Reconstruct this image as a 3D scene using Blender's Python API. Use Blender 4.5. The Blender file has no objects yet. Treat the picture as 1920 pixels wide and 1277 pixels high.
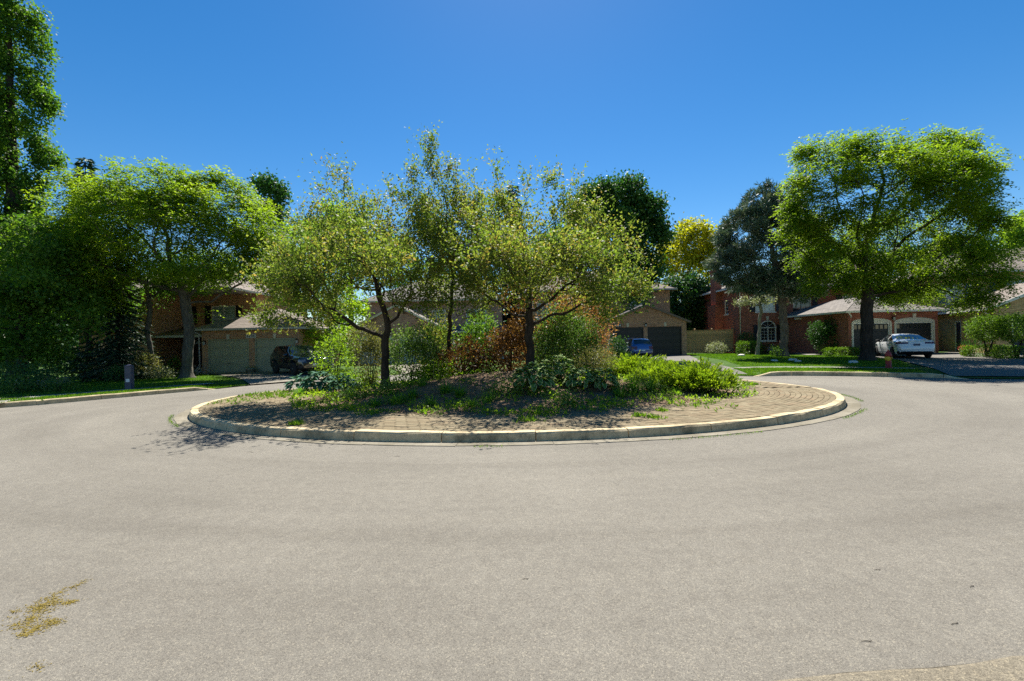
import bpy, bmesh, math, random
import numpy as np
from mathutils import Matrix, Vector, geometry

random.seed(7)
RNG = np.random.default_rng(11)
SC = bpy.context.scene
COL = SC.collection
R = math.radians

# ------------------------------------------------------------------ camera
F = 16.0 / 36.0 * 1920.0          # focal length in photo pixels
H = 1.70                          # eye height
ROLL = 0.020
cam_d = bpy.data.cameras.new('camera')
cam = bpy.data.objects.new('camera', cam_d)
COL.objects.link(cam)
cam_d.lens = 16.0
cam_d.sensor_width = 36.0
cam_d.clip_start = 0.05
cam_d.clip_end = 2000.0
cam.matrix_world = Matrix.Translation((0, 0, H)) @ Matrix.Rotation(R(90), 4, 'X') @ Matrix.Rotation(-ROLL, 4, 'Z')
SC.camera = cam

# ------------------------------------------------------------------ sky and sun
SUN_EL, SUN_AZ = 54.5, 4.0        # azimuth measured from +Y towards +X
w = bpy.data.worlds.new('World')
SC.world = w
w.use_nodes = True
nt = w.node_tree
nt.nodes.clear()
wo = nt.nodes.new('ShaderNodeOutputWorld')
bg = nt.nodes.new('ShaderNodeBackground')
sky = nt.nodes.new('ShaderNodeTexSky')
sky.sky_type = 'NISHITA'
sky.sun_disc = False
sky.sun_elevation = R(SUN_EL)
sky.sun_rotation = R(SUN_AZ)
sky.altitude = 0
sky.air_density = 1.0
sky.dust_density = 0.1
sky.ozone_density = 3.0
bg.inputs['Strength'].default_value = 0.0555
hs = nt.nodes.new('ShaderNodeHueSaturation')
hs.inputs['Saturation'].default_value = 1.36
nt.links.new(sky.outputs[0], hs.inputs['Color'])
nt.links.new(hs.outputs[0], bg.inputs[0])
nt.links.new(bg.outputs[0], wo.inputs[0])
sd = bpy.data.lights.new('sun', 'SUN')
sd.energy = 5.0
sd.angle = R(0.55)
sd.color = (1.0, 0.955, 0.88)
sun = bpy.data.objects.new('sun', sd)
COL.objects.link(sun)
sdir = Vector((math.sin(R(SUN_AZ)) * math.cos(R(SUN_EL)), math.cos(R(SUN_AZ)) * math.cos(R(SUN_EL)), math.sin(R(SUN_EL))))
sun.rotation_euler = sdir.to_track_quat('Z', 'Y').to_euler()
sun.location = (10, 30, 40)
SC.view_settings.view_transform = 'Standard'
SC.view_settings.look = 'None'
SC.view_settings.exposure = 1.22
SC.view_settings.gamma = 1.0
SC.view_settings.use_curve_mapping = False
SC.cycles.max_bounces = 7
SC.cycles.diffuse_bounces = 4
SC.cycles.glossy_bounces = 3
SC.cycles.transmission_bounces = 5
SC.cycles.use_denoising = False
SC.cycles.sample_clamp_indirect = 6.0

# ------------------------------------------------------------------ survey helpers
def ray(px, py):
    u, v = px - 960.0, 638.5 - py
    return (u + v * ROLL, v - u * ROLL)

def P(px, py, d):                 # point at a depth d along the street axis
    u, v = ray(px, py)
    return Vector((u * d / F, d, H + v * d / F))

def G(px, py, z=0.0):             # point on level z
    u, v = ray(px, py)
    d = (H - z) * F / (-v)
    return Vector((u * d / F, d, z))

def sm(a, b, x):
    t = min(1.0, max(0.0, (x - a) / (b - a)))
    return t * t * (3 - 2 * t)

def T(x, y):                      # lot surface
    return 0.14 + 0.006 * x * sm(15, 25, y) + 0.10 * sm(24, 33, y) * sm(2, 8, x) * (1 - sm(14, 20, x))

# ------------------------------------------------------------------ materials
MATS = {}
def newmat(name):
    m = bpy.data.materials.new(name)
    m.use_nodes = True
    n = m.node_tree
    n.nodes.clear()
    out = n.nodes.new('ShaderNodeOutputMaterial')
    bs = n.nodes.new('ShaderNodeBsdfPrincipled')
    n.links.new(bs.outputs[0], out.inputs[0])
    MATS[name] = m
    return m, n, bs, out

def node(n, t, **kw):
    x = n.nodes.new(t)
    for k, v in kw.items():
        if k in x.inputs:
            x.inputs[k].default_value = v
        else:
            setattr(x, k, v)
    return x

def ramp(n, src, stops):
    r = n.nodes.new('ShaderNodeValToRGB')
    e = r.color_ramp.elements
    while len(e) < len(stops):
        e.new(0.5)
    for i, (p, c) in enumerate(stops):
        e[i].position = p
        e[i].color = (*c, 1) if len(c) == 3 else c
    n.links.new(src, r.inputs[0])
    return r

def mix(n, f, a, b, mode='MIX'):
    m = n.nodes.new('ShaderNodeMix')
    m.data_type = 'RGBA'
    m.blend_type = mode
    for sock, v in ((m.inputs[0], f), (m.inputs[6], a), (m.inputs[7], b)):
        if hasattr(v, 'is_output'):
            n.links.new(v, sock)
        elif isinstance(v, (int, float)):
            sock.default_value = v
        else:
            sock.default_value = (*v, 1)
    return m.outputs[2]

def bump(n, bs, h, strength, dist):
    b = node(n, 'ShaderNodeBump', Strength=strength, Distance=dist)
    n.links.new(h, b.inputs['Height'])
    n.links.new(b.outputs[0], bs.inputs['Normal'])

def plain(name, col, rough=0.6, var=0.15, scale=6.0, metal=0.0, spec=0.5, coat=0.0, bumpd=0.0, coords='Object'):
    m, n, bs, out = newmat(name)
    bs.inputs['Roughness'].default_value = rough
    bs.inputs['Metallic'].default_value = metal
    bs.inputs['Specular IOR Level'].default_value = spec
    bs.inputs['Coat Weight'].default_value = coat
    tc = n.nodes.new('ShaderNodeTexCoord')
    no = node(n, 'ShaderNodeTexNoise', Scale=scale, Detail=5.0, Roughness=0.6)
    n.links.new(tc.outputs[coords], no.inputs['Vector'])
    lo = tuple(c * (1 - var) for c in col)
    hi = tuple(min(1, c * (1 + var)) for c in col)
    r = ramp(n, no.outputs[0], [(0.3, lo), (0.7, hi)])
    n.links.new(r.outputs[0], bs.inputs['Base Color'])
    if bumpd:
        bump(n, bs, no.outputs[0], 0.6, bumpd)
    return m

def asphalt_mat(name, c0, c1, c2, fine=160.0, bands=False):
    m, n, bs, out = newmat(name)
    bs.inputs['Roughness'].default_value = 0.9
    bs.inputs['Specular IOR Level'].default_value = 0.25
    tc = n.nodes.new('ShaderNodeTexCoord')
    v = tc.outputs['Object']
    big = node(n, 'ShaderNodeTexNoise', Scale=0.28, Detail=6.0, Roughness=0.62)
    mid = node(n, 'ShaderNodeTexNoise', Scale=9.0, Detail=5.0, Roughness=0.7)
    fin = node(n, 'ShaderNodeTexNoise', Scale=fine, Detail=2.0, Roughness=0.7)
    vor = node(n, 'ShaderNodeTexVoronoi', Scale=fine * 0.55)
    for x in (big, mid, fin, vor):
        n.links.new(v, x.inputs['Vector'])
    base = ramp(n, big.outputs[0], [(0.32, c0), (0.68, c1)]).outputs[0]
    g = ramp(n, fin.outputs[0], [(0.30, (0.35, 0.33, 0.31)), (0.5, (0.92, 0.92, 0.92)), (0.72, (1.7, 1.68, 1.62))]).outputs[0]
    base = mix(n, 0.85, base, g, 'MULTIPLY')
    sp = n.nodes.new('ShaderNodeSeparateColor')
    n.links.new(vor.outputs['Color'], sp.inputs[0])
    st = ramp(n, sp.outputs[0], [(0.0, (0.55, 0.55, 0.55)), (0.25, (0.9, 0.9, 0.9)), (0.8, (1.1, 1.1, 1.1)), (1.0, (1.7, 1.66, 1.55))]).outputs[0]
    base = mix(n, 0.7, base, st, 'MULTIPLY')
    pt = ramp(n, mid.outputs[0], [(0.35, (0.90, 0.89, 0.88)), (0.65, (1.06, 1.06, 1.05))]).outputs[0]
    base = mix(n, 0.8, base, pt, 'MULTIPLY')
    st2 = node(n, 'ShaderNodeTexNoise', Scale=0.9, Detail=8.0, Roughness=0.75)
    n.links.new(v, st2.inputs['Vector'])
    f = ramp(n, st2.outputs[0], [(0.60, (0, 0, 0)), (0.74, (1, 1, 1))]).outputs[0]
    base = mix(n, f, base, mix(n, 0.35, base, c2))
    if bands:
        sx = n.nodes.new('ShaderNodeSeparateXYZ'); n.links.new(v, sx.inputs[0])
        def mth(op, a, b=None):
            q = n.nodes.new('ShaderNodeMath'); q.operation = op
            for i, w_ in enumerate((a, b)):
                if w_ is None: continue
                if hasattr(w_, 'is_output'): n.links.new(w_, q.inputs[i])
                else: q.inputs[i].default_value = w_
            return q.outputs[0]
        ux = mth('MULTIPLY', mth('SUBTRACT', sx.outputs[0], 0.1), 0.70)
        uy = mth('SUBTRACT', sx.outputs[1], 13.5)
        rr = mth('POWER', mth('ADD', mth('MULTIPLY', ux, ux), mth('MULTIPLY', uy, uy)), 0.5)
        an = mth('ARCTAN2', uy, ux)
        cb = n.nodes.new('ShaderNodeCombineXYZ')
        n.links.new(mth('MULTIPLY', rr, 1.5), cb.inputs[0]); n.links.new(mth('MULTIPLY', an, 0.9), cb.inputs[1])
        bn = node(n, 'ShaderNodeTexNoise', Scale=1.0, Detail=5.0, Roughness=0.6)
        n.links.new(cb.outputs[0], bn.inputs['Vector'])
        bd = ramp(n, bn.outputs[0], [(0.34, (0.80, 0.79, 0.78)), (0.5, (0.98, 0.98, 0.98)), (0.68, (1.12, 1.12, 1.11))]).outputs[0]
        base = mix(n, 0.55, base, bd, 'MULTIPLY')
    n.links.new(base, bs.inputs['Base Color'])
    bump(n, bs, fin.outputs[0], 0.55, 0.006)
    return m

def concrete_mat(name, c, var=0.22):
    m, n, bs, out = newmat(name)
    bs.inputs['Roughness'].default_value = 0.88
    bs.inputs['Specular IOR Level'].default_value = 0.25
    tc = n.nodes.new('ShaderNodeTexCoord')
    v = tc.outputs['Object']
    a = node(n, 'ShaderNodeTexNoise', Scale=2.2, Detail=8.0, Roughness=0.72)
    b = node(n, 'ShaderNodeTexNoise', Scale=70.0, Detail=3.0, Roughness=0.7)
    n.links.new(v, a.inputs['Vector']); n.links.new(v, b.inputs['Vector'])
    base = ramp(n, a.outputs[0], [(0.28, tuple(x * (1 - var) for x in c)), (0.72, tuple(x * (1 + var) for x in c))]).outputs[0]
    g = ramp(n, b.outputs[0], [(0.3, (0.62, 0.61, 0.58)), (0.7, (1.25, 1.25, 1.22))]).outputs[0]
    base = mix(n, 0.8, base, g, 'MULTIPLY')
    st = node(n, 'ShaderNodeTexNoise', Scale=0.9, Detail=9.0, Roughness=0.8)
    n.links.new(v, st.inputs['Vector'])
    f = ramp(n, st.outputs[0], [(0.46, (0, 0, 0)), (0.64, (1, 1, 1))]).outputs[0]
    base = mix(n, f, base, mix(n, 0.7, base, (0.09, 0.075, 0.04)))
    s2 = node(n, 'ShaderNodeTexNoise', Scale=7.0, Detail=6.0, Roughness=0.75)
    n.links.new(v, s2.inputs['Vector'])
    f2 = ramp(n, s2.outputs[0], [(0.56, (0, 0, 0)), (0.62, (1, 1, 1))]).outputs[0]
    base = mix(n, f2, base, mix(n, 0.4, base, (0.07, 0.06, 0.035)))
    n.links.new(base, bs.inputs['Base Color'])
    bump(n, bs, b.outputs[0], 0.5, 0.006)
    return m

def brick_mat(name, c1, c2, c3, mortar):
    m, n, bs, out = newmat(name)
    bs.inputs['Roughness'].default_value = 0.85
    bs.inputs['Specular IOR Level'].default_value = 0.25
    uv = n.nodes.new('ShaderNodeUVMap')
    br = node(n, 'ShaderNodeTexBrick', Scale=1.0)
    br.inputs['Brick Width'].default_value = 0.215
    br.inputs['Row Height'].default_value = 0.078
    br.inputs['Mortar Size'].default_value = 0.011
    br.inputs['Mortar Smooth'].default_value = 0.2
    br.inputs['Bias'].default_value = 0.0
    br.inputs['Color1'].default_value = (*c1, 1)
    br.inputs['Color2'].default_value = (*c2, 1)
    br.inputs['Mortar'].default_value = (*mortar, 1)
    n.links.new(uv.outputs[0], br.inputs['Vector'])
    a = node(n, 'ShaderNodeTexNoise', Scale=0.9, Detail=6.0, Roughness=0.7)
    n.links.new(uv.outputs[0], a.inputs['Vector'])
    f = ramp(n, a.outputs[0], [(0.5, (0, 0, 0)), (0.72, (1, 1, 1))]).outputs[0]
    base = mix(n, f, br.outputs[0], mix(n, 0.55, br.outputs[0], c3))
    mp = node(n, 'ShaderNodeMapping')
    mp.inputs['Scale'].default_value = (2.3, 12.8, 1)
    n.links.new(uv.outputs[0], mp.inputs['Vector'])
    wn = node(n, 'ShaderNodeTexNoise', Scale=1.0, Detail=2.0)
    n.links.new(mp.outputs[0], wn.inputs['Vector'])
    dk = ramp(n, wn.outputs[0], [(0.35, (0.62, 0.6, 0.6)), (0.6, (1.12, 1.1, 1.08))]).outputs[0]
    base = mix(n, 0.8, base, dk, 'MULTIPLY')
    n.links.new(base, bs.inputs['Base Color'])
    bump(n, bs, br.outputs['Fac'], -0.5, 0.01)
    return m

def shingle_mat(name, c):
    m, n, bs, out = newmat(name)
    bs.inputs['Roughness'].default_value = 0.9
    bs.inputs['Specular IOR Level'].default_value = 0.2
    uv = n.nodes.new('ShaderNodeUVMap')
    br = node(n, 'ShaderNodeTexBrick', Scale=1.0)
    br.inputs['Brick Width'].default_value = 0.33
    br.inputs['Row Height'].default_value = 0.14
    br.inputs['Mortar Size'].default_value = 0.012
    br.inputs['Color1'].default_value = (*[x * 0.78 for x in c], 1)
    br.inputs['Color2'].default_value = (*[x * 1.25 for x in c], 1)
    br.inputs['Mortar'].default_value = (*[x * 0.45 for x in c], 1)
    n.links.new(uv.outputs[0], br.inputs['Vector'])
    a = node(n, 'ShaderNodeTexNoise', Scale=1.3, Detail=6.0, Roughness=0.7)
    n.links.new(uv.outputs[0], a.inputs['Vector'])
    pt = ramp(n, a.outputs[0], [(0.3, (0.8, 0.79, 0.78)), (0.7, (1.15, 1.14, 1.12))]).outputs[0]
    n.links.new(mix(n, 0.9, br.outputs[0], pt, 'MULTIPLY'), bs.inputs['Base Color'])
    bump(n, bs, br.outputs['Fac'], -0.5, 0.02)
    return m

def leaf_mat(name, stops, trans=0.32, rough=0.55, spec=0.25):
    m, n, bs, out = newmat(name)
    at = node(n, 'ShaderNodeAttribute', attribute_name='tint')
    k = len(stops)
    r = ramp(n, at.outputs['Fac'], [(i / (k - 1), s) for i, s in enumerate(stops)])
    n.links.new(r.outputs[0], bs.inputs['Base Color'])
    bs.inputs['Roughness'].default_value = rough
    bs.inputs['Specular IOR Level'].default_value = spec
    tr = n.nodes.new('ShaderNodeBsdfTranslucent')
    tcol = mix(n, 1.0, r.outputs[0], (1.35, 1.45, 0.8), 'MULTIPLY')
    n.links.new(tcol, tr.inputs['Color'])
    ms = node(n, 'ShaderNodeMixShader')
    ms.inputs[0].default_value = trans
    n.links.new(bs.outputs[0], ms.inputs[1])
    n.links.new(tr.outputs[0], ms.inputs[2])
    n.links.new(ms.outputs[0], out.inputs[0])
    return m

def bark_mat(name, c, c2):
    m, n, bs, out = newmat(name)
    bs.inputs['Roughness'].default_value = 0.92
    bs.inputs['Specular IOR Level'].default_value = 0.15
    tc = n.nodes.new('ShaderNodeTexCoord')
    mp = node(n, 'ShaderNodeMapping')
    mp.inputs['Scale'].default_value = (14, 14, 2.5)
    n.links.new(tc.outputs['Object'], mp.inputs['Vector'])
    a = node(n, 'ShaderNodeTexNoise', Scale=1.0, Detail=7.0, Roughness=0.7)
    n.links.new(mp.outputs[0], a.inputs['Vector'])
    b = node(n, 'ShaderNodeTexNoise', Scale=1.7, Detail=3.0)
    n.links.new(tc.outputs['Object'], b.inputs['Vector'])
    base = ramp(n, a.outputs[0], [(0.32, c), (0.66, c2)]).outputs[0]
    pt = ramp(n, b.outputs[0], [(0.35, (0.75, 0.76, 0.74)), (0.65, (1.15, 1.15, 1.12))]).outputs[0]
    n.links.new(mix(n, 0.9, base, pt, 'MULTIPLY'), bs.inputs['Base Color'])
    bump(n, bs, a.outputs[0], 0.9, 0.04)
    return m

def ground_mat(name, stops, s1=3.0, s2=40.0, bd=0.02):
    m, n, bs, out = newmat(name)
    bs.inputs['Roughness'].default_value = 0.95
    bs.inputs['Specular IOR Level'].default_value = 0.15
    tc = n.nodes.new('ShaderNodeTexCoord')
    a = node(n, 'ShaderNodeTexNoise', Scale=s1, Detail=7.0, Roughness=0.7)
    b = node(n, 'ShaderNodeTexNoise', Scale=s2, Detail=3.0, Roughness=0.7)
    n.links.new(tc.outputs['Object'], a.inputs['Vector']); n.links.new(tc.outputs['Object'], b.inputs['Vector'])
    ad = n.nodes.new('ShaderNodeMath'); ad.operation = 'ADD'
    hf = n.nodes.new('ShaderNodeMath'); hf.operation = 'MULTIPLY'; hf.inputs[1].default_value = 0.5
    n.links.new(a.outputs[0], ad.inputs[0]); n.links.new(b.outputs[0], ad.inputs[1]); n.links.new(ad.outputs[0], hf.inputs[0])
    k = len(stops)
    r = ramp(n, hf.outputs[0], [(0.33 + 0.34 * i / (k - 1), s) for i, s in enumerate(stops)])
    n.links.new(r.outputs[0], bs.inputs['Base Color'])
    bump(n, bs, b.outputs[0], 0.8, bd)
    return m

asphalt_mat('asphalt', (0.146, 0.134, 0.111), (0.186, 0.172, 0.144), (0.118, 0.102, 0.072), 250.0, True)
asphalt_mat('drive_asphalt', (0.1275, 0.1179, 0.1051), (0.1721, 0.1594, 0.1403), (0.1020, 0.0892, 0.0701), 90.0)
asphalt_mat('exposed_concrete', (0.150, 0.130, 0.094), (0.200, 0.175, 0.128), (0.15, 0.12, 0.07), 170.0)
concrete_mat('kerb_concrete', (0.60, 0.48, 0.29))
concrete_mat('gutter_concrete', (0.215, 0.192, 0.145))
concrete_mat('walk_concrete', (0.2693, 0.2570, 0.2264))
concrete_mat('drive_concrete', (0.2203, 0.1958, 0.1530))
brick_mat('brick_orange', (0.54, 0.265, 0.115), (0.42, 0.185, 0.08), (0.32, 0.14, 0.07), (0.52, 0.42, 0.30))
brick_mat('brick_pink', (0.46, 0.25, 0.17), (0.36, 0.175, 0.115), (0.28, 0.14, 0.10), (0.5, 0.43, 0.35))
brick_mat('brick_rose', (0.54, 0.27, 0.155), (0.43, 0.20, 0.11), (0.36, 0.17, 0.095), (0.55, 0.45, 0.33))
brick_mat('brick_red', (0.40, 0.115, 0.065), (0.29, 0.075, 0.045), (0.20, 0.055, 0.04), (0.34, 0.21, 0.155))
brick_mat('brick_tan', (0.60, 0.40, 0.175), (0.48, 0.30, 0.125), (0.38, 0.20, 0.085), (0.60, 0.47, 0.28))
shingle_mat('shingle_grey', (0.1795, 0.1608, 0.1421))
shingle_mat('shingle_mauve', (0.2020, 0.1683, 0.1421))
shingle_mat('shingle_dark', (0.085, 0.075, 0.075))
plain('trim_white', (0.74, 0.72, 0.66), 0.5, 0.06, 3)
plain('trim_cream', (0.62, 0.58, 0.47), 0.55, 0.06, 3)
plain('trim_grey', (0.38, 0.37, 0.35), 0.5, 0.06, 3)
plain('gutter_brown', (0.16, 0.12, 0.09), 0.5, 0.1, 3)
plain('door_green', (0.35, 0.34, 0.22), 0.55, 0.10, 2)
plain('door_white', (0.50, 0.51, 0.53), 0.5, 0.08, 2)
plain('door_black', (0.008, 0.008, 0.009), 0.45, 0.2, 2)
plain('door_charcoal', (0.016, 0.016, 0.018), 0.5, 0.2, 2)
plain('door_navy', (0.012, 0.018, 0.045), 0.5, 0.1, 2)
plain('door_brown', (0.05, 0.028, 0.018), 0.5, 0.2, 4)
plain('shutter_blue', (0.03, 0.07, 0.20), 0.55, 0.1, 4)
plain('shutter_dark', (0.018, 0.018, 0.024), 0.55, 0.1, 4)
plain('keystone', (0.62, 0.56, 0.42), 0.8, 0.12, 9)
plain('lamp_black', (0.012, 0.012, 0.012), 0.4, 0.1, 9)
plain('lamp_glass', (0.45, 0.45, 0.42), 0.1, 0.1, 9)
plain('sign_stone', (0.55, 0.52, 0.45), 0.8, 0.1, 9)
plain('ink', (0.03, 0.03, 0.03), 0.6, 0.05, 9)
plain('ink_white', (0.8, 0.8, 0.78), 0.6, 0.05, 9)
plain('glass', (0.02, 0.028, 0.033), 0.04, 0.2, 0.8, spec=0.9)
plain('curtain_glass', (0.30, 0.38, 0.42), 0.06, 0.35, 1.6, spec=0.9)
plain('fence_wood', (0.50, 0.335, 0.155), 0.85, 0.35, 5, bumpd=0.01)
plain('rock', (0.33, 0.28, 0.21), 0.9, 0.45, 6, bumpd=0.06)
plain('rock_white', (0.60, 0.57, 0.52), 0.9, 0.2, 8, bumpd=0.03)
plain('terracotta', (0.24, 0.10, 0.05), 0.8, 0.2, 8)
plain('planter_stone', (0.33, 0.33, 0.25), 0.8, 0.2, 8)
plain('pedestal', (0.085, 0.080, 0.11), 0.6, 0.2, 5)
plain('hydrant_red', (0.30, 0.022, 0.012), 0.5, 0.25, 14)
plain('hydrant_yellow', (0.62, 0.42, 0.02), 0.5, 0.15, 14)
plain('car_white', (0.78, 0.80, 0.80), 0.22, 0.02, 2, coat=1.0)
plain('car_black', (0.006, 0.007, 0.012), 0.18, 0.1, 2, coat=1.0)
plain('car_blue', (0.02, 0.085, 0.28), 0.2, 0.05, 2, coat=1.0, metal=0.3)
plain('car_glass', (0.012, 0.016, 0.02), 0.03, 0.1, 2, spec=1.0)
plain('car_trim', (0.012, 0.012, 0.013), 0.6, 0.2, 4)
plain('tyre', (0.014, 0.014, 0.014), 0.85, 0.2, 20)
plain('rim_alloy', (0.35, 0.35, 0.36), 0.3, 0.1, 10, metal=0.9)
plain('rim_dark', (0.03, 0.03, 0.032), 0.35, 0.1, 10, metal=0.6)
plain('lens_red', (0.10, 0.008, 0.010), 0.1, 0.2, 10, coat=1.0)
plain('lens_clear', (0.16, 0.165, 0.17), 0.25, 0.2, 30, coat=1.0)
plain('chrome', (0.6, 0.6, 0.6), 0.15, 0.05, 10, metal=1.0)
plain('plate_white', (0.72, 0.73, 0.76), 0.5, 0.05, 20)
plain('plate_blue', (0.05, 0.07, 0.12), 0.5, 0.2, 20)
bark_mat('bark_grey', (0.055, 0.048, 0.038), (0.165, 0.150, 0.125))
bark_mat('bark_dark', (0.022, 0.016, 0.012), (0.075, 0.058, 0.045))
bark_mat('bark_pine', (0.085, 0.060, 0.048), (0.26, 0.20, 0.165))
bark_mat('bark_pale', (0.16, 0.14, 0.11), (0.36, 0.33, 0.27))
bark_mat('stalk_dry', (0.20, 0.14, 0.06), (0.40, 0.30, 0.14))
ground_mat('turf', [(0.020, 0.045, 0.006), (0.045, 0.095, 0.012), (0.075, 0.135, 0.018)], 1.5, 60.0, 0.03)
ground_mat('soil', [(0.0855, 0.0540, 0.0324), (0.1935, 0.1260, 0.0756), (0.3330, 0.2385, 0.1530)], 5.0, 45.0, 0.04)
ground_mat('soil_dark', [(0.02, 0.016, 0.010), (0.04, 0.032, 0.02), (0.06, 0.05, 0.03)], 8.0, 90.0, 0.005)
ground_mat('joint_sand', [(0.0840, 0.0680, 0.0416), (0.1200, 0.0976, 0.0624), (0.1080, 0.1040, 0.0496)], 3.0, 60.0, 0.005)
ground_mat('meadow', [(0.03, 0.06, 0.01), (0.05, 0.09, 0.018), (0.07, 0.11, 0.025)], 0.3, 3.0, 0.1)
def paver_mat():
    m, n, bs, out = newmat('paver')
    bs.inputs['Roughness'].default_value = 0.9
    bs.inputs['Specular IOR Level'].default_value = 0.2
    g = n.nodes.new('ShaderNodeNewGeometry')
    tc = n.nodes.new('ShaderNodeTexCoord')
    oi = n.nodes.new('ShaderNodeObjectInfo')
    ad = n.nodes.new('ShaderNodeMath'); ad.operation = 'ADD'
    n.links.new(g.outputs['Random Per Island'], ad.inputs[0]); n.links.new(oi.outputs['Random'], ad.inputs[1])
    fr = n.nodes.new('ShaderNodeMath'); fr.operation = 'FRACT'
    n.links.new(ad.outputs[0], fr.inputs[0])
    r = ramp(n, fr.outputs[0], [(0.0, (0.1609, 0.1259, 0.0786)), (0.4, (0.1953, 0.1566, 0.0983)), (0.75, (0.2150, 0.1794, 0.1179)), (1.0, (0.1996, 0.1462, 0.0909))])
    a = node(n, 'ShaderNodeTexNoise', Scale=60.0, Detail=4.0, Roughness=0.7)
    n.links.new(g.outputs['Position'], a.inputs['Vector'])
    b = node(n, 'ShaderNodeTexNoise', Scale=1.1, Detail=6.0, Roughness=0.7)
    n.links.new(g.outputs['Position'], b.inputs['Vector'])
    p1 = ramp(n, a.outputs[0], [(0.3, (0.68, 0.67, 0.64)), (0.7, (1.25, 1.24, 1.2))]).outputs[0]
    p2 = ramp(n, b.outputs[0], [(0.35, (0.80, 0.80, 0.74)), (0.68, (1.15, 1.13, 1.08))]).outputs[0]
    c = mix(n, 0.85, r.outputs[0], p1, 'MULTIPLY')
    c = mix(n, 0.9, c, p2, 'MULTIPLY')
    n.links.new(c, bs.inputs['Base Color'])
    bump(n, bs, a.outputs[0], 0.5, 0.004)
paver_mat()

leaf_mat('leaf_locust', [(0.075, 0.144, 0.01), (0.1562, 0.24, 0.014), (0.2687, 0.342, 0.018)], 0.56)
leaf_mat('leaf_crab', [(0.0521, 0.0999, 0.0177), (0.1301, 0.1929, 0.0283), (0.2259, 0.2528, 0.0496), (0.2945, 0.1863, 0.0619)], 0.52)
leaf_mat('leaf_maple', [(0.0203, 0.0688, 0.0135), (0.0446, 0.1215, 0.0203), (0.0911, 0.1924, 0.0338)], 0.28)
leaf_mat('leaf_poplar', [(0.0312, 0.0819, 0.0106), (0.0819, 0.1729, 0.0172), (0.1852, 0.2912, 0.0238)], 0.5)
leaf_mat('leaf_mid', [(0.0396, 0.099, 0.0132), (0.0924, 0.1848, 0.0198), (0.1716, 0.2706, 0.0264)], 0.52)
leaf_mat('leaf_yellow', [(0.198, 0.216, 0.01), (0.36, 0.348, 0.014), (0.48, 0.42, 0.02)], 0.5)
leaf_mat('leaf_lime', [(0.09, 0.18, 0.012), (0.18, 0.288, 0.018), (0.276, 0.36, 0.025)], 0.54)
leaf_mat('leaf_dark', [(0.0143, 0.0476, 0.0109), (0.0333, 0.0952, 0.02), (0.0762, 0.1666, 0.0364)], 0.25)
leaf_mat('needle_pine', [(0.0297, 0.0588, 0.0435), (0.0675, 0.1176, 0.0841), (0.1418, 0.196, 0.1305), (0.2565, 0.245, 0.1595)], 0.12)
leaf_mat('needle_spruce', [(0.0151, 0.0454, 0.0274), (0.0378, 0.0869, 0.051), (0.0945, 0.1607, 0.098)], 0.12)
leaf_mat('leaf_juniper', [(0.075, 0.143, 0.01), (0.1625, 0.247, 0.012), (0.2875, 0.3575, 0.02)], 0.42)
leaf_mat('leaf_rust', [(0.045, 0.022, 0.010), (0.150, 0.068, 0.024), (0.300, 0.140, 0.048), (0.150, 0.150, 0.040)], 0.4)
leaf_mat('leaf_salmon', [(0.198, 0.088, 0.035), (0.374, 0.1705, 0.065), (0.462, 0.253, 0.11)], 0.4)
leaf_mat('leaf_hosta', [(0.024, 0.084, 0.0504), (0.051, 0.1372, 0.084), (0.09, 0.189, 0.112)], 0.15, 0.75, 0.08)
leaf_mat('leaf_hosta_green', [(0.0504, 0.1218, 0.0257), (0.0945, 0.1924, 0.0351), (0.1386, 0.2437, 0.0468)], 0.2, 0.75, 0.08)
leaf_mat('leaf_cream', [(0.42, 0.46, 0.20), (0.52, 0.55, 0.27)], 0.2, 0.7, 0.08)
leaf_mat('leaf_shrub', [(0.0396, 0.09, 0.0173), (0.099, 0.18, 0.0317), (0.198, 0.27, 0.072)], 0.42)
leaf_mat('leaf_olive', [(0.0715, 0.0845, 0.022), (0.156, 0.1625, 0.0495), (0.26, 0.2275, 0.0935)], 0.34)
leaf_mat('leaf_grass', [(0.06, 0.132, 0.01), (0.126, 0.228, 0.016), (0.198, 0.3, 0.022)], 0.4)
leaf_mat('leaf_lawn', [(0.0562, 0.138, 0.0054), (0.1063, 0.21, 0.009), (0.1688, 0.27, 0.0144)], 0.42)
leaf_mat('leaf_daylily', [(0.06, 0.156, 0.014), (0.114, 0.246, 0.022), (0.198, 0.324, 0.035)], 0.5)
leaf_mat('leaf_variegated', [(0.120, 0.150, 0.070), (0.260, 0.280, 0.160), (0.420, 0.420, 0.300)], 0.25)
leaf_mat('leaf_hedge', [(0.050, 0.115, 0.010), (0.110, 0.205, 0.014), (0.200, 0.300, 0.024)], 0.3)
leaf_mat('litter', [(0.0723, 0.0425, 0.0204), (0.1615, 0.1020, 0.0510), (0.2890, 0.1997, 0.1105), (0.3570, 0.2805, 0.1700)], 0.1, 0.8)
leaf_mat('catkin', [(0.120, 0.090, 0.010), (0.185, 0.135, 0.014), (0.240, 0.180, 0.03)], 0.1, 0.8)
leaf_mat('flower_red', [(0.45, 0.04, 0.02), (0.60, 0.12, 0.03), (0.55, 0.25, 0.18)], 0.2)
leaf_mat('flower_pale', [(0.40, 0.36, 0.33), (0.55, 0.45, 0.40), (0.60, 0.55, 0.50)], 0.2)

# ------------------------------------------------------------------ object helpers
def setp(o, label=None, cat=None, group=None, kind=None):
    if label: o['label'] = label
    if cat: o['category'] = cat
    if group: o['group'] = group
    if kind: o['kind'] = kind
    return o

def link(name, data, parent=None, mat=None):
    o = bpy.data.objects.new(name, data)
    COL.objects.link(o)
    if parent is not None:
        o.parent = parent
    if mat and data is not None:
        data.materials.append(MATS[mat])
    return o

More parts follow.
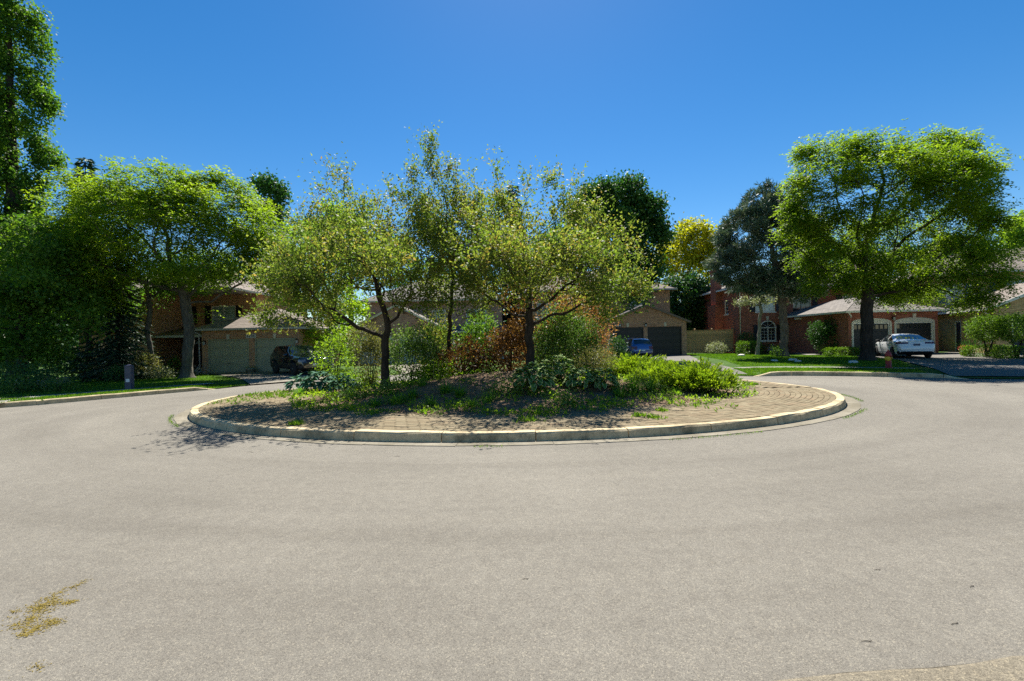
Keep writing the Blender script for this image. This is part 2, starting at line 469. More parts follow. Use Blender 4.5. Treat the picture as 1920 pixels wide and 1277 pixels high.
def thing(name, label, cat, loc=(0, 0, 0), rz=0.0, group=None, kind=None):
    o = link(name, None)
    o.empty_display_size = 0.2
    o.location = loc
    o.rotation_euler = (0, 0, rz)
    return setp(o, label, cat, group, kind)

class MB:
    def __init__(s):
        s.v, s.f = [], []
    def add(s, vs, fs):
        b = len(s.v)
        s.v.extend([tuple(p) for p in vs])
        s.f.extend([tuple(i + b for i in f) for f in fs])
        return s
    def quad(s, *p):
        return s.add(p, [tuple(range(len(p)))])
    def box(s, x0, x1, y0, y1, z0, z1):
        return s.add([(x0, y0, z0), (x1, y0, z0), (x1, y1, z0), (x0, y1, z0), (x0, y0, z1), (x1, y0, z1), (x1, y1, z1), (x0, y1, z1)],
                     [(0, 3, 2, 1), (4, 5, 6, 7), (0, 1, 5, 4), (1, 2, 6, 5), (2, 3, 7, 6), (3, 0, 4, 7)])
    def bbox(s, x0, x1, y0, y1, z0, z1, b=0.01):      # box with chamfered edges on its top and front
        s.add([(x0 + b, y0, z0 + b), (x1 - b, y0, z0 + b), (x1 - b, y0, z1 - b), (x0 + b, y0, z1 - b),
               (x0, y0 + b, z0), (x1, y0 + b, z0), (x1, y0 + b, z1), (x0, y0 + b, z1),
               (x0, y1, z0), (x1, y1, z0), (x1, y1, z1), (x0, y1, z1)],
              [(0, 1, 2, 3), (4, 5, 1, 0), (5, 6, 2, 1), (6, 7, 3, 2), (7, 4, 0, 3), (4, 8, 9, 5), (5, 9, 10, 6), (6, 10, 11, 7), (7, 11, 8, 4), (8, 11, 10, 9)])
        return s
    def prism_y(s, poly, y0, y1):                     # polygon in x,z swept along y
        k = len(poly)
        vs = [(x, y0, z) for x, z in poly] + [(x, y1, z) for x, z in poly]
        fs = [tuple(range(k)), tuple(range(2 * k - 1, k - 1, -1))]
        fs += [(i, i + k, (i + 1) % k + k, (i + 1) % k) for i in range(k)]
        return s.add(vs, fs)
    def prism_z(s, poly, z0, z1):
        k = len(poly)
        vs = [(x, y, z0) for x, y in poly] + [(x, y, z1) for x, y in poly]
        fs = [tuple(range(k - 1, -1, -1)), tuple(range(k, 2 * k))]
        fs += [(i, (i + 1) % k, (i + 1) % k + k, i + k) for i in range(k)]
        return s.add(vs, fs)
    def lathe(s, prof, n=14, axis='z', c=(0, 0, 0)):
        vs, fs = [], []
        for r, h in prof:
            for i in range(n):
                a = 2 * math.pi * i / n
                p = (r * math.cos(a), r * math.sin(a), h)
                if axis == 'y': p = (p[0], p[2], p[1])
                if axis == 'x': p = (p[2], p[0], p[1])
                vs.append((p[0] + c[0], p[1] + c[1], p[2] + c[2]))
        for j in range(len(prof) - 1):
            for i in range(n):
                i2 = (i + 1) % n
                fs.append((j * n + i, j * n + i2, (j + 1) * n + i2, (j + 1) * n + i))
        fs.append(tuple(range(n - 1, -1, -1)))
        fs.append(tuple((len(prof) - 1) * n + i for i in range(n)))
        return s.add(vs, fs)
    def tube(s, pts, r, n=6):
        pts = [Vector(p) for p in pts]
        rs = r if isinstance(r, (list, tuple)) else [r] * len(pts)
        vs, fs = [], []
        for i, p in enumerate(pts):
            d = (pts[min(i + 1, len(pts) - 1)] - pts[max(i - 1, 0)]).normalized()
            a = d.cross(Vector((0.31, 0.17, 0.93)))
            if a.length < 0.05: a = d.cross(Vector((1, 0, 0)))
            a.normalize(); b = d.cross(a)
            for k in range(n):
                t = 2 * math.pi * k / n
                vs.append(p + (a * math.cos(t) + b * math.sin(t)) * rs[i])
        for i in range(len(pts) - 1):
            for k in range(n):
                k2 = (k + 1) % n
                fs.append((i * n + k, i * n + k2, (i + 1) * n + k2, (i + 1) * n + k))
        fs.append(tuple(range(n - 1, -1, -1))); fs.append(tuple((len(pts) - 1) * n + k for k in range(n)))
        return s.add(vs, fs)
    def mesh(s, name, smooth=False, fix=True):
        me = bpy.data.meshes.new(name)
        me.from_pydata(s.v, [], s.f)
        if fix:
            bm = bmesh.new(); bm.from_mesh(me)
            bmesh.ops.recalc_face_normals(bm, faces=bm.faces)
            bm.to_mesh(me); bm.free()
        me.update()
        uv = me.uv_layers.new(name='uv')
        z = Vector((0, 0, 1))
        data = []
        vv = me.vertices
        for p in me.polygons:
            nn = p.normal
            if abs(nn.z) > 0.95:
                t, b = Vector((1, 0, 0)), Vector((0, 1, 0))
            else:
                t = z.cross(nn).normalized(); b = nn.cross(t)
            for vi in p.vertices:
                c = vv[vi].co
                data.extend((c.dot(t), c.dot(b)))
        uv.data.foreach_set('uv', data)
        if smooth:
            me.polygons.foreach_set('use_smooth', [True] * len(me.polygons))
        return me
    def build(s, name, mat, parent=None, smooth=False, fix=True):
        return link(name, s.mesh(name, smooth, fix), parent, mat)

def leaves(name, Pb, D, S, L, W, tint, mat, parent=None, fold=0.12, mid=0.45):
    """one kite-shaped face for each leaf: base, side, tip, side"""
    N = len(Pb)
    Pb, D, S = (np.asarray(a, dtype=np.float64) for a in (Pb, D, S))
    L = np.broadcast_to(np.asarray(L, float), (N,))[:, None]
    W = np.broadcast_to(np.asarray(W, float), (N,))[:, None]
    nn = np.cross(D, S)
    co = np.empty((N, 4, 3))
    co[:, 0] = Pb
    co[:, 1] = Pb + D * L * mid + S * W * 0.5 + nn * W * fold
    co[:, 2] = Pb + D * L
    co[:, 3] = Pb + D * L * mid - S * W * 0.5 + nn * W * fold
    me = bpy.data.meshes.new(name)
    me.vertices.add(4 * N); me.loops.add(4 * N); me.polygons.add(N)
    me.vertices.foreach_set('co', co.ravel())
    me.loops.foreach_set('vertex_index', np.arange(4 * N, dtype=np.int32))
    me.polygons.foreach_set('loop_start', np.arange(0, 4 * N, 4, dtype=np.int32))
    at = me.attributes.new('tint', 'FLOAT', 'FACE')
    at.data.foreach_set('value', np.clip(np.asarray(tint, dtype=np.float32), 0.0, 1.0))
    me.update(calc_edges=True)
    return link(name, me, parent, mat)

def unit(a):
    return a / np.maximum(np.linalg.norm(a, axis=-1, keepdims=True), 1e-9)

def rand_dirs(n):
    return unit(RNG.normal(size=(n, 3)))

def side_of(D, up=0.0):
    """a side vector for each direction so that the blade's face tends to look up when up > 0"""
    N = len(D)
    nrm = rand_dirs(N) + np.array([0, 0, up])
    S = np.cross(D, nrm)
    return unit(S)

# ------------------------------------------------------------------ plants
def in_lobes(lobes, n, shell=0.35, wexp=0.62):
    """points in a list of (centre, radii) ellipsoids, fewer of them near the middle"""
    vol = np.array([r[0] * r[1] * r[2] for c, r in lobes]) ** wexp
    cnt = RNG.multinomial(n, vol / vol.sum())
    out = []
    for (c, r), k in zip(lobes, cnt):
        d = rand_dirs(k)
        rad = (shell + (1 - shell) * RNG.random(k)) ** 0.5
        out.append(np.array(c) + d * rad[:, None] * np.array(r))
    return np.concatenate(out)

def grow(trunk, att, step=0.3, infl=3.0, kill=0.45, iters=110, up=0.1):
    """branches that grow towards the attractor points"""
    nodes = [np.array(p, float) for p in trunk]
    par = [-1] + list(range(len(trunk) - 1))
    nodes = np.array(nodes)
    att = att.copy()
    fork = len(trunk) // 2
    dist = np.linalg.norm(att[:, None] - nodes[None, fork:], axis=2)
    near = dist.argmin(1) + fork; nd = dist.min(1)
    par = list(par)
    for it in range(iters):
        if len(att) == 0: break
        r = infl if it > 3 else 1e9
        act = nd < max(r, np.percentile(nd, 12) + 0.01)
        idx = near[act]
        vec = unit(att[act] - nodes[idx])
        u, inv = np.unique(idx, return_inverse=True)
        sm_ = np.zeros((len(u), 3)); np.add.at(sm_, inv, vec)
        d = unit(unit(sm_) + RNG.normal(size=(len(u), 3)) * 0.16 + np.array([0, 0, up]))
        new = nodes[u] + d * step
        base = len(nodes)
        nodes = np.concatenate([nodes, new]); par += list(u)
        dn = np.linalg.norm(att[:, None] - new[None], axis=2)
        j = dn.argmin(1); m = dn.min(1)
        b = m < nd
        near[b] = base + j[b]; nd[b] = m[b]
        keep = nd > kill
        att, near, nd = att[keep], near[keep], nd[keep]
    return nodes, np.array(par)

def tips_count(par):
    n = len(par); cnt = np.zeros(n); child = np.zeros(n, int)
    for i in range(1, n): child[par[i]] += 1
    for i in range(n - 1, -1, -1):
        if child[i] == 0: cnt[i] += 1
        if par[i] >= 0: cnt[par[i]] += cnt[i]
    return cnt, child

def wood_mesh(name, nodes, par, rad, mat, parent, rmin=0.0, flare=True, sides_big=9):
    """rings at the nodes, joined to the ring of the parent node"""
    n = len(nodes)
    d = np.zeros((n, 3))
    pn = nodes[np.maximum(par, 0)]
    d[1:] = unit(nodes[1:] - pn[1:]); d[0] = (0, 0, 1)
    vs, fs, off = [], [], {}
    ring = lambda i, dirv, r, k: [nodes[i] + (a * math.cos(t) + b * math.sin(t)) * r * (1 + (0.10 * math.sin(3 * t + i * 0.05) if k > 5 else 0))
                                  for a, b in [frame(dirv)] for t in [2 * math.pi * q / k for q in range(k)]]
    def frame(dv):
        ref = np.array([0.0, 1.0, 0.0]) if abs(dv[1]) < 0.85 else np.array([1.0, 0.0, 0.0])
        a = np.cross(ref, dv); a /= np.linalg.norm(a); return a, np.cross(dv, a)
    main = {}
    for i in range(1, n):
        p = par[i]
        if p not in main or rad[i] > rad[main[p]]: main[p] = i
    ends = {}
    for i in range(1, n):
        p = par[i]
        if rad[i] < rmin: continue
        k = sides_big if rad[p] > 0.07 else (5 if rad[p] > 0.025 else 3)
        nxt = main.get(i)
        dirn = unit(d[i] + (d[nxt] if nxt is not None else d[i]))
        if main.get(p) == i and p in ends and ends[p][1] == k:
            b = ends[p][0]
        else:
            b = len(vs)
            vs += ring(p, unit(d[i] + d[p]) if main.get(p) == i else d[i], rad[p] if main.get(p) == i else min(rad[p] * 0.95, rad[i] * 1.3), k)
        e = len(vs)
        vs += ring(i, dirn, rad[i], k)
        ends[i] = (e, k)
        for q in range(k):
            q2 = (q + 1) % k
            fs.append((b + q, b + q2, e + q2, e + q))
    if flare:
        k = 12; b = len(vs)
        for hgt, m in ((-0.25, 2.1), (0.0, 1.75), (0.10, 1.38), (0.28, 1.14), (0.6, 1.03)):
            for q in range(k):
                t = 2 * math.pi * q / k
                wob = 1 + 0.22 * (m - 1) * math.sin(3 * t + 1.3) + 0.15 * (m - 1) * math.sin(5 * t)
                vs.append(nodes[0] + np.array([math.cos(t) * rad[0] * m * wob, math.sin(t) * rad[0] * m * wob, hgt]))
        for j in range(4):
            for q in range(k):
                q2 = (q + 1) % k
                fs.append((b + j * k + q, b + j * k + q2, b + (j + 1) * k + q2, b + (j + 1) * k + q))
    me = bpy.data.meshes.new(name)
    me.from_pydata([tuple(v) for v in vs], [], fs)
    me.polygons.foreach_set('use_smooth', [True] * len(me.polygons))
    me.update()
    return link(name, me, parent, mat)

def clump_tint(pts, cell=0.9, amp=0.30):
    """a tint that varies from clump to clump and from leaf to leaf"""
    q = np.floor(pts / cell + 0.13 * np.sin(pts[:, [1, 2, 0]] * 3.1)).astype(np.int64)
    h = (q[:, 0] * 73856093) ^ (q[:, 1] * 19349663) ^ (q[:, 2] * 83492791)
    h = ((h * 2654435761) % 4294967296) / 4294967296.0
    return (h - 0.5) * 2 * amp

def foliage(style, tipP, tipD, dens, size, spread):
    """returns leaf base points, directions, sides, lengths, widths"""
    k = len(tipP)
    if style == 'locust':         # drooping sprays of paired leaflets
        nf = dens
        b = np.repeat(tipP, nf, 0) + RNG.normal(size=(k * nf, 3)) * spread
        d = unit(np.repeat(tipD, nf, 0) * 0.5 + rand_dirs(k * nf) * [1, 1, 0.45])
        m = 5
        Ps, Ds, Ss = [], [], []
        ln = 0.34 * size / 0.15
        for j in range(m):
            t = (j + 0.3) / m
            c = b + d * (t * ln) + np.array([0, 0, -1.0]) * (t * t * ln * 0.55)
            sgn = 1 if j % 2 else -1
            lat = unit(np.cross(d, np.array([0, 0, 1.0])) + 1e-6)
            dd = unit(d * 0.55 + lat * sgn * 0.9 + np.array([0, 0, -0.35]) + RNG.normal(size=b.shape) * 0.25)
            Ps.append(c); Ds.append(dd); Ss.append(side_of(dd, 1.4))
        Pq, Dq, Sq = np.concatenate(Ps), np.concatenate(Ds), np.concatenate(Ss)
        L = size * RNG.uniform(0.7, 1.25, len(Pq))
        return Pq, Dq, Sq, L, L * 0.42
    if style == 'shoot':          # leaves set along upright shoots
        ns = 2
        b = np.repeat(tipP, ns, 0) + RNG.normal(size=(k * ns, 3)) * spread * 0.6
        d = unit(np.repeat(tipD, ns, 0) * 0.5 + rand_dirs(k * ns) * 0.6 + np.array([0, 0, 0.8]))
        ln = RNG.uniform(0.25, 0.85, (k * ns, 1))
        t = RNG.random((k * ns, dens, 1))
        c = b[:, None] + d[:, None] * (t * ln[:, None]) + RNG.normal(size=(k * ns, dens, 3)) * spread * 0.20
        c = c.reshape(-1, 3)
        dd = unit(np.repeat(d, dens, 0) * 0.5 + rand_dirs(len(c)))
        L = size * RNG.uniform(0.6, 1.3, len(c))
        return c, dd, side_of(dd, 0.7), L, L * 0.5
    if style == 'pine':           # tufts of long needles
        b = np.repeat(tipP, dens, 0) + RNG.normal(size=(k * dens, 3)) * spread
        ax = unit(np.repeat(tipD, dens, 0) + rand_dirs(k * dens) * 0.5 + np.array([0, 0, 0.45]))
        m = 7
        c = np.repeat(b, m, 0); a = np.repeat(ax, m, 0)
        c = c + a * RNG.uniform(-0.14, 0.06, (len(c), 1))
        dd = unit(a * 0.75 + rand_dirs(len(c)) * 0.85)
        L = size * RNG.uniform(0.7, 1.2, len(c))
        return c, dd, side_of(dd, 0.2), L, L * 0.17
    # broad leaves scattered round the tips
    b = np.repeat(tipP, dens, 0) + RNG.normal(size=(k * dens, 3)) * spread
    dd = unit(rand_dirs(len(b)) + np.array([0, 0, -0.25]))
    L = size * RNG.uniform(0.6, 1.3, len(b))
    return b, dd, side_of(dd, 0.9), L, L * 0.72

def tree(name, label, cat, base, trunk, lobes, r0, style, mat, bark, n_att=700, dens=6, size=0.15, spread=0.22,
         step=0.32, kill=0.5, rtip=0.010, group=None, up=0.08, shell=0.35, inner=3, cell=0.9, tint0=0.5, rpow=0.62, thin=None, crown_name='crown', extra=0, gap=-0.25, gf=1.0, clumps=5, wexp=0.62):
    base = np.array(base, float)
    t = thing(name, label, cat, tuple(base), 0, group)
    lob = []
    for c, r in lobes:            # each mass of leaves carries smaller clumps on its outside
        c = np.array(c, float) - base; r = np.array(r)
        lob.append((c, r * 0.84))
        for _ in range(clumps):
            v = rand_dirs(1)[0]; v[2] = abs(v[2]) * 0.9 - 0.25
            lob.append((c + unit(v) * r * RNG.uniform(0.62, 0.84), np.maximum(r * RNG.uniform(0.22, 0.38) * np.array([1.1, 1.1, 0.8]), 0.16)))
    tr = [np.array(p, float) for p in trunk]
    # resample the trunk
    pts = [tr[0]]
    for a, b in zip(tr[:-1], tr[1:]):
        k = max(1, int(np.linalg.norm(b - a) / (step * 0.9)))
        for q in range(1, k + 1):
            pts.append(a + (b - a) * q / k + (RNG.normal(size=3) * [0.02, 0.02, 0] if q < k else 0))
    att = in_lobes(lob, n_att, shell, wexp)
    nodes, par = grow(pts, att, step, step * 8, kill, 120, up)
    cnt, child = tips_count(par)
    rad = rtip + (r0 - rtip) * ((cnt - 1) / max(cnt[0] - 1, 1)) ** rpow
    for i in range(1, len(rad)): rad[i] = min(rad[i], rad[par[i]])
    wood_mesh('trunk', nodes, par, rad, bark, t)
    sel = np.where((cnt <= inner) & (np.arange(len(cnt)) > len(pts)))[0]
    d = unit(nodes[sel] - nodes[par[sel]])
    tp = nodes[sel]
    if extra:                     # further leafy twig ends, in clumps with gaps between them
        e = in_lobes(lob, int(extra * 1.9), shell + 0.1, wexp)
        q = e * gf
        nz = np.sin(q[:, 0] * 2.3 + q[:, 2] * 1.7 + 1) + np.sin(q[:, 1] * 2.9 - q[:, 0] * 1.3) + np.sin(q[:, 2] * 3.1 + q[:, 1] * 1.1 + 2) + 0.6 * np.sin(q[:, 0] * 5.1 + q[:, 2] * 4.7)
        e = e[nz > gap + RNG.normal(size=len(e)) * 0.25][:extra]
        e = e[e[:, 2] > 0.4]
        ctr = np.array([0, 0, np.median(e[:, 2])])
        tp = np.concatenate([tp, e]); d = np.concatenate([d, unit(unit(e - ctr) + rand_dirs(len(e)) * 0.6)])
    c, dd, S, L, W = foliage(style, tp, d, dens, size, spread)
    if thin is not None:
        keep = thin(c + base)
        c, dd, S, L, W = c[keep], dd[keep], S[keep], L[keep], W[keep]
    ti = tint0 + clump_tint(c + base, cell, 0.24) + RNG.normal(size=len(c)) * 0.17
    leaves(crown_name, c, dd, S, L, W, ti, mat, t)
    return t

def spruce(name, label, base, height, rbase, mat, bark, group=None, whorls=26, per=9, size=0.22, droop=0.35, low=0.06, dens=9):
    base = np.array(base, float)
    t = thing(name, label, 'tree', tuple(base), 0, group)
    vs = MB(); Ps, Ds, Ss = [], [], []
    k = 12
    vs.tube([(0, 0, -0.2), (0.02, 0, height * 0.5), (0, 0, height * 0.98)], [height * 0.018, height * 0.011, 0.02], 8)
    for i in range(whorls):
        f = low + (1 - low) * (i + RNG.random() * 0.5) / whorls
        z = height * f
        rr = rbase * (1 - f) ** 0.85 + 0.28
        nb = max(4, int(per * (0.5 + 0.5 * (1 - f))))
        a0 = RNG.random() * 6.28
        for j in range(nb):
            a = a0 + 6.283 * j / nb + RNG.normal() * 0.15
            r = rr * RNG.uniform(0.75, 1.12)
            dirv = np.array([math.cos(a), math.sin(a), 0])
            pts = []
            for q in range(5):
                s = q / 4
                pts.append(dirv * r * s + np.array([0, 0, z - droop * r * s + 0.18 * r * s * s]))
            if r > 0.5:
                vs.tube(pts, [0.03, 0.022, 0.016, 0.012, 0.006], 3)
            lat = np.array([-dirv[1], dirv[0], 0])
            n = max(9, int(dens * r / 0.35))
            s = RNG.random(n) ** 0.75
            c = dirv * (r * s)[:, None] + np.array([0, 0, 1]) * (z - droop * r * s + 0.18 * r * s * s)[:, None]
            wd = 0.30 * r * (1 - s * 0.75)
            c = c + lat * (RNG.uniform(-1, 1, n) * wd)[:, None]
            dd = unit(dirv * 0.8 + lat * RNG.uniform(-0.9, 0.9, (n, 1)) + np.array([0, 0, -0.45]) + RNG.normal(size=(n, 3)) * 0.2)
            Ps.append(c); Ds.append(dd)
    vs.build('trunk', bark, t, True)
    c, dd = np.concatenate(Ps), np.concatenate(Ds)
    L = size * RNG.uniform(0.7, 1.3, len(c))
    leaves('crown', c, dd, side_of(dd, 0.8), L, L * 0.34, 0.45 + clump_tint(c, 0.5, 0.2) + RNG.normal(size=len(c)) * 0.2, mat, t)
    return t

def shrub(name, label, cat, base, lobes, mat, n=3000, size=0.08, aspect=0.5, stems=6, bark='bark_dark', group=None, shell=0.55,
          up=0.5, cell=0.35, tint0=0.5, dirup=0.2, fuzz=0.11, stem_r=0.012, mats2=None):
    """a many-stemmed bush; lobes are relative to its base"""
    base = Vector(base)
    t = thing(name, label, cat, base, 0, group)
    if stems:
        w_ = MB()
        for i in range(stems):
            c, r = lobes[i % len(lobes)]
            e = in_lobes([(c, [q * 0.7 for q in r])], 1, 0.3)[0]
            m = np.array([e[0] * 0.35 + RNG.normal() * 0.04, e[1] * 0.35 + RNG.normal() * 0.04, e[2] * 0.5])
            w_.tube([(RNG.normal() * 0.04, RNG.normal() * 0.04, -0.08), m, e], [stem_r * 1.5, stem_r, stem_r * 0.4], 5)
        w_.build('stem', bark, t, True)
    c = in_lobes(lobes, n, shell) + RNG.normal(size=(n, 3)) * fuzz
    c = c[c[:, 2] > 0.0]
    ctr = np.array(lobes[0][0])
    dd = unit(unit(c - ctr) * 0.6 + rand_dirs(len(c)) + np.array([0, 0, dirup]))
    L = size * RNG.uniform(0.6, 1.35, len(c))
    ti = tint0 + clump_tint(c, cell, 0.22) + RNG.normal(size=len(c)) * 0.2
    leaves('foliage', c, dd, side_of(dd, up), L, L * aspect, ti, mat, t)
    return t

def box_hedge(name, label, base, rz, lx, ly, hz, mat, n, size=0.07, group=None, roundness=0.25, tint0=0.55):
    t = thing(name, label, 'hedge', base, rz, group)
    w_ = MB()
    for i in range(max(3, int(lx * 3))):
        x = (i + 0.5) / max(3, int(lx * 3)) * lx - lx / 2
        for q in range(2):
            w_.tube([(x, RNG.normal() * 0.05, -0.06), (x + RNG.normal() * 0.1, RNG.normal() * ly * 0.2, hz * 0.5), (x + RNG.normal() * 0.2, RNG.normal() * ly * 0.3, hz * 0.85)], [0.016, 0.011, 0.005], 4)
    w_.build('stem', 'bark_dark', t, True)
    p = RNG.uniform(-1, 1, (n * 3, 3))
    q = np.abs(p) ** (1 / roundness)
    rad = q.sum(1) ** roundness
    depth = 0.72 + 0.28 * RNG.random(len(p))
    p = p / np.maximum(np.abs(p).max(1, keepdims=True), 1e-6)
    q = (np.abs(p) ** 5).sum(1) ** 0.2
    p = p / q[:, None] * depth[:, None]
    p = p[p[:, 2] > -0.9][:n]
    lump = 1 + 0.05 * np.sin(p[:, 0] * lx * 4.3) + 0.04 * np.sin(p[:, 1] * 7 + p[:, 0] * lx * 9)
    c = p * np.array([lx / 2, ly / 2, hz / 2]) * lump[:, None] + np.array([0, 0, hz / 2])
    c += RNG.normal(size=c.shape) * 0.025
    c[:, 2] = np.maximum(c[:, 2], 0.02)
    dd = unit(unit(p) * 0.9 + rand_dirs(len(p)) * 0.9 + [0, 0, 0.25])
    L = size * RNG.uniform(0.6, 1.3, len(c))
    leaves('foliage', c, dd, side_of(dd, 0.5), L, L * 0.6, tint0 + clump_tint(c, 0.3, 0.15) + RNG.normal(size=len(c)) * 0.2, mat, t)
    return t

def hosta(name, label, base, rad, n, mat, size=0.24, group=None, edged=False, hgt=0.45):
    """a mound of broad arching leaves, each leaf a part of its own"""
    t = thing(name, label, 'plant', base, 0, group)
    meshes = []
    for v in range(4):
        vs, fs = [], []
        m = 5
        for i in range(m + 1):
            s = i / m
            wdt = 0.5 * 0.62 * math.sin(math.pi * min(1, 0.08 + s * 0.92)) ** 0.8
            z = -0.55 * s * s * (0.6 + 0.15 * v)
            cup = 0.22 * wdt
            vs += [(s, -wdt, z + cup), (s, 0, z), (s, wdt, z + cup)]
        for i in range(m):
            a = i * 3
            fs += [(a, a + 3, a + 4, a + 1), (a + 1, a + 4, a + 5, a + 2)]
        me = bpy.data.meshes.new('leaf')
        me.from_pydata(vs, [], fs)
        at = me.attributes.new('tint', 'FLOAT', 'FACE')
        at.data.foreach_set('value', [RNG.random() for _ in fs])
        me.materials.append(MATS[mat])
        me.polygons.foreach_set('use_smooth', [True] * len(fs))
        e = None
        if edged:
            ev, ef = [], []
            for i in range(m + 1):
                s = i / m
                wdt = 0.5 * 0.62 * math.sin(math.pi * min(1, 0.08 + s * 0.92)) ** 0.8
                z = -0.55 * s * s * (0.6 + 0.15 * v); cup = 0.22 * wdt
                for sg in (-1, 1):
                    ev += [(s, sg * wdt * 1.04, z + cup + 0.012), (s, sg * wdt * 0.78, z + cup * 0.78 + 0.018)]
            for i in range(m):
                a = i * 4
                ef += [(a, a + 4, a + 5, a + 1), (a + 2, a + 3, a + 7, a + 6)]
            e = bpy.data.meshes.new('leaf_margin')
            e.from_pydata(ev, [], ef)
            at = e.attributes.new('tint', 'FLOAT', 'FACE')
            at.data.foreach_set('value', [RNG.random() for _ in ef])
            e.materials.append(MATS['leaf_cream'])
        meshes.append((me, e))
    for i in range(n):
        f = (i + 0.5) / n
        a = i * 2.39996 + RNG.normal() * 0.2
        rr = rad * math.sqrt(f)
        me, e = meshes[i % 4]
        o = link('leaf', me, t)
        z = hgt * (1 - 0.75 * f) * RNG.uniform(0.8, 1.1) + 0.06
        o.location = (math.cos(a) * rr * 0.8, math.sin(a) * rr * 0.8, z)
        s = size * RNG.uniform(0.75, 1.25)
        o.scale = (s, s, s)
        o.rotation_euler = (RNG.normal() * 0.25, -0.55 + 0.75 * f + RNG.normal() * 0.15, a + RNG.normal() * 0.3)
        if e is not None:
            q = link('leaf_margin', e, o)
    w_ = MB()
    for i in range(12):
        a = i * 2.4
        w_.tube([(0, 0, -0.05), (math.cos(a) * rad * 0.3, math.sin(a) * rad * 0.3, hgt * 0.5), (math.cos(a) * rad * 0.55, math.sin(a) * rad * 0.55, hgt * 0.6)], [0.012, 0.008, 0.005], 4)
    st = MATS
    w_.build('stalk', 'stalk_green', t, True)
    return t

def blade_clump(name, label, base, n, length, mat, width=0.018, spread=0.08, arch=0.7, group=None, cat='plant'):
    """a fountain of arching strap leaves"""
    t = thing(name, label, cat, base, 0, group)
    a = RNG.random(n) * 6.283
    d0 = np.stack([np.cos(a), np.sin(a), np.zeros(n)], 1)
    lean = RNG.uniform(0.15, 1.0, (n, 1))
    L = length * RNG.uniform(0.6, 1.15, (n, 1))
    p = d0 * RNG.random((n, 1)) * spread
    segs_P, segs_D, segs_L, segs_W = [], [], [], []
    dv = unit(d0 * lean * 0.6 + np.array([0, 0, 1.0]))
    ns = 4
    for j in range(ns):
        segs_P.append(p.copy()); segs_D.append(dv.copy()); segs_L.append((L / ns * 1.25)[:, 0]); segs_W.append(np.full(n, width * (1.15 - 0.2 * j)))
        p = p + dv * L / ns
        dv = unit(dv + d0 * arch * 0.45 * lean + np.array([0, 0, -0.42 * arch]) * (0.5 + lean))
    Pq = np.concatenate(segs_P); Dq = np.concatenate(segs_D)
    S = unit(np.cross(Dq, np.tile(d0, (ns, 1)) + np.array([0, 0, 0.3])) + 1e-6)
    S = unit(np.cross(np.tile(d0, (ns, 1)), np.array([0, 0, 1.0])))
    tint = np.tile(RNG.uniform(0.1, 0.95, n), ns) + RNG.normal(size=n * ns) * 0.05
    leaves('foliage', Pq, Dq, S, np.concatenate(segs_L), np.concatenate(segs_W), tint, mat, t, mid=0.35)
    return t

plain('stalk_green', (0.06, 0.11, 0.025), 0.7, 0.2, 9)

# ------------------------------------------------------------------ the setting
def spline(pts, n=8):
    pts = [Vector((p[0], p[1], 0)) for p in pts]
    out = []
    for i in range(len(pts) - 1):
        p0, p1, p2, p3 = pts[max(i - 1, 0)], pts[i], pts[i + 1], pts[min(i + 2, len(pts) - 1)]
        for k in range(n):
            t = k / n
            out.append(0.5 * ((2 * p1) + (p2 - p0) * t + (2 * p0 - 5 * p1 + 4 * p2 - p3) * t * t + (3 * p1 - p0 - 3 * p2 + p3) * t ** 3))
    out.append(pts[-1])
    return out

def resample(pts, step):
    out, acc = [pts[0].copy()], 0.0
    for a, b in zip(pts[:-1], pts[1:]):
        seg = (b - a).length
        while acc + seg >= step:
            t = (step - acc) / seg
            a = a + (b - a) * t
            out.append(a.copy())
            seg = (b - a).length; acc = 0.0
        acc += seg
    return out

def inside(poly, x, y):
    c = False; j = len(poly) - 1
    for i in range(len(poly)):
        xi, yi = poly[i][0], poly[i][1]; xj, yj = poly[j][0], poly[j][1]
        if (yi > y) != (yj > y) and x < (xj - xi) * (y - yi) / (yj - yi) + xi:
            c = not c
        j = i
    return c

# back edge of the road round the court (foot of the kerb), surveyed from the left to the right
KERB = spline([(-60, 1.0), (-34, 3.4), (-22, 8.0), G(0, 765), G(100, 757), G(200, 748), G(300, 739), G(400, 730), G(480, 722), (-9.4, 21.8), (-6.0, 24.3),
               (-1.0, 25.2), (4.5, 24.0), (7.6, 21.2), G(1400, 705.5), G(1480, 704.5), G(1560, 705), G(1650, 706.5), G(1750, 708.5), G(1860, 711), (22.5, 14.2), (34, 12.0), (60, 9.5)], 10)

def cdt(name, outline, inner, zf, mat, holes=None):
    pts = [Vector((p[0], p[1])) for p in outline]
    edges = [(i, (i + 1) % len(pts)) for i in range(len(pts))]
    k0 = len(pts)
    pts += [Vector((x, y)) for x, y in inner]
    v, e, f, *_ = geometry.delaunay_2d_cdt(pts, edges, [], 1, 1e-4)
    me = bpy.data.meshes.new(name)
    me.from_pydata([(p.x, p.y, zf(p.x, p.y)) for p in v], [], f)
    bm = bmesh.new(); bm.from_mesh(me)
    for fc in bm.faces:
        if fc.normal.z < 0: fc.normal_flip()
    bm.to_mesh(me); bm.free()
    me.update()
    return setp(link(name, me, None, mat), kind='structure')

g = MB(); g.quad((-900, -900, -0.5), (900, -900, -0.5), (900, 900, -0.5), (-900, 900, -0.5))
setp(g.build('ground', 'meadow'), kind='structure')
road_out = [(p.x, p.y) for p in KERB] + [(60, -30), (-60, -30)]
cdt('road', road_out, [], lambda x, y: 0.0, 'asphalt')

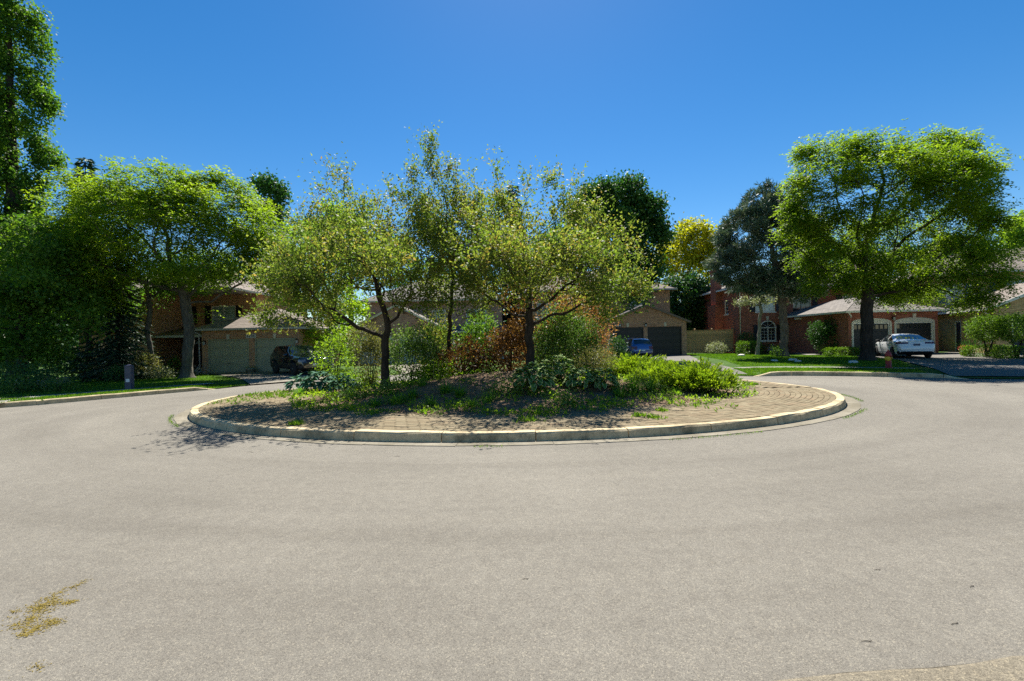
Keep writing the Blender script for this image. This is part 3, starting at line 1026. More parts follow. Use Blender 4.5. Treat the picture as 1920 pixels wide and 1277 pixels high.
def offset(pts, d):               # to the left of the direction of travel = away from the road
    out = []
    for i, p in enumerate(pts):
        t = (pts[min(i + 1, len(pts) - 1)] - pts[max(i - 1, 0)]).normalized()
        out.append(p + Vector((-t.y, t.x, 0)) * d)
    return out
KB = offset(KERB, 0.17)
lawn_out = [(p.x, p.y) for p in KB] + [(300, 60), (300, 400), (-300, 400), (-300, 30)]
grid = [(x, y) for x in range(-44, 46, 2) for y in range(8, 60, 2) if inside(lawn_out, x, y) and min((Vector((x, y, 0)) - p).length for p in KB) > 0.8]
DROPS = [(-10.0, 20.6, 2.9), (8.6, 20.2, 1.8), (19.9, 15.2, 3.7), (-4.0, 25.0, 2.6)]
def drop_at(x, y):                # kerb lowered at the driveways
    v = 1.0
    for (cx, cy, hw) in DROPS:
        d = math.hypot(x - cx, y - cy)
        v = min(v, sm(hw, hw + 0.9, d))
    return v
def kerb_dist(x, y):
    return min((p.x - x) ** 2 + (p.y - y) ** 2 for p in KB) ** 0.5
def lawn_z(x, y):
    t = T(x, y)
    if all(math.hypot(x - c[0], y - c[1]) > c[2] + 3.5 for c in DROPS): return t
    dr = drop_at(x, y)
    f = max(sm(0.0, 2.2, kerb_dist(x, y)), sm(0, 1, dr))
    return 0.015 + (t - 0.015) * f
for (cx, cy, hw) in DROPS:
    k = hw + 3.2
    n_ = int(2 * k / 0.45)
    grid += [(cx - k + 0.45 * i + 0.03, cy - k + 0.45 * j + 0.02) for i in range(n_) for j in range(n_) if inside(lawn_out, cx - k + 0.45 * i + 0.03, cy - k + 0.45 * j + 0.02) and kerb_dist(cx - k + 0.45 * i, cy - k + 0.45 * j) > 0.3]
cdt('lawn', lawn_out, grid, lawn_z, 'turf')

# kerb stones round the court
def kerb_run(pts, name, mat, depth, z0, z1, drop=None, gap=0.006, seg=1.6):
    par = setp(link(name, None), kind='structure')
    rs = resample(pts, seg / 4)
    i = 0
    while i + 4 < len(rs):
        sub = rs[i:i + 5]
        m = MB(); vs = []
        for q, p in enumerate(sub):
            a, b = sub[max(q - 1, 0)], sub[min(q + 1, 4)]
            t = (b - a).normalized(); n_ = Vector((-t.y, t.x, 0))
            e = p + t * (gap if q == 0 else (-gap if q == 4 else 0))
            zt = z1(e.x, e.y) if callable(z1) else z1
            if drop: zt = z0 + 0.04 + (zt - z0 - 0.04) * drop(e.x, e.y)
            o = RNG.normal() * 0.003
            vs += [e - Vector((0, 0, -z0)), e + n_ * 0.035 + Vector((0, 0, zt - 0.025 + o)), e + n_ * 0.06 + Vector((0, 0, zt + o)),
                   e + n_ * depth + Vector((0, 0, zt + o)), e + n_ * depth + Vector((0, 0, z0))]
        fs = []
        for q in range(4):
            for k in range(4):
                a = q * 5 + k
                fs.append((a, a + 5, a + 6, a + 1))
        fs += [(0, 1, 2, 3, 4), (24, 23, 22, 21, 20)]
        m.add(vs, fs)
        m.build('kerb_stone', mat, par)
        i += 4
    return par

kerb_run([p for p in KERB if -40 < p.x < 45], 'kerb', 'kerb_concrete', 0.18, -0.06, lambda x, y: T(x, y) + 0.012, drop_at)

def strip(name, left, right, mat, dz, kind='structure', zf=None):
    """a paved strip between two edge lines, draped over the lot"""
    n = 14; m = MB(); rows = 6
    la, ra = resample_n(left, n), resample_n(right, n)
    vs, fs = [], []
    for i in range(n + 1):
        for j in range(rows + 1):
            p = la[i] + (ra[i] - la[i]) * (j / rows)
            vs.append((p.x, p.y, (zf or T)(p.x, p.y) + dz))
    for i in range(n):
        for j in range(rows):
            a = i * (rows + 1) + j
            fs.append((a, a + 1, a + rows + 2, a + rows + 1))
    m.add(vs, fs)
    me = m.mesh(name)
    if me.polygons[0].normal.z < 0: me.flip_normals()
    return setp(link(name, me, None, mat), kind=kind)

def resample_n(pts, n):
    pts = [Vector((p[0], p[1], 0)) for p in pts]
    L = [0.0]
    for a, b in zip(pts[:-1], pts[1:]): L.append(L[-1] + (b - a).length)
    out = []
    for i in range(n + 1):
        s = L[-1] * i / n
        k = 0
        while k < len(L) - 2 and L[k + 1] < s: k += 1
        t = (s - L[k]) / max(L[k + 1] - L[k], 1e-6)
        out.append(pts[k] + (pts[k + 1] - pts[k]) * min(t, 1))
    return out

def drive_z(x, y):                # driveways fall to the road at the kerb
    d = kerb_dist(x, y)
    return 0.02 + (T(x, y) - 0.02) * sm(0.0, 2.2, d)

# sidewalks
wl = [p for p in KERB if p.x < -11.4 and p.x > -40]
strip('sidewalk', offset(wl, 1.45), offset(wl, 2.05), 'walk_concrete', 0.008)
wr = [p for p in KERB if 9.0 < p.x < 15.6 and p.y > 14]
strip('sidewalk', offset(wr, 2.2), offset(wr, 2.9), 'walk_concrete', 0.008)

# driveways
strip('driveway', [(-19.1, 28.4), (-14.2, 23.4), G(470, 723)], [(-13.0, 28.4), (-10.2, 24.0), (-7.6, 23.2)], 'drive_concrete', 0.030, zf=drive_z)
strip('driveway', [(7.2, 35.2), (6.6, 27), (6.6, 22.2)], [(13.4, 35.2), (11.0, 26), G(1402, 704)], 'drive_asphalt', 0.034, zf=drive_z)
strip('driveway', [(-12.0, 35.6), (-8, 30), (-6.0, 24.2)], [(-5.4, 35.6), (-3.8, 30), (-1.5, 25.1)], 'drive_concrete', 0.030, zf=drive_z)
strip('driveway', [(22.0, 30.2), (20.4, 24.2), (16.3, 16.9)], [(29.0, 30.2), (30.5, 24), (23.8, 13.95)], 'drive_asphalt', 0.034, zf=drive_z)

# near gutter and apron behind the photographer
e0, e1 = G(1480, 1277), G(1920, 1237)
dv = (e1 - e0).normalized(); nv = Vector((dv.y, -dv.x, 0))
m = MB()
rows = 60
jit = [RNG.normal() * 0.006 for _ in range(rows + 1)]
vs, fs = [], []
for i in range(rows + 1):
    p = e0 + dv * (-6 + 14 * i / rows)
    vs += [p + nv * jit[i] + Vector((0, 0, 0.012)), p + nv * (0.02 + jit[i]) + Vector((0, 0, 0.018)), p + nv * 0.5 + Vector((0, 0, 0.022)), p + nv * 0.5 + Vector((0, 0, -0.05)), p + nv * jit[i] + Vector((0, 0, -0.03))]
for i in range(rows):
    for k in range(4):
        a = i * 5 + k
        fs.append((a, a + 1, a + 6, a + 5))
m.add(vs, fs)
setp(m.build('gutter', 'exposed_concrete'), kind='structure')
m = MB(); vs, fs = [], []
for i in range(rows + 1):
    p = e0 + dv * (-6 + 14 * i / rows)
    wj = 0.006 + 0.012 * abs(math.sin(i * 1.7) * math.sin(i * 0.61))
    vs += [p + nv * (jit[i] - wj) + Vector((0, 0, 0.0035)), p + nv * (jit[i] + 0.002) + Vector((0, 0, 0.0055))]
for i in range(rows): fs.append((i * 2, i * 2 + 1, i * 2 + 3, i * 2 + 2))
m.add(vs, fs)
setp(m.build('gutter_joint', 'soil_dark'), 'dark dirt filled joint along the near gutter', 'joint', kind='structure')
m = MB(); a, b = e0 - dv * 6 + nv * 0.51, e0 + dv * 8 + nv * 0.51
m.quad(a + Vector((0, 0, 0.03)), b + Vector((0, 0, 0.03)), b + nv * 5 + Vector((0, 0, 0.06)), a + nv * 5 + Vector((0, 0, 0.06)))
setp(m.build('apron', 'drive_concrete'), kind='structure')

# ------------------------------------------------------------------ the island
IC = Vector((0.10, 13.50, 0))
IA, IB = 8.80, 5.88
def ell(off, n=240, jitter=0.0):
    pts = []
    for i in range(n + 1):
        t = 2 * math.pi * i / n
        p = Vector((IA * math.cos(t), IB * math.sin(t), 0))
        nn = Vector((p.x / IA ** 2, p.y / IB ** 2, 0)).normalized()
        pts.append(IC + p - nn * off)
    return pts
island = setp(link('traffic_island', None), kind='structure')
# gutter ring: slabs of concrete with open joints
rs = resample(ell(-0.28, 480), 0.4)
i = 0
while i + 4 < len(rs):
    m = MB(); vs = []; fs = []
    sub = rs[i:i + 5]
    for q, p in enumerate(sub):
        a, b = sub[max(q - 1, 0)], sub[min(q + 1, 4)]
        t = (b - a).normalized(); nn = Vector((-t.y, t.x, 0))
        e = p + t * (0.006 if q == 0 else (-0.006 if q == 4 else 0)) + nn * (RNG.normal() * 0.008)
        vs += [e + Vector((0, 0, -0.02)), e + nn * 0.01 + Vector((0, 0, 0.010)), e + nn * 0.30 + Vector((0, 0, 0.004)), e + nn * 0.30 + Vector((0, 0, -0.02))]
    for q in range(4):
        for k in range(3):
            a = q * 4 + k
            fs.append((a, a + 4, a + 5, a + 1))
    m.add(vs, fs)
    m.build('gutter_slab', 'gutter_concrete', island)
    i += 4
# kerb stones
rs = resample(ell(0.0, 480), 0.40)
i = 0
while i + 4 < len(rs):
    m = MB(); vs = []; fs = []
    sub = rs[i:i + 5]
    tilt = RNG.normal() * 0.006
    for q, p in enumerate(sub):
        a, b = sub[max(q - 1, 0)], sub[min(q + 1, 4)]
        t = (b - a).normalized(); nn = Vector((-t.y, t.x, 0))
        e = p + t * (0.008 if q == 0 else (-0.008 if q == 4 else 0))
        z = 0.152 + tilt + RNG.normal() * 0.004
        vs += [e + Vector((0, 0, -0.05)), e + nn * 0.03 + Vector((0, 0, z - 0.03)), e + nn * (0.052 + RNG.normal() * 0.006) + Vector((0, 0, z)), e + nn * 0.205 + Vector((0, 0, z + 0.002)), e + nn * 0.205 + Vector((0, 0, -0.05))]
    for q in range(4):
        for k in range(4):
            a = q * 5 + k
            fs.append((a, a + 5, a + 6, a + 1))
    fs += [(0, 1, 2, 3, 4), (24, 23, 22, 21, 20)]
    m.add(vs, fs)
    m.build('kerb_stone', 'kerb_concrete', island)
    i += 4

BC, BA, BB = Vector((0.15, 13.75, 0)), 6.55, 4.05      # planting bed
def bed_r(x, y):
    a = math.atan2((y - BC.y) / BB, (x - BC.x) / BA)
    wob = 1 + 0.035 * math.sin(3 * a + 0.6) + 0.03 * math.sin(7 * a) + 0.02 * math.sin(13 * a + 1)
    return math.hypot((x - BC.x) / BA, (y - BC.y) / BB) / wob
def IZ(x, y):                     # island surface
    q = bed_r(x, y)
    return 0.138 + (0.60 * (1 - sm(0.0, 1.0, q)) + 0.02 * math.sin(x * 3.1) * math.sin(y * 2.7) * (1 if q < 0.95 else 0) if q < 1.0 else 0.0)
# sand bed under the pavers, then the mulch mound
m = MB(); ring = ell(0.195, 120)[:-1]
m.add([(p.x, p.y, 0.126) for p in ring], [tuple(range(len(ring)))])
m.build('sand_bed', 'joint_sand', island)
m = MB(); vs, fs = [], []
NR, NA = 26, 110
for j in range(NR + 1):
    for i in range(NA):
        a = 2 * math.pi * i / NA
        wob = 1 + 0.035 * math.sin(3 * a + 0.6) + 0.03 * math.sin(7 * a) + 0.02 * math.sin(13 * a + 1)
        r = (j / NR) * wob * 1.0
        x, y = BC.x + BA * r * math.cos(a), BC.y + BB * r * math.sin(a)
        vs.append((x, y, IZ(x, y) + (0.012 + RNG.random() * 0.02 if j < NR else -0.02)))
for j in range(NR):
    for i in range(NA):
        i2 = (i + 1) % NA
        fs.append((j * NA + i, j * NA + i2, (j + 1) * NA + i2, (j + 1) * NA + i))
m.add(vs, fs)
m.build('mulch_mound', 'soil', island, True)

# clay pavers in rings that follow the kerb
PL, PW = 0.240, 0.120
meshes = []
for v in range(3):
    m = MB(); b = 0.005
    l, w_, h = PL / 2 - 0.0035, PW / 2 - 0.0035, 0.016
    m.add([(-l, -w_, -0.02), (l, -w_, -0.02), (l, w_, -0.02), (-l, w_, -0.02), (-l, -w_, h - b), (l, -w_, h - b), (l, w_, h - b), (-l, w_, h - b),
           (-l + b, -w_ + b, h), (l - b, -w_ + b, h), (l - b, w_ - b, h), (-l + b, w_ - b, h)],
          [(0, 1, 5, 4), (1, 2, 6, 5), (2, 3, 7, 6), (3, 0, 4, 7), (4, 5, 9, 8), (5, 6, 10, 9), (6, 7, 11, 10), (7, 4, 8, 11), (8, 9, 10, 11)])
    me = m.mesh('paver'); me.materials.append(MATS['paver']); meshes.append(me)
spots = []
row = 0
while True:
    off = 0.205 + PW * (row + 0.5) + 0.006
    if off > 3.4: break
    rs = resample(ell(off, 600), PL)
    for k in range(len(rs) - 1):
        a, b = rs[k], rs[k + 1]
        t = (b - a).normalized()
        c = (a + b) / 2 + t * (PL * 0.5 if row % 2 else 0)
        if bed_r(c.x, c.y) < 0.985: continue
        spots.append((c, math.atan2(t.y, t.x)))
    row += 1
spots.sort(key=lambda s: s[0].x ** 2 + s[0].y ** 2)
base_v = [tuple(v.co) for v in meshes[0].vertices]; base_f = [tuple(p.vertices) for p in meshes[0].polygons]
allv, allf = [], []
for k, (c, a) in enumerate(spots):
    z = 0.1375 + RNG.normal() * 0.0022
    a += RNG.normal() * 0.015
    if k < 300:
        o = link('paver', meshes[k % 3], island)
        o.location = (c.x, c.y, z)
        o.rotation_euler = (RNG.normal() * 0.012, RNG.normal() * 0.008, a)
    else:
        ca, sa = math.cos(a), math.sin(a); b0 = len(allv)
        tx, ty = RNG.normal() * 0.012, RNG.normal() * 0.008
        allv += [(c.x + x * ca - y * sa, c.y + x * sa + y * ca, z + zz + y * tx + x * ty) for x, y, zz in base_v]
        allf += [tuple(i + b0 for i in f) for f in base_f]
me = bpy.data.meshes.new('paver_field'); me.from_pydata(allv, [], allf); me.update()
o = link('paver_field', me, island, 'paver'); setp(o, kind='stuff')

# ------------------------------------------------------------------ houses
def wall(mb, p0, p1, z0, z1, openings=(), rev=0.12, top=None):
    """a wall skin from p0 to p1 (outside on the right), with rectangular openings (s0, s1, za, zb) and their reveals;
    top: list of (s, z) for a gable above z1"""
    p0, p1 = Vector((p0[0], p0[1], 0)), Vector((p1[0], p1[1], 0))
    L = (p1 - p0).length; t = (p1 - p0) / L; nin = Vector((-t.y, t.x, 0))
    xs = sorted({0.0, L, *[o[0] for o in openings], *[o[1] for o in openings]})
    zs = sorted({z0, z1, *[o[2] for o in openings], *[o[3] for o in openings]})
    q = lambda s, z, d=0.0: p0 + t * s + nin * d + Vector((0, 0, z))
    for a, b in zip(xs[:-1], xs[1:]):
        for c, d in zip(zs[:-1], zs[1:]):
            ms, mz = (a + b) / 2, (c + d) / 2
            if any(o[0] < ms < o[1] and o[2] < mz < o[3] for o in openings): continue
            mb.quad(q(a, c), q(b, c), q(b, d), q(a, d))
    for a, b, c, d in openings:
        mb.quad(q(a, c), q(a, d), q(a, d, rev), q(a, c, rev))
        mb.quad(q(b, c), q(b, c, rev), q(b, d, rev), q(b, d))
        mb.quad(q(a, d), q(b, d), q(b, d, rev), q(a, d, rev))
        mb.quad(q(a, c), q(a, c, rev), q(b, c, rev), q(b, c))
    if top:
        mb.quad(q(0, z1), q(L, z1), *[q(s, z) for s, z in top])
    return mb

def on_wall(parent, name, p0, p1, s, z, depth=0.0):
    """an Empty-less local frame on a wall: returns location, rotation for a child"""
    p0, p1 = Vector((p0[0], p0[1], 0)), Vector((p1[0], p1[1], 0))
    t = (p1 - p0).normalized(); nin = Vector((-t.y, t.x, 0))
    return p0 + t * s + nin * depth + Vector((0, 0, z)), math.atan2(t.y, t.x)

def place(o, loc, rz):
    o.location = loc; o.rotation_euler = (0, 0, rz)
    return o

def window(h, p0, p1, s0, s1, za, zb, cols=2, rows=1, trim='trim_white', pane='glass', grid=True, arch=0.0, sill=True):
    loc, rz = on_wall(h, 'w', p0, p1, s0, za, -0.105 if arch else 0.0)
    W, Hh = s1 - s0, zb - za
    fw = 0.07
    m = MB()
    if arch:
        n = 12
        outer = [(0, 0), (W, 0)] + [(W / 2 + W / 2 * math.cos(math.pi * i / n), Hh + arch * math.sin(math.pi * i / n)) for i in range(n + 1)]
        inner = [(fw, fw), (W - fw, fw)] + [(W / 2 + (W / 2 - fw) * math.cos(math.pi * i / n), Hh + (arch - fw) * math.sin(math.pi * i / n)) for i in range(n + 1)]
        k = len(outer)
        vs = [(x, 0.0, z) for x, z in outer] + [(x, 0.0, z) for x, z in inner] + [(x, 0.11, z) for x, z in outer] + [(x, 0.11, z) for x, z in inner]
        fs = []
        for i in range(k):
            j = (i + 1) % k
            fs += [(i, j, j + k, i + k), (i + k, j + k, j + 3 * k, i + 3 * k), (i, i + 2 * k, j + 2 * k, j)]
        m.add(vs, fs)
        m.box(fw, W - fw, 0.01, 0.09, Hh - 0.035, Hh + 0.035)
    else:
        m.box(0.002, fw, 0.03, 0.11, 0.002, Hh - 0.002); m.box(W - fw, W - 0.002, 0.03, 0.11, 0.002, Hh - 0.002)
        m.box(fw, W - fw, 0.03, 0.11, 0.002, fw); m.box(fw, W - fw, 0.03, 0.11, Hh - fw, Hh - 0.002)
    f = place(m.build('window', trim, h), loc, rz)
    for c in range(cols):
        a = fw + (W - 2 * fw) * c / cols; b = fw + (W - 2 * fw) * (c + 1) / cols
        m = MB(); m.box(a, b, 0.080, 0.092, fw, Hh - (0 if arch else fw))
        m.build('pane', pane, f)
        if c:
            m = MB(); m.box(a - 0.035, a + 0.035, 0.035, 0.079, fw, Hh - (0 if arch else fw)); m.build('mullion', trim, f)
        if grid:
            for g_ in range(1, 4):
                zz = fw + (Hh - 2 * fw) * g_ / 4
                m = MB(); m.box(a + 0.03, b - 0.03, 0.066, 0.0795, zz - 0.010, zz + 0.010); m.build('glazing_bar', trim, f)
            m = MB(); m.box((a + b) / 2 - 0.010, (a + b) / 2 + 0.010, 0.060, 0.0655, fw, Hh - fw); m.build('glazing_bar', trim, f)
    if arch:
        m = MB(); n = 10
        m.prism_y([(W / 2 + (W / 2 - fw) * math.cos(math.pi * i / n), Hh + 0.03 + (arch - fw - 0.03) * math.sin(math.pi * i / n)) for i in range(n + 1)], 0.080, 0.092)
        m.build('fanlight', pane, f)
        for ang in (45, 90, 135):
            m = MB(); a = R(ang)
            m.tube([(W / 2, 0.07, Hh + 0.04), (W / 2 + (W / 2 - fw) * math.cos(a), 0.07, Hh + (arch - fw) * math.sin(a))], 0.012, 4); m.build('glazing_bar', trim, f)
    if sill:
        m = MB(); m.box(-0.06, W + 0.06, -0.06, 0.03, -0.09, -0.003); m.build('sill', trim if arch == 0 else 'trim_white', f)
    return f

def shutter(h, p0, p1, s, za, zb, wd, mat):
    loc, rz = on_wall(h, 's', p0, p1, s, za)
    m = MB(); Hh = zb - za
    m.box(0, 0.05, -0.045, -0.003, 0, Hh); m.box(wd - 0.05, wd, -0.045, -0.003, 0, Hh); m.box(0.05, wd - 0.05, -0.045, -0.003, 0, 0.07)
    m.box(0.05, wd - 0.05, -0.045, -0.003, Hh - 0.07, Hh); m.box(0.05, wd - 0.05, -0.045, -0.003, Hh / 2 - 0.03, Hh / 2 + 0.03)
    n = 14
    for i in range(n):
        z = 0.08 + (Hh - 0.16) * i / n
        m.add([(0.05, -0.034, z), (wd - 0.05, -0.034, z), (wd - 0.05, -0.012, z + Hh / n), (0.05, -0.012, z + Hh / n)], [(0, 1, 2, 3)])
    return place(m.build('shutter', mat, h), loc, rz)

def garage_door(h, p0, p1, s0, s1, z0, z1, mat, trim, rows=4, cols=4, raised=True, arch=False, archmat='trim_cream', lights=False):
    loc, rz = on_wall(h, 'g', p0, p1, s0, z0)
    W, Hh = s1 - s0, z1 - z0
    m = MB(); fw = 0.07
    m.box(0.002, fw, 0.02, 0.12, 0, Hh - 0.002); m.box(W - fw, W - 0.002, 0.02, 0.12, 0, Hh - 0.002); m.box(fw, W - fw, 0.02, 0.12, Hh - fw, Hh - 0.002)
    d = place(m.build('garage_door', trim, h), loc, rz)
    hh = (Hh - fw) / rows
    for r in range(rows):
        m = MB(); a, b = r * hh, (r + 1) * hh - 0.008
        m.box(fw + 0.002, W - fw - 0.002, 0.085, 0.118, a, b)
        if raised:
            for c in range(cols):
                x0 = fw + (W - 2 * fw) * (c + 0.08) / cols; x1 = fw + (W - 2 * fw) * (c + 0.92) / cols
                m.bbox(x0, x1, 0.070, 0.086, a + hh * 0.16, b - hh * 0.16, 0.014)
        else:
            for q in range(5):
                m.box(fw + 0.004, W - fw - 0.004, 0.078, 0.086, a + hh * (q + 0.1) / 5, a + hh * (q + 0.8) / 5)
        pn = m.build('panel', mat, d)
        if lights and r == rows - 1:
            for c in range(8):
                x0 = fw + (W - 2 * fw) * (c + 0.15) / 8; x1 = fw + (W - 2 * fw) * (c + 0.8) / 8
                m = MB(); m.box(x0, x1, 0.064, 0.069, a + hh * 0.35, b - hh * 0.12); m.build('glazed_light', 'glass', d)
    m = MB(); m.tube([(W / 2 - 0.07, 0.06, 0.62), (W / 2 - 0.07, 0.035, 0.62), (W / 2 + 0.07, 0.035, 0.62), (W / 2 + 0.07, 0.06, 0.62)], 0.012, 5); m.build('handle', 'lamp_black', d)
    if arch:
        n = 14; m = MB()
        rise = 0.30
        up_ = [(W / 2 + (W / 2 + 0.10) * math.cos(math.pi * i / n), Hh + (rise) * math.sin(math.pi * i / n) ** 0.8) for i in range(n + 1)]
        poly = [(-0.10, Hh - 0.002)] + [(W + 0.10, Hh - 0.002)] + up_[1:-1]
        m.prism_y(poly, -0.035, 0.02)
        m.box(-0.10, 0.0, -0.035, 0.02, 0, Hh - 0.004); m.box(W, W + 0.10, -0.035, 0.02, 0, Hh - 0.004)
        m.build('arched_surround', archmat, d)
    return d

def hip(h, x0, x1, y0, y1, z, rise, over, mat, fascia='trim_white', axis=None, name='roof'):
    x0 -= over; x1 += over; y0 -= over; y1 += over
    W, D = x1 - x0, y1 - y0
    m = MB()
    if (axis or ('x' if W >= D else 'y')) == 'x':
        r = min(D / 2, W / 2 - 0.05); a, b = Vector((x0 + r, (y0 + y1) / 2, z + rise)), Vector((x1 - r, (y0 + y1) / 2, z + rise))
        c = [Vector((x0, y0, z)), Vector((x1, y0, z)), Vector((x1, y1, z)), Vector((x0, y1, z))]
        m.quad(c[0], c[1], b, a); m.quad(c[1], c[2], b); m.quad(c[2], c[3], a, b); m.quad(c[3], c[0], a)
    else:
        r = min(W / 2, D / 2 - 0.05); a, b = Vector(((x0 + x1) / 2, y0 + r, z + rise)), Vector(((x0 + x1) / 2, y1 - r, z + rise))
        c = [Vector((x0, y0, z)), Vector((x1, y0, z)), Vector((x1, y1, z)), Vector((x0, y1, z))]
        m.quad(c[0], c[1], a); m.quad(c[1], c[2], b, a); m.quad(c[2], c[3], b); m.quad(c[3], c[0], a, b)
    rf = m.build(name, mat, h)
    m = MB()
    m.box(x0, x1, y0, y1, z - 0.05, z - 0.004)
    m.build('soffit', fascia, rf)
    m = MB()
    m.box(x0 - 0.10, x1 + 0.10, y0 - 0.10, y0 + 0.0, z - 0.13, z - 0.006); m.box(x0 - 0.10, x0, y0, y1, z - 0.13, z - 0.006); m.box(x1, x1 + 0.10, y0, y1, z - 0.13, z - 0.006)
    m.build('gutter', fascia, rf)
    for p, q in ((c[0], a), (c[1], a if (axis or ('x' if W >= D else 'y')) == 'y' else b)):
        m = MB(); m.tube([p + Vector((0, 0, -0.005)), q + Vector((0, 0, 0.0))], 0.03, 5)
        m.build('hip_cap', mat, rf)
    return rf

def gable(h, x0, x1, y0, y1, z, rise, over, mat, fascia, name='roof'):
    """ridge runs along y, gable at y0"""
    cx = (x0 + x1) / 2; k = rise / ((x1 - x0) / 2)
    xa, xb = x0 - over, x1 + over; za = z - over * k
    yo = y0 - 0.22
    m = MB()
    m.add([(xa, yo, za + 0.1), (cx, yo, z + rise + 0.1), (cx, y1, z + rise + 0.1), (xa, y1, za + 0.1), (xb, yo, za + 0.1), (xb, y1, za + 0.1)], [(0, 1, 2, 3), (1, 4, 5, 2)])
    m.add([(xa, yo, za), (cx, yo, z + rise), (cx, y1, z + rise), (xa, y1, za), (xb, yo, za), (xb, y1, za)], [(3, 2, 1, 0), (2, 5, 4, 1)])
    rf = m.build(name, mat, h, fix=False)
    m = MB()
    for s_, xe in ((1, xa), (-1, xb)):
        m.add([(xe, yo - 0.03, za - 0.06), (cx, yo - 0.03, z + rise - 0.06), (cx, yo - 0.03, z + rise + 0.11), (xe, yo - 0.03, za + 0.11),
               (xe, yo, za - 0.06), (cx, yo, z + rise - 0.06), (cx, yo, z + rise + 0.11), (xe, yo, za + 0.11)],
              [(0, 1, 2, 3), (4, 7, 6, 5), (0, 4, 5, 1), (3, 2, 6, 7), (0, 3, 7, 4)])
    m.build('bargeboard', fascia, rf)
    m = MB(); m.box(xa - 0.1, xa, yo, y1, za - 0.02, za + 0.09); m.build('gutter', fascia, rf)
    m = MB(); m.box(xb, xb + 0.1, yo, y1, za - 0.02, za + 0.09); m.build('gutter', fascia, rf)
    return rf

def downspout(h, pts, mat='trim_white'):
    m = MB(); m.tube(pts, 0.042, 6)
    return m.build('downspout', mat, h, True)

def wall_lamp(h, p0, p1, s, z):
    loc, rz = on_wall(h, 'l', p0, p1, s, z)
    m = MB(); m.box(-0.05, 0.05, -0.03, -0.002, -0.12, 0.08); m.tube([(0, -0.03, 0.05), (0, -0.12, 0.14), (0, -0.13, 0.1)], 0.012, 5)
    m.lathe([(0.02, 0.12), (0.10, 0.03), (0.11, 0.02)], 8, 'z', (0, -0.13, 0)); m.lathe([(0.065, -0.19), (0.065, -0.17)], 8, 'z', (0, -0.13, 0))
    o = place(m.build('wall_lamp', 'lamp_black', h), loc, rz)
    m = MB(); m.lathe([(0.055, -0.168), (0.085, 0.018)], 8, 'z', (0, -0.13, 0)); m.build('lamp_glass', 'lamp_glass', o)
    return o

def keystone(h, p0, p1, s, z, hh=0.30, w_=0.20, mat='keystone'):
    loc, rz = on_wall(h, 'k', p0, p1, s, z)
    m = MB(); m.prism_y([(-w_ * 0.38, 0), (w_ * 0.38, 0), (w_ * 0.5, hh), (-w_ * 0.5, hh)], -0.04, -0.003)
    return place(m.build('keystone', mat, h), loc, rz)

def soldier(h, p0, p1, s0, s1, z, mat, hh=0.24):
    """a course of upright bricks over an opening, one box each"""
    loc, rz = on_wall(h, 'b', p0, p1, s0, z)
    n = int((s1 - s0) / 0.085); m = MB()
    for i in range(n):
        a = (s1 - s0) * i / n
        m.box(a + 0.006, a + (s1 - s0) / n - 0.006, -0.012, -0.002, 0.004, hh)
    o = place(m.build('soldier_course', mat, h), loc, rz)
    o['kind'] = 'stuff'
    return o

def lettering(parent, txt, size, loc, rz, mat):
    cu = bpy.data.curves.new('number', 'FONT')
    cu.body = txt; cu.size = size; cu.extrude = 0.004; cu.align_x = 'CENTER'; cu.align_y = 'CENTER'
    cu.materials.append(MATS[mat])
    tx = bpy.data.objects.new('number', cu)
    o = link('number', bpy.data.meshes.new_from_object(tx), parent)
    bpy.data.objects.remove(tx)
    o.location = loc; o.rotation_euler = (R(90), 0, rz)
    return o

# ---- orange brick house on the left with the green garage doors
ax, ay = -19.25, 28.25
az = T(-16, 28) - 0.02
hA = thing('brick_house', 'orange brick house with two olive green garage doors, number 1236', 'house', (ax, ay, az))
GW = 6.05
m = MB()
f0, f1 = (0, 0), (GW, 0)
opA = [(0.36, 2.92, 0, 2.12), (3.28, 5.80, 0, 2.12)]
wall(m, f0, f1, 0, 2.72, opA); wall(m, (GW, 0), (GW, 6.5), 0, 2.72); wall(m, (0, 4.0), (0, 0), 0, 2.72)
# main block behind and to the left
F0, F1 = (-7.2, 4.0), (1.2, 4.0)
opM = [(1.9, 3.7, 3.25, 4.55), (5.2, 6.9, 3.25, 4.55), (3.4, 4.6, 0.15, 2.3)]
wall(m, F0, F1, 0, 5.35, opM); wall(m, (-7.2, 12.0), (-7.2, 4.0), 0, 5.35); wall(m, (1.2, 4.0), (1.2, 12.0), 0, 5.35); wall(m, (1.2, 12), (-7.2, 12), 0, 5.35)
# front wing beside the entry
W0, W1 = (-8.2, 0.6), (-3.9, 0.6)
wall(m, W0, W1, 0, 5.3, [(1.2, 2.9, 0.8, 2.2), (1.2, 2.9, 3.3, 4.5)]); wall(m, (-3.9, 0.6), (-3.9, 4.0), 0, 5.3); wall(m, (-8.2, 4.6), (-8.2, 0.6), 0, 5.3)
m.build('wall', 'brick_orange', hA)
garage_door(hA, f0, f1, 0.36, 2.92, 0, 2.12, 'door_green', 'door_green')
garage_door(hA, f0, f1, 3.28, 5.80, 0, 2.12, 'door_green', 'door_green')
for s in (1.64, 4.54): keystone(hA, f0, f1, s, 2.12, 0.27, 0.2)
soldier(hA, f0, f1, 0.1, 1.5, 2.13, 'brick_orange'); soldier(hA, f0, f1, 1.78, 2.6, 2.13, 'brick_orange'); soldier(hA, f0, f1, 3.3, 4.4, 2.13, 'brick_orange'); soldier(hA, f0, f1, 4.68, 5.98, 2.13, 'brick_orange')
m = MB(); m.bbox(2.75, 3.38, -0.05, -0.002, 2.15, 2.42, 0.012); pl = m.build('number_plaque', 'sign_stone', hA)
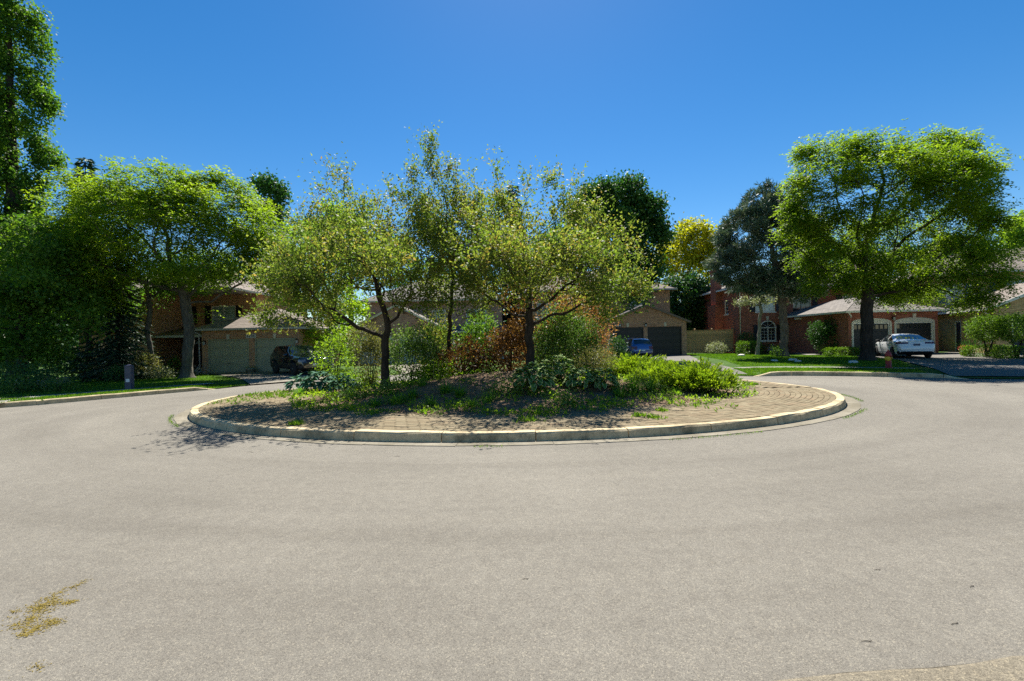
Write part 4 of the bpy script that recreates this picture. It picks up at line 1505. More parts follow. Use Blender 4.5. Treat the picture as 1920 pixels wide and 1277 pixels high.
lettering(pl, '1236', 0.24, (3.065, -0.056, 2.285), 0, 'ink')
hip(hA, 0, GW, 0, 7.0, 2.78, 1.42, 0.38, 'shingle_mauve', 'trim_grey', axis='y')
hip(hA, -8.2, 1.2, 0.6, 12, 5.4, 2.3, 0.4, 'shingle_mauve', 'trim_grey')
m = MB(); m.box(-3.85, -0.05, 1.2, 4.0, 2.32, 2.46); m.add([(-3.85, 1.1, 2.46), (-0.05, 1.1, 2.46), (-0.05, 3.98, 3.1), (-3.85, 3.98, 3.1)], [(0, 1, 2, 3)])
pr = m.build('porch_roof', 'shingle_mauve', hA)
m = MB(); m.box(-3.88, -0.42, 1.02, 1.12, 2.30, 2.44); m.build('gutter', 'trim_grey', pr)
m = MB(); m.box(-3.85, -0.05, 1.1, 3.98, -0.1, 0.12); m.build('porch_step', 'walk_concrete', hA)
window(hA, F0, F1, 1.9, 3.7, 3.25, 4.55, pane='curtain_glass'); window(hA, F0, F1, 5.2, 6.9, 3.25, 4.55, pane='curtain_glass')
for s, in ((1.45,), (3.75,), (4.75,), (6.95,)): shutter(hA, F0, F1, s, 3.25, 4.55, 0.40, 'shutter_dark')
window(hA, W0, W1, 1.2, 2.9, 0.8, 2.2); window(hA, W0, W1, 1.2, 2.9, 3.3, 4.5)
loc, rz = on_wall(hA, 'd', F0, F1, 3.4, 0.15)
m = MB(); m.box(0, 1.2, 0.03, 0.10, 0, 2.15)
for q in range(2):
    m.bbox(0.15 + q * 0.5, 0.55 + q * 0.5, 0.015, 0.031, 0.2, 1.0); m.bbox(0.15 + q * 0.5, 0.55 + q * 0.5, 0.015, 0.031, 1.15, 1.6)
dr = place(m.build('front_door', 'door_brown', hA), loc, rz)
m = MB(); m.prism_y([(0.6 + 0.38 * math.cos(math.pi * i / 8), 1.72 + 0.26 * math.sin(math.pi * i / 8)) for i in range(9)], 0.02, 0.029); m.build('fanlight', 'curtain_glass', dr)
m = MB(); m.lathe([(0.03, 0), (0.035, 0.02), (0.02, 0.04)], 8, 'y', (1.08, -0.02, 1.02)); m.build('handle', 'chrome', dr)
wall_lamp(hA, f0, f1, 5.93, 1.95); wall_lamp(hA, f0, f1, 0.2, 1.95)
downspout(hA, [(-0.3, -0.42, 2.68), (-0.12, -0.08, 2.45), (-0.12, -0.05, 0.05)], 'trim_grey')

# ---- pink brick house behind the island trees
bx, by = -12.45, 35.6
bz = T(-9, 35)
hB = thing('brick_house', 'pinkish brick house with gabled garage and two pale garage doors', 'house', (bx, by, bz))
GB = 6.9
g0, g1 = (0, 0), (GB, 0)
m = MB()
opB = [(0.55, 3.15, 0, 2.2), (3.65, 6.25, 0, 2.2)]
wall(m, g0, g1, 0, 2.75, opB, top=[(GB, 2.76), (GB / 2, 2.75 + 1.75), (0, 2.76)]); wall(m, (GB, 0), (GB, 5), 0, 2.75); wall(m, (0, 5), (0, 0), 0, 2.75)
B0, B1 = (-0.6, 5), (11.6, 5)
opb = [(3.0, 4.6, 3.2, 4.5), (6.0, 7.2, 3.2, 4.5), (9.0, 10.8, 3.2, 4.5), (8.2, 9.3, 0.1, 2.2), (9.8, 11.2, 0.8, 2.2)]
wall(m, B0, B1, 0, 5.3, opb); wall(m, (11.6, 5), (11.6, 13), 0, 5.3); wall(m, (-0.6, 13), (-0.6, 5), 0, 5.3); wall(m, (11.6, 13), (-0.6, 13), 0, 5.3)
m.build('wall', 'brick_pink', hB)
# lozenge bricks standing proud in the gable
m = MB()
for i in range(-4, 5):
    for j in range(7):
        if abs(i) + abs(j - 3) <= 5 and (i + j) % 2:
            x, z = 5.0 + i * 0.15, 2.62 + j * 0.1
            if z < 2.7 + (GB - x - 0.2) * 0.5: m.box(x - 0.07, x + 0.07, -0.03, -0.002, z, z + 0.09)
for o_ in (m,): o_.build('lozenge_brickwork', 'brick_rose', hB)['kind'] = 'stuff'
for a, b, c, d in opB: garage_door(hB, g0, g1, a, b, c, d, 'door_white', 'trim_cream', raised=True)
for s in (1.85, 4.95): keystone(hB, g0, g1, s, 2.2, 0.28)
soldier(hB, g0, g1, 0.4, 1.7, 2.21, 'brick_pink'); soldier(hB, g0, g1, 5.1, 6.4, 2.21, 'brick_pink')
gable(hB, 0, GB, 0, 6.5, 2.75, 1.75, 0.3, 'shingle_grey', 'trim_cream')
hip(hB, -0.6, 11.6, 5, 13, 5.36, 2.3, 0.4, 'shingle_grey', 'trim_cream')
for a, b, c, d in opb[:3]: window(hB, B0, B1, a, b, c, d)
window(hB, B0, B1, 9.8, 11.2, 0.8, 2.2)
loc, rz = on_wall(hB, 'd', B0, B1, 8.2, 0.1)
m = MB(); m.box(0, 1.1, 0.03, 0.10, 0, 2.1); m.bbox(0.15, 0.5, 0.015, 0.031, 0.2, 1.9); m.bbox(0.6, 0.95, 0.015, 0.031, 0.2, 1.9); place(m.build('front_door', 'door_navy', hB), loc, rz)
m = MB(); m.add([(7.0, 3.4, 2.5), (12.0, 3.4, 2.5), (12.0, 4.98, 3.0), (7.0, 4.98, 3.0)], [(0, 1, 2, 3)]); m.box(7.0, 12.0, 3.4, 4.97, 2.36, 2.48)
pr = m.build('porch_roof', 'shingle_grey', hB)
m = MB(); m.box(7.0, 12.1, 3.3, 3.4, 2.36, 2.5); m.build('gutter', 'trim_cream', pr)
for x in (7.4, 11.7):
    m = MB(); m.lathe([(0.10, 0), (0.10, 0.12), (0.075, 0.16), (0.07, 2.25), (0.1, 2.36)], 10, 'z', (x, 3.6, 0)); m.build('porch_post', 'trim_cream', hB, True)
wall_lamp(hB, g0, g1, 6.55, 2.0); wall_lamp(hB, g0, g1, 0.3, 2.0)

# ---- rose brick house with two black garage doors, number 1204
cx, cy = 7.25, 35.2
cz = T(10, 34) + 0.02
hC = thing('brick_house', 'rose brick house with two black garage doors, number 1204', 'house', (cx, cy, cz))
GC = 6.25
c0, c1 = (0, 0), (GC, 0)
m = MB()
opC = [(0.34, 2.94, 0, 2.22), (3.24, 5.88, 0, 2.22)]
wall(m, c0, c1, 0, 2.62, opC, top=[(GC, 2.63), (GC / 2, 2.62 + 1.28), (0, 2.63)]); wall(m, (GC, 0), (GC, 4), 0, 2.62); wall(m, (0, 4), (0, 0), 0, 2.62)
C0, C1 = (-6.0, 3.4), (6.2, 3.4)
opc = [(0.9, 2.6, 3.2, 4.5), (3.6, 5.0, 3.2, 4.5), (8.8, 10.2, 3.4, 4.6), (1.0, 3.0, 0.7, 2.2), (4.3, 5.4, 0.1, 2.2)]
wall(m, C0, C1, 0, 5.45, opc); wall(m, (6.2, 3.4), (6.2, 11), 0, 5.45); wall(m, (-6.0, 11), (-6.0, 3.4), 0, 5.45); wall(m, (6.2, 11), (-6, 11), 0, 5.45)
m.build('wall', 'brick_rose', hC)
for a, b, c, d in opC: garage_door(hC, c0, c1, a, b, c, d, 'door_black', 'door_black', raised=True)
for s in (1.72, 4.62): keystone(hC, c0, c1, s, 2.24, 0.3)
soldier(hC, c0, c1, 0.3, 1.58, 2.23, 'brick_rose'); soldier(hC, c0, c1, 1.86, 4.46, 2.23, 'brick_rose'); soldier(hC, c0, c1, 4.78, 6.0, 2.23, 'brick_rose')
m = MB(); m.bbox(0.60, 1.22, -0.05, -0.014, 2.24, 2.50, 0.012); pl = m.build('number_plaque', 'lamp_black', hC)
lettering(pl, '1204', 0.25, (0.91, -0.056, 2.37), 0, 'ink_white')
gable(hC, 0, GC, 0, 5.5, 2.62, 1.28, 0.22, 'shingle_dark', 'gutter_brown')
hip(hC, -6, 6.2, 3.4, 11, 5.5, 2.2, 0.4, 'shingle_mauve', 'trim_grey')
for a, b, c, d in opc[:4]: window(hC, C0, C1, a, b, c, d)
loc, rz = on_wall(hC, 'd', C0, C1, 4.3, 0.1)
m = MB(); m.box(0, 1.1, 0.03, 0.10, 0, 2.1); m.bbox(0.15, 0.95, 0.015, 0.031, 0.2, 1.0); m.bbox(0.15, 0.95, 0.015, 0.031, 1.1, 1.9); place(m.build('front_door', 'door_brown', hC), loc, rz)
wall_lamp(hC, c0, c1, 3.09, 2.42)

# ---- red brick house on the right
dx, dy = 18.45, 37.0
dz = T(22, 34)
hD = thing('brick_house', 'dark red brick house with arched window and charcoal arched garage doors', 'house', (dx, dy, dz))
D0, D1 = (0, 0), (4.45, 0)
m = MB()
opD = [(1.72, 2.94, 1.02, 2.05), (1.38, 3.0, 3.35, 4.65)]
wall(m, D0, D1, 0, 5.35, opD); wall(m, (0, 9.0), (0, 0), 0, 5.35, [(6.6, 7.3, 3.3, 4.5)]); wall(m, (4.45, 0), (4.45, 1.6), 0, 5.35)
E0, E1 = (4.45, 1.6), (12.4, 1.6)
opE = [(0.9, 2.55, 3.35, 4.65), (5.2, 6.9, 3.15, 4.75), (1.2, 2.5, 0.15, 2.3)]
wall(m, E0, E1, 0, 5.35, opE); wall(m, (12.4, 1.6), (12.4, 9), 0, 5.35); wall(m, (12.4, 9), (0, 9), 0, 5.35)
GX0, GX1, GY = 3.75, 9.65, -7.0
H0, H1 = (GX0, GY), (GX1, GY)
opG = [(0.28, 2.72, 0, 2.12), (3.10, 5.56, 0, 2.12)]
wall(m, H0, H1, 0, 2.85, opG); wall(m, (GX0, 0.5), (GX0, GY), 0, 2.85); wall(m, (GX1, GY), (GX1, 1.6), 0, 2.85)
m.build('wall', 'brick_red', hD)
window(hD, D0, D1, 1.68, 2.98, 0.98, 2.05, cols=2, arch=0.58)
keystone(hD, D0, D1, 2.33, 2.70, 0.28, 0.22)
shutter(hD, D0, D1, 1.18, 0.98, 2.3, 0.42, 'shutter_dark'); shutter(hD, D0, D1, 3.07, 0.98, 2.3, 0.42, 'shutter_dark')
window(hD, D0, D1, 1.38, 3.0, 3.35, 4.65, pane='curtain_glass'); shutter(hD, D0, D1, 0.92, 3.35, 4.65, 0.42, 'shutter_dark'); shutter(hD, D0, D1, 3.05, 3.35, 4.65, 0.42, 'shutter_dark')
window(hD, E0, E1, 0.9, 2.55, 3.35, 4.65); shutter(hD, E0, E1, 0.42, 3.35, 4.65, 0.42, 'shutter_dark'); shutter(hD, E0, E1, 2.62, 3.35, 4.65, 0.42, 'shutter_dark')
window(hD, E0, E1, 5.2, 6.9, 3.15, 4.75, pane='curtain_glass'); shutter(hD, E0, E1, 4.65, 3.15, 4.75, 0.48, 'shutter_dark'); shutter(hD, E0, E1, 6.98, 3.15, 4.75, 0.48, 'shutter_dark')
window(hD, (0, 9.0), (0, 0), 6.6, 7.3, 3.3, 4.5, cols=1)
loc, rz = on_wall(hD, 'd', E0, E1, 1.2, 0.15)
m = MB(); m.box(0, 1.3, 0.03, 0.10, 0, 2.15)
for q in range(2): m.bbox(0.1 + q * 0.6, 0.6 + q * 0.6, 0.015, 0.031, 0.15, 1.0); m.bbox(0.1 + q * 0.6, 0.6 + q * 0.6, 0.015, 0.031, 1.15, 2.0)
dr = place(m.build('front_door', 'door_charcoal', hD), loc, rz)
m = MB(); m.tube([(0.62, 0.0, 1.0), (0.62, -0.04, 1.05), (0.62, -0.04, 1.2), (0.62, 0.0, 1.25)], 0.012, 5); m.build('handle', 'chrome', dr)
for (a, b, c, d), lt in zip(opG, (False, True)): garage_door(hD, H0, H1, a, b, c, d, 'door_charcoal', 'trim_white', raised=False, arch=True, lights=True)
keystone(hD, H0, H1, 4.33, 2.42, 0.27, 0.24, 'trim_cream'); keystone(hD, H0, H1, 1.5, 2.42, 0.27, 0.24, 'trim_cream')
wall_lamp(hD, H0, H1, 2.91, 2.42)
hip(hD, 0, 12.4, 0, 9, 5.42, 2.0, 0.42, 'shingle_grey', 'trim_white')
hip(hD, GX0, GX1, GY, 1.2, 2.92, 1.15, 0.45, 'shingle_grey', 'trim_white', axis='y')
m = MB(); m.add([(4.47, -2.0, 2.72), (GX1 - 0.4, -2.0, 2.72), (GX1 - 0.4, 1.58, 3.55), (4.47, 1.58, 3.55)], [(0, 1, 2, 3)]); m.add([(3.3, -2.05, 2.72), (4.46, -2.05, 2.72), (4.46, -0.02, 3.2), (3.3, -0.02, 3.2)], [(0, 1, 2, 3)])
pr = m.build('porch_roof', 'shingle_dark', hD)
m = MB(); m.box(3.28, GX0 + 0.2, -2.16, -2.06, 2.60, 2.74); m.build('gutter', 'trim_white', pr)
m = MB(); m.box(4.5, GX1, -2.0, 1.55, -0.1, 0.12); m.build('porch_step', 'walk_concrete', hD)
downspout(hD, [(0.12, -0.5, 5.3), (0.10, -0.08, 5.05), (0.10, -0.06, 0.05)])
downspout(hD, [(GX0 - 0.3, GY - 0.42, 2.8), (GX0 + 0.1, GY - 0.1, 2.62), (GX0 + 0.14, GY - 0.06, 2.5)])
m = MB(); m.box(-0.72, -0.01, 2.6, 4.1, -0.1, 4.2); m.box(-0.55, -0.01, 2.85, 3.85, 4.2, 7.1); m.box(-0.62, 0.06, 2.78, 3.92, 7.1, 7.3); m.build('chimney', 'brick_red', hD)
strip('path', [(21.5, 35.4), (20.4, 31.5)], [(23.4, 35.4), (22.1, 31.2)], 'walk_concrete', 0.04)

# ---- tan brick house on the right edge
ex, ey = 28.5, 26.8
ez = T(28, 27)
hE = thing('brick_house', 'tan brick house with navy side door and blue shutters', 'house', (ex, ey, ez), math.atan2(-0.39, 0.92))
m = MB()
S0, S1 = (0, 7.0), (0, 0)
wall(m, S0, S1, 0, 2.85, [(2.25, 3.05, 0.05, 2.1)])
GE = 6.4
wall(m, (0, 0), (GE, 0), 0, 2.85, [(0.7, 3.1, 0, 2.2), (3.5, 5.9, 0, 2.2)], top=[(GE, 2.86), (GE / 2, 2.85 + 1.5), (0, 2.86)]); wall(m, (GE, 0), (GE, 7), 0, 2.85)
N0, N1 = (-1.2, 7.0), (11.5, 7.0)
opN = [(1.6, 2.6, 3.45, 4.85), (4.5, 5.9, 3.45, 4.85), (7.6, 9.2, 3.45, 4.85)]
wall(m, N0, N1, 0, 5.5, opN); wall(m, (-1.2, 15), (-1.2, 7.0), 0, 5.5, [(3, 4.2, 3.4, 4.7)]); wall(m, (11.5, 7), (11.5, 15), 0, 5.5); wall(m, (11.5, 15), (-1.2, 15), 0, 5.5)
m.build('wall', 'brick_tan', hE)
loc, rz = on_wall(hE, 'd', S0, S1, 2.25, 0.05)
m = MB(); m.box(0.06, 0.74, 0.04, 0.09, 0, 1.99); m.bbox(0.15, 0.65, 0.025, 0.041, 0.2, 0.95); m.bbox(0.15, 0.65, 0.025, 0.041, 1.1, 1.8); dr = place(m.build('side_door', 'door_navy', hE), loc, rz)
m = MB(); m.box(0.0, 0.06, 0.0, 0.1, 0, 2.04); m.box(0.74, 0.8, 0.0, 0.1, 0, 2.04); m.box(0.06, 0.74, 0.0, 0.1, 1.99, 2.04); m.build('door_frame', 'trim_white', dr)
m = MB(); m.lathe([(0.03, 0), (0.035, 0.02), (0.02, 0.04)], 8, 'y', (0.66, -0.01, 1.0)); m.build('handle', 'chrome', dr)
for a, b in ((0.7, 3.1), (3.5, 5.9)): garage_door(hE, (0, 0), (GE, 0), a, b, 0, 2.2, 'door_navy', 'trim_white')
gable(hE, 0, GE, 0, 8.5, 2.85, 1.5, 0.42, 'shingle_mauve', 'trim_white')
hip(hE, -1.2, 11.5, 7.0, 15, 5.56, 2.1, 0.42, 'shingle_mauve', 'trim_white')
for a, b, c, d in opN:
    window(hE, N0, N1, a, b, c, d, pane='curtain_glass'); shutter(hE, N0, N1, a - 0.5, c, d, 0.44, 'shutter_blue'); shutter(hE, N0, N1, b + 0.06, c, d, 0.44, 'shutter_blue')
window(hE, (-1.2, 15), (-1.2, 7.0), 3, 4.2, 3.4, 4.7)
downspout(hE, [(-0.45, 0.9, 2.72), (-0.3, 0.7, 2.6), (-0.08, 0.35, 2.35), (-0.06, 0.3, 0.06)])
downspout(hE, [(-1.28, 7.6, 5.4), (-1.28, 7.5, 3.2)])

# ---- board fence between the two houses
fn = thing('wooden_fence', 'tan board fence with gate between rose and red brick houses', 'fence', (13.55, 37.6, T(15, 36)))
x = 0.0
bm_ = [MB() for _ in range(3)]
bmesh_ = []
for v in range(3):
    m = MB(); m.box(0, 0.135, 0, 0.022, 0.05, 1.86 + 0.012 * v); me = m.mesh('board'); me.materials.append(MATS['fence_wood']); bmesh_.append(me)
k = 0
while x < 4.7:
    o = link('board', bmesh_[k % 3], fn); o.location = (x, RNG.normal() * 0.004, 0); x += 0.147; k += 1
for x in (0.0, 1.55, 2.95, 4.65):
    m = MB(); m.box(x, x + 0.1, 0.025, 0.125, -0.05, 1.98); m.lathe([(0.075, 1.98), (0.075, 2.01), (0.02, 2.07)], 8, 'z', (x + 0.05, 0.075, 0)); m.build('post', 'fence_wood', fn)
for z in (0.35, 1.5):
    m = MB(); m.box(0.1, 4.65, 0.024, 0.07, z, z + 0.09); m.build('rail', 'fence_wood', fn)
m = MB(); m.box(-0.02, 4.8, -0.03, 0.06, 1.89, 1.93); m.build('cap_rail', 'fence_wood', fn)

# ------------------------------------------------------------------ vehicles
def car(name, label, loc, rz, sp, scale=1.0):
    t = thing(name, label, 'car', loc, rz)
    t.scale = (scale,) * 3
    x0, x1 = sp['x']
    xs = np.unique(np.concatenate([np.linspace(x0, x1, 74), np.linspace(x0, x0 + 0.25, 10), np.linspace(x1 - 0.25, x1, 10)]))
    def cv(k):
        a = np.array(sp[k]); y = np.interp(xs, a[:, 0], a[:, 1])
        ys = y.copy()
        for _ in range(2): ys[1:-1] = 0.25 * ys[:-2] + 0.5 * ys[1:-1] + 0.25 * ys[2:]
        return ys
    zt, zb, zl, wl, wb, wt = (cv(k) for k in ('zt', 'zb', 'zl', 'wl', 'wb', 'wt'))
    zb = np.minimum(zb, zt - 0.03)
    zw, rw, ra = sp['rw'], sp['rw'], sp['ra']
    for xc in sp['wheels']:
        q = ra ** 2 - (xs - xc) ** 2
        arch = np.where(q > 0, zw + np.sqrt(np.maximum(q, 0)), 0)
        zl = np.maximum(zl, arch)
    rings = []
    for i in range(len(xs)):
        zlo, h = zl[i], zb[i] - zl[i]
        kp = [(0, zlo), (wl[i] * 0.93, zlo), (wl[i], zlo + min(0.05, h * 0.3)), (wb[i], zlo + h * 0.55), (wb[i] * 0.99, zlo + h * 0.85), (wb[i] * 0.965, zb[i]),
              (0.55 * wb[i] * 0.965 + 0.45 * wt[i], zb[i] + (zt[i] - zb[i]) * 0.5), (wt[i], zt[i] - min(0.05, (zt[i] - zb[i]) * 0.3)), (wt[i] * 0.55, zt[i] - 0.012), (0, zt[i])]
        half = []
        for a, b in zip(kp[:-1], kp[1:]):
            for s in range(3):
                u = s / 3; half.append((a[0] + (b[0] - a[0]) * u, a[1] + (b[1] - a[1]) * u))
        half.append(kp[-1])
        ring = [(y, z) for y, z in half] + [(-y, z) for y, z in half[-2:0:-1]]
        rings.append(ring)
    K = len(rings[0]); NH = len(half)
    V = [(xs[i], y, z) for i, r in enumerate(rings) for y, z in r]
    parts = {}
    def seg(k):
        k = k if k < NH - 1 else K - 1 - k
        return k // 3                       # which span of the half section
    for i in range(len(xs) - 1):
        for k in range(K):
            k2 = (k + 1) % K
            f = (i * K + k, (i + 1) * K + k, (i + 1) * K + k2, i * K + k2)
            c = np.mean([V[j] for j in f], axis=0)
            s = seg(k)
            nm = 'body'
            if s in (5, 6) and any(a < c[0] < b for a, b in sp['side']): nm = 'side_window|%d%d' % (c[1] > 0, [a < c[0] < b for a, b in sp['side']].index(True))
            elif s in (7, 8) and sp['wind'][0] < c[0] < sp['wind'][1]: nm = 'windscreen'
            elif s in (7, 8) and sp['rear'][0] < c[0] < sp['rear'][1]: nm = 'rear_window'
            elif s == 0: nm = 'underbody'
            else:
                for pn, fn_ in sp['marks']:
                    if fn_(c, s): nm = pn + ('|%d' % (c[1] > 0) if 'light' in pn else '')
            parts.setdefault(nm, []).append(f)
    parts['body'].append(tuple(range(K))); parts['body'].append(tuple((len(xs) - 1) * K + k for k in range(K - 1, -1, -1)))
    for nm, fs in parts.items():
        used = sorted({j for f in fs for j in f}); mp = {j: q for q, j in enumerate(used)}
        m = MB(); m.add([V[j] for j in used], [tuple(mp[j] for j in f) for f in fs])
        nm = nm.split('|')[0]; nb = nm
        mt = {'body': sp['paint'], 'underbody': 'car_trim'}.get(nm) or sp['mats'].get(nm, 'car_glass')
        m.build(nb, mt, t, True)
    for xc in sp['wheels']:
        for sg in (-1, 1):
            yo = sp['track']
            m = MB(); m.lathe([(rw * 0.62, -0.10), (rw * 0.9, -0.105), (rw, -0.07), (rw, 0.07), (rw * 0.9, 0.105), (rw * 0.62, 0.10)], 24, 'y', (0, 0, 0))
            o = m.build('wheel', 'tyre', t, True); o.location = (xc, sg * yo, rw)
            m = MB(); r_ = rw * 0.63
            m.lathe([(r_, 0.075), (r_ * 0.96, 0.098), (r_ * 0.86, 0.085), (r_ * 0.85, 0.03)], 20, 'y', (0, 0, 0))
            for q in range(5):
                a = 2 * math.pi * q / 5
                ca, sa = math.cos(a), math.sin(a)
                m.add([(ca * 0.03 - sa * 0.035, 0.09, sa * 0.03 + ca * 0.035), (ca * 0.03 + sa * 0.035, 0.09, sa * 0.03 - ca * 0.035), (ca * r_ * 0.9 + sa * 0.02, 0.078, sa * r_ * 0.9 - ca * 0.02), (ca * r_ * 0.9 - sa * 0.02, 0.078, sa * r_ * 0.9 + ca * 0.02)], [(0, 1, 2, 3)])
            m.lathe([(0.05, 0.08), (0.045, 0.1), (0.01, 0.104)], 10, 'y')
            rim = m.build('rim', sp['rim'], o, True)
            if sg < 0: rim.scale = (1, -1, 1)
    for sg in (-1, 1):
        mx, my, mz = sp['mirror']
        m = MB(); m.add([(mx + 0.09, sg * my, mz - 0.07), (mx + 0.09, sg * (my + 0.2), mz - 0.05), (mx + 0.07, sg * (my + 0.2), mz + 0.08), (mx + 0.07, sg * my, mz + 0.09),
                         (mx - 0.05, sg * my, mz - 0.07), (mx - 0.03, sg * (my + 0.2), mz - 0.05), (mx - 0.03, sg * (my + 0.2), mz + 0.08), (mx - 0.05, sg * my, mz + 0.09)],
                        [(0, 1, 2, 3), (4, 7, 6, 5), (0, 4, 5, 1), (3, 2, 6, 7), (1, 5, 6, 2), (0, 3, 7, 4)])
        m.tube([(mx, sg * (my - 0.12), mz - 0.06), (mx + 0.02, sg * (my + 0.04), mz - 0.03)], 0.025, 6)
        m.build('mirror', sp.get('mirrormat', sp['paint']), t, True)
    for (px, pz, sx, mt) in sp['plates']:
        m = MB(); e = 0.012 if sx > 0 else -0.012
        m.box(min(px, px + e), max(px, px + e), -0.15, 0.15, pz - 0.055, pz + 0.055); m.build('number_plate', mt, t)
    for hx, hz in sp.get('handles', ()):
        for sg in (-1, 1):
            m = MB(); m.tube([(hx - 0.1, sg * (sp['track'] + 0.10), hz), (hx, sg * (sp['track'] + 0.13), hz + 0.005), (hx + 0.1, sg * (sp['track'] + 0.10), hz)], 0.014, 5); m.build('door_handle', sp['paint'], t, True)
    return t

SEDAN = dict(x=(-2.40, 2.40), rw=0.335, ra=0.375, wheels=(-1.42, 1.40), track=0.80, paint='car_white', rim='rim_dark',
    zt=[(-2.4, 0.62), (-2.36, 0.86), (-2.30, 1.00), (-2.24, 1.045), (-2.0, 1.06), (-1.72, 1.085), (-0.95, 1.37), (-0.55, 1.435), (-0.1, 1.455), (0.25, 1.43), (1.08, 1.06), (1.5, 1.0), (2.1, 0.84), (2.32, 0.70), (2.4, 0.58)],
    zb=[(-2.4, 0.58), (-2.34, 0.84), (-2.25, 0.95), (-1.6, 1.0), (0, 0.95), (1.0, 0.92), (1.6, 0.86), (2.1, 0.75), (2.4, 0.54)],
    zl=[(-2.4, 0.42), (-2.3, 0.30), (-2.0, 0.21), (2.0, 0.20), (2.3, 0.24), (2.4, 0.34)],
    wl=[(-2.4, 0.66), (-2.25, 0.80), (-1.6, 0.87), (1.5, 0.86), (2.15, 0.74), (2.4, 0.52)],
    wb=[(-2.4, 0.72), (-2.28, 0.85), (-1.6, 0.92), (0, 0.92), (1.4, 0.90), (2.05, 0.80), (2.4, 0.56)],
    wt=[(-2.4, 0.64), (-2.2, 0.74), (-1.7, 0.70), (-0.95, 0.58), (0.0, 0.60), (0.4, 0.60), (1.05, 0.70), (1.6, 0.72), (2.1, 0.62), (2.4, 0.45)],
    side=((-1.38, -0.62), (-0.55, 0.30), (0.36, 0.78)), wind=(0.30, 1.04), rear=(-1.66, -0.86), mirror=(0.72, 0.86, 1.0),
    marks=[('tail_light', lambda c, s: c[0] < -2.0 and abs(c[1]) > 0.40 and 0.84 < c[2] < 0.955 - 0.10 * max(0, -2.25 - c[0])),
           ('bumper_trim', lambda c, s: c[0] < -2.05 and c[2] < 0.40),
           ('head_light', lambda c, s: c[0] > 1.95 and abs(c[1]) > 0.42 and 0.60 < c[2] < 0.74)],
    mats={'tail_light': 'lens_red', 'bumper_trim': 'car_trim', 'head_light': 'lens_clear'}, mirrormat='car_trim',
    plates=[(-2.385, 0.80, -1, 'plate_blue')], handles=[(0.1, 0.84), (-0.85, 0.86)])
SUV = dict(x=(-2.40, 2.40), rw=0.375, ra=0.425, wheels=(-1.42, 1.46), track=0.83, paint='car_black', rim='rim_alloy',
    zt=[(-2.4, 0.80), (-2.36, 1.10), (-2.25, 1.38), (-2.05, 1.62), (-1.8, 1.70), (-0.5, 1.745), (0.25, 1.70), (1.02, 1.20), (1.5, 1.14), (2.15, 1.05), (2.34, 0.92), (2.4, 0.74)],
    zb=[(-2.4, 0.76), (-2.3, 1.06), (0, 1.06), (1.0, 1.05), (2.1, 0.96), (2.34, 0.82), (2.4, 0.66)],
    zl=[(-2.4, 0.50), (-2.25, 0.34), (2.2, 0.32), (2.4, 0.42)],
    wl=[(-2.4, 0.72), (-2.2, 0.86), (1.6, 0.88), (2.2, 0.82), (2.4, 0.66)],
    wb=[(-2.4, 0.78), (-2.2, 0.92), (1.5, 0.94), (2.15, 0.88), (2.4, 0.70)],
    wt=[(-2.4, 0.72), (-2.1, 0.68), (-0.5, 0.66), (0.3, 0.66), (1.0, 0.74), (1.6, 0.78), (2.2, 0.74), (2.4, 0.6)],
    side=((-1.95, -1.15), (-1.06, -0.22), (-0.14, 0.62)), wind=(0.28, 0.98), rear=(-2.3, -2.0), mirror=(0.62, 0.92, 1.14),
    marks=[('tail_light', lambda c, s: c[0] < -2.2 and abs(c[1]) > 0.55 and 0.84 < c[2] < 1.06),
           ('grille', lambda c, s: c[0] > 2.25 and abs(c[1]) < 0.5 and 0.66 < c[2] < 0.86),
           ('bumper_trim', lambda c, s: (c[2] < 0.56 and s < 3)),
           ('head_light', lambda c, s: c[0] > 2.14 and abs(c[1]) >= 0.5 and 0.76 < c[2] < 0.90)],
    mats={'tail_light': 'lens_red', 'bumper_trim': 'car_trim', 'head_light': 'lens_clear', 'grille': 'car_trim'},
    plates=[(2.405, 0.60, 1, 'plate_white')], handles=[(0.0, 0.98), (-0.95, 1.0)])
HATCH = dict(SUV); HATCH.update(paint='car_blue', rim='rim_alloy', plates=[(-2.41, 0.72, -1, 'plate_white')])
p = P(561, 690, 25.6); car('parked_car', 'black suv parked nose out on the driveway of the orange brick house', (p.x, p.y, T(p.x, p.y) + 0.02), R(-44), SUV, 0.93)
p = P(1690, 660, 26.2); car('parked_car', 'white sedan parked facing the charcoal garage doors', (p.x, p.y, T(p.x, p.y) + 0.035), R(90 - 24), SEDAN, 0.93)
p = P(1184, 650, 31.4); car('parked_car', 'blue hatchback parked in front of a black garage door, behind the island junipers', (p.x, p.y, T(p.x, p.y) + 0.03), R(90 + 8), HATCH, 0.80)

# ------------------------------------------------------------------ street furniture and small things
p = G(1666, 692, 0.15)
hy = thing('fire_hydrant', 'red fire hydrant with yellow cap beside the sidewalk', 'hydrant', (p.x, p.y, T(p.x, p.y)), R(20))
m = MB(); m.lathe([(0.14, -0.05), (0.14, 0.05), (0.105, 0.06), (0.105, 0.50), (0.125, 0.52), (0.125, 0.56), (0.115, 0.60), (0.09, 0.68), (0.05, 0.73), (0.02, 0.74)], 14); m.build('barrel', 'hydrant_red', hy, True)
m = MB(); m.lathe([(0.035, 0.735), (0.03, 0.79)], 6); m.build('operating_nut', 'hydrant_red', hy)
m = MB(); m.lathe([(0.075, 0.10), (0.075, 0.14), (0.095, 0.145), (0.095, 0.19), (0.03, 0.20), (0.03, 0.23)], 12, 'y', (0, 0, 0.42)); o = m.build('pumper_cap', 'hydrant_yellow', hy); o.rotation_euler = (0, 0, R(180 - 62))
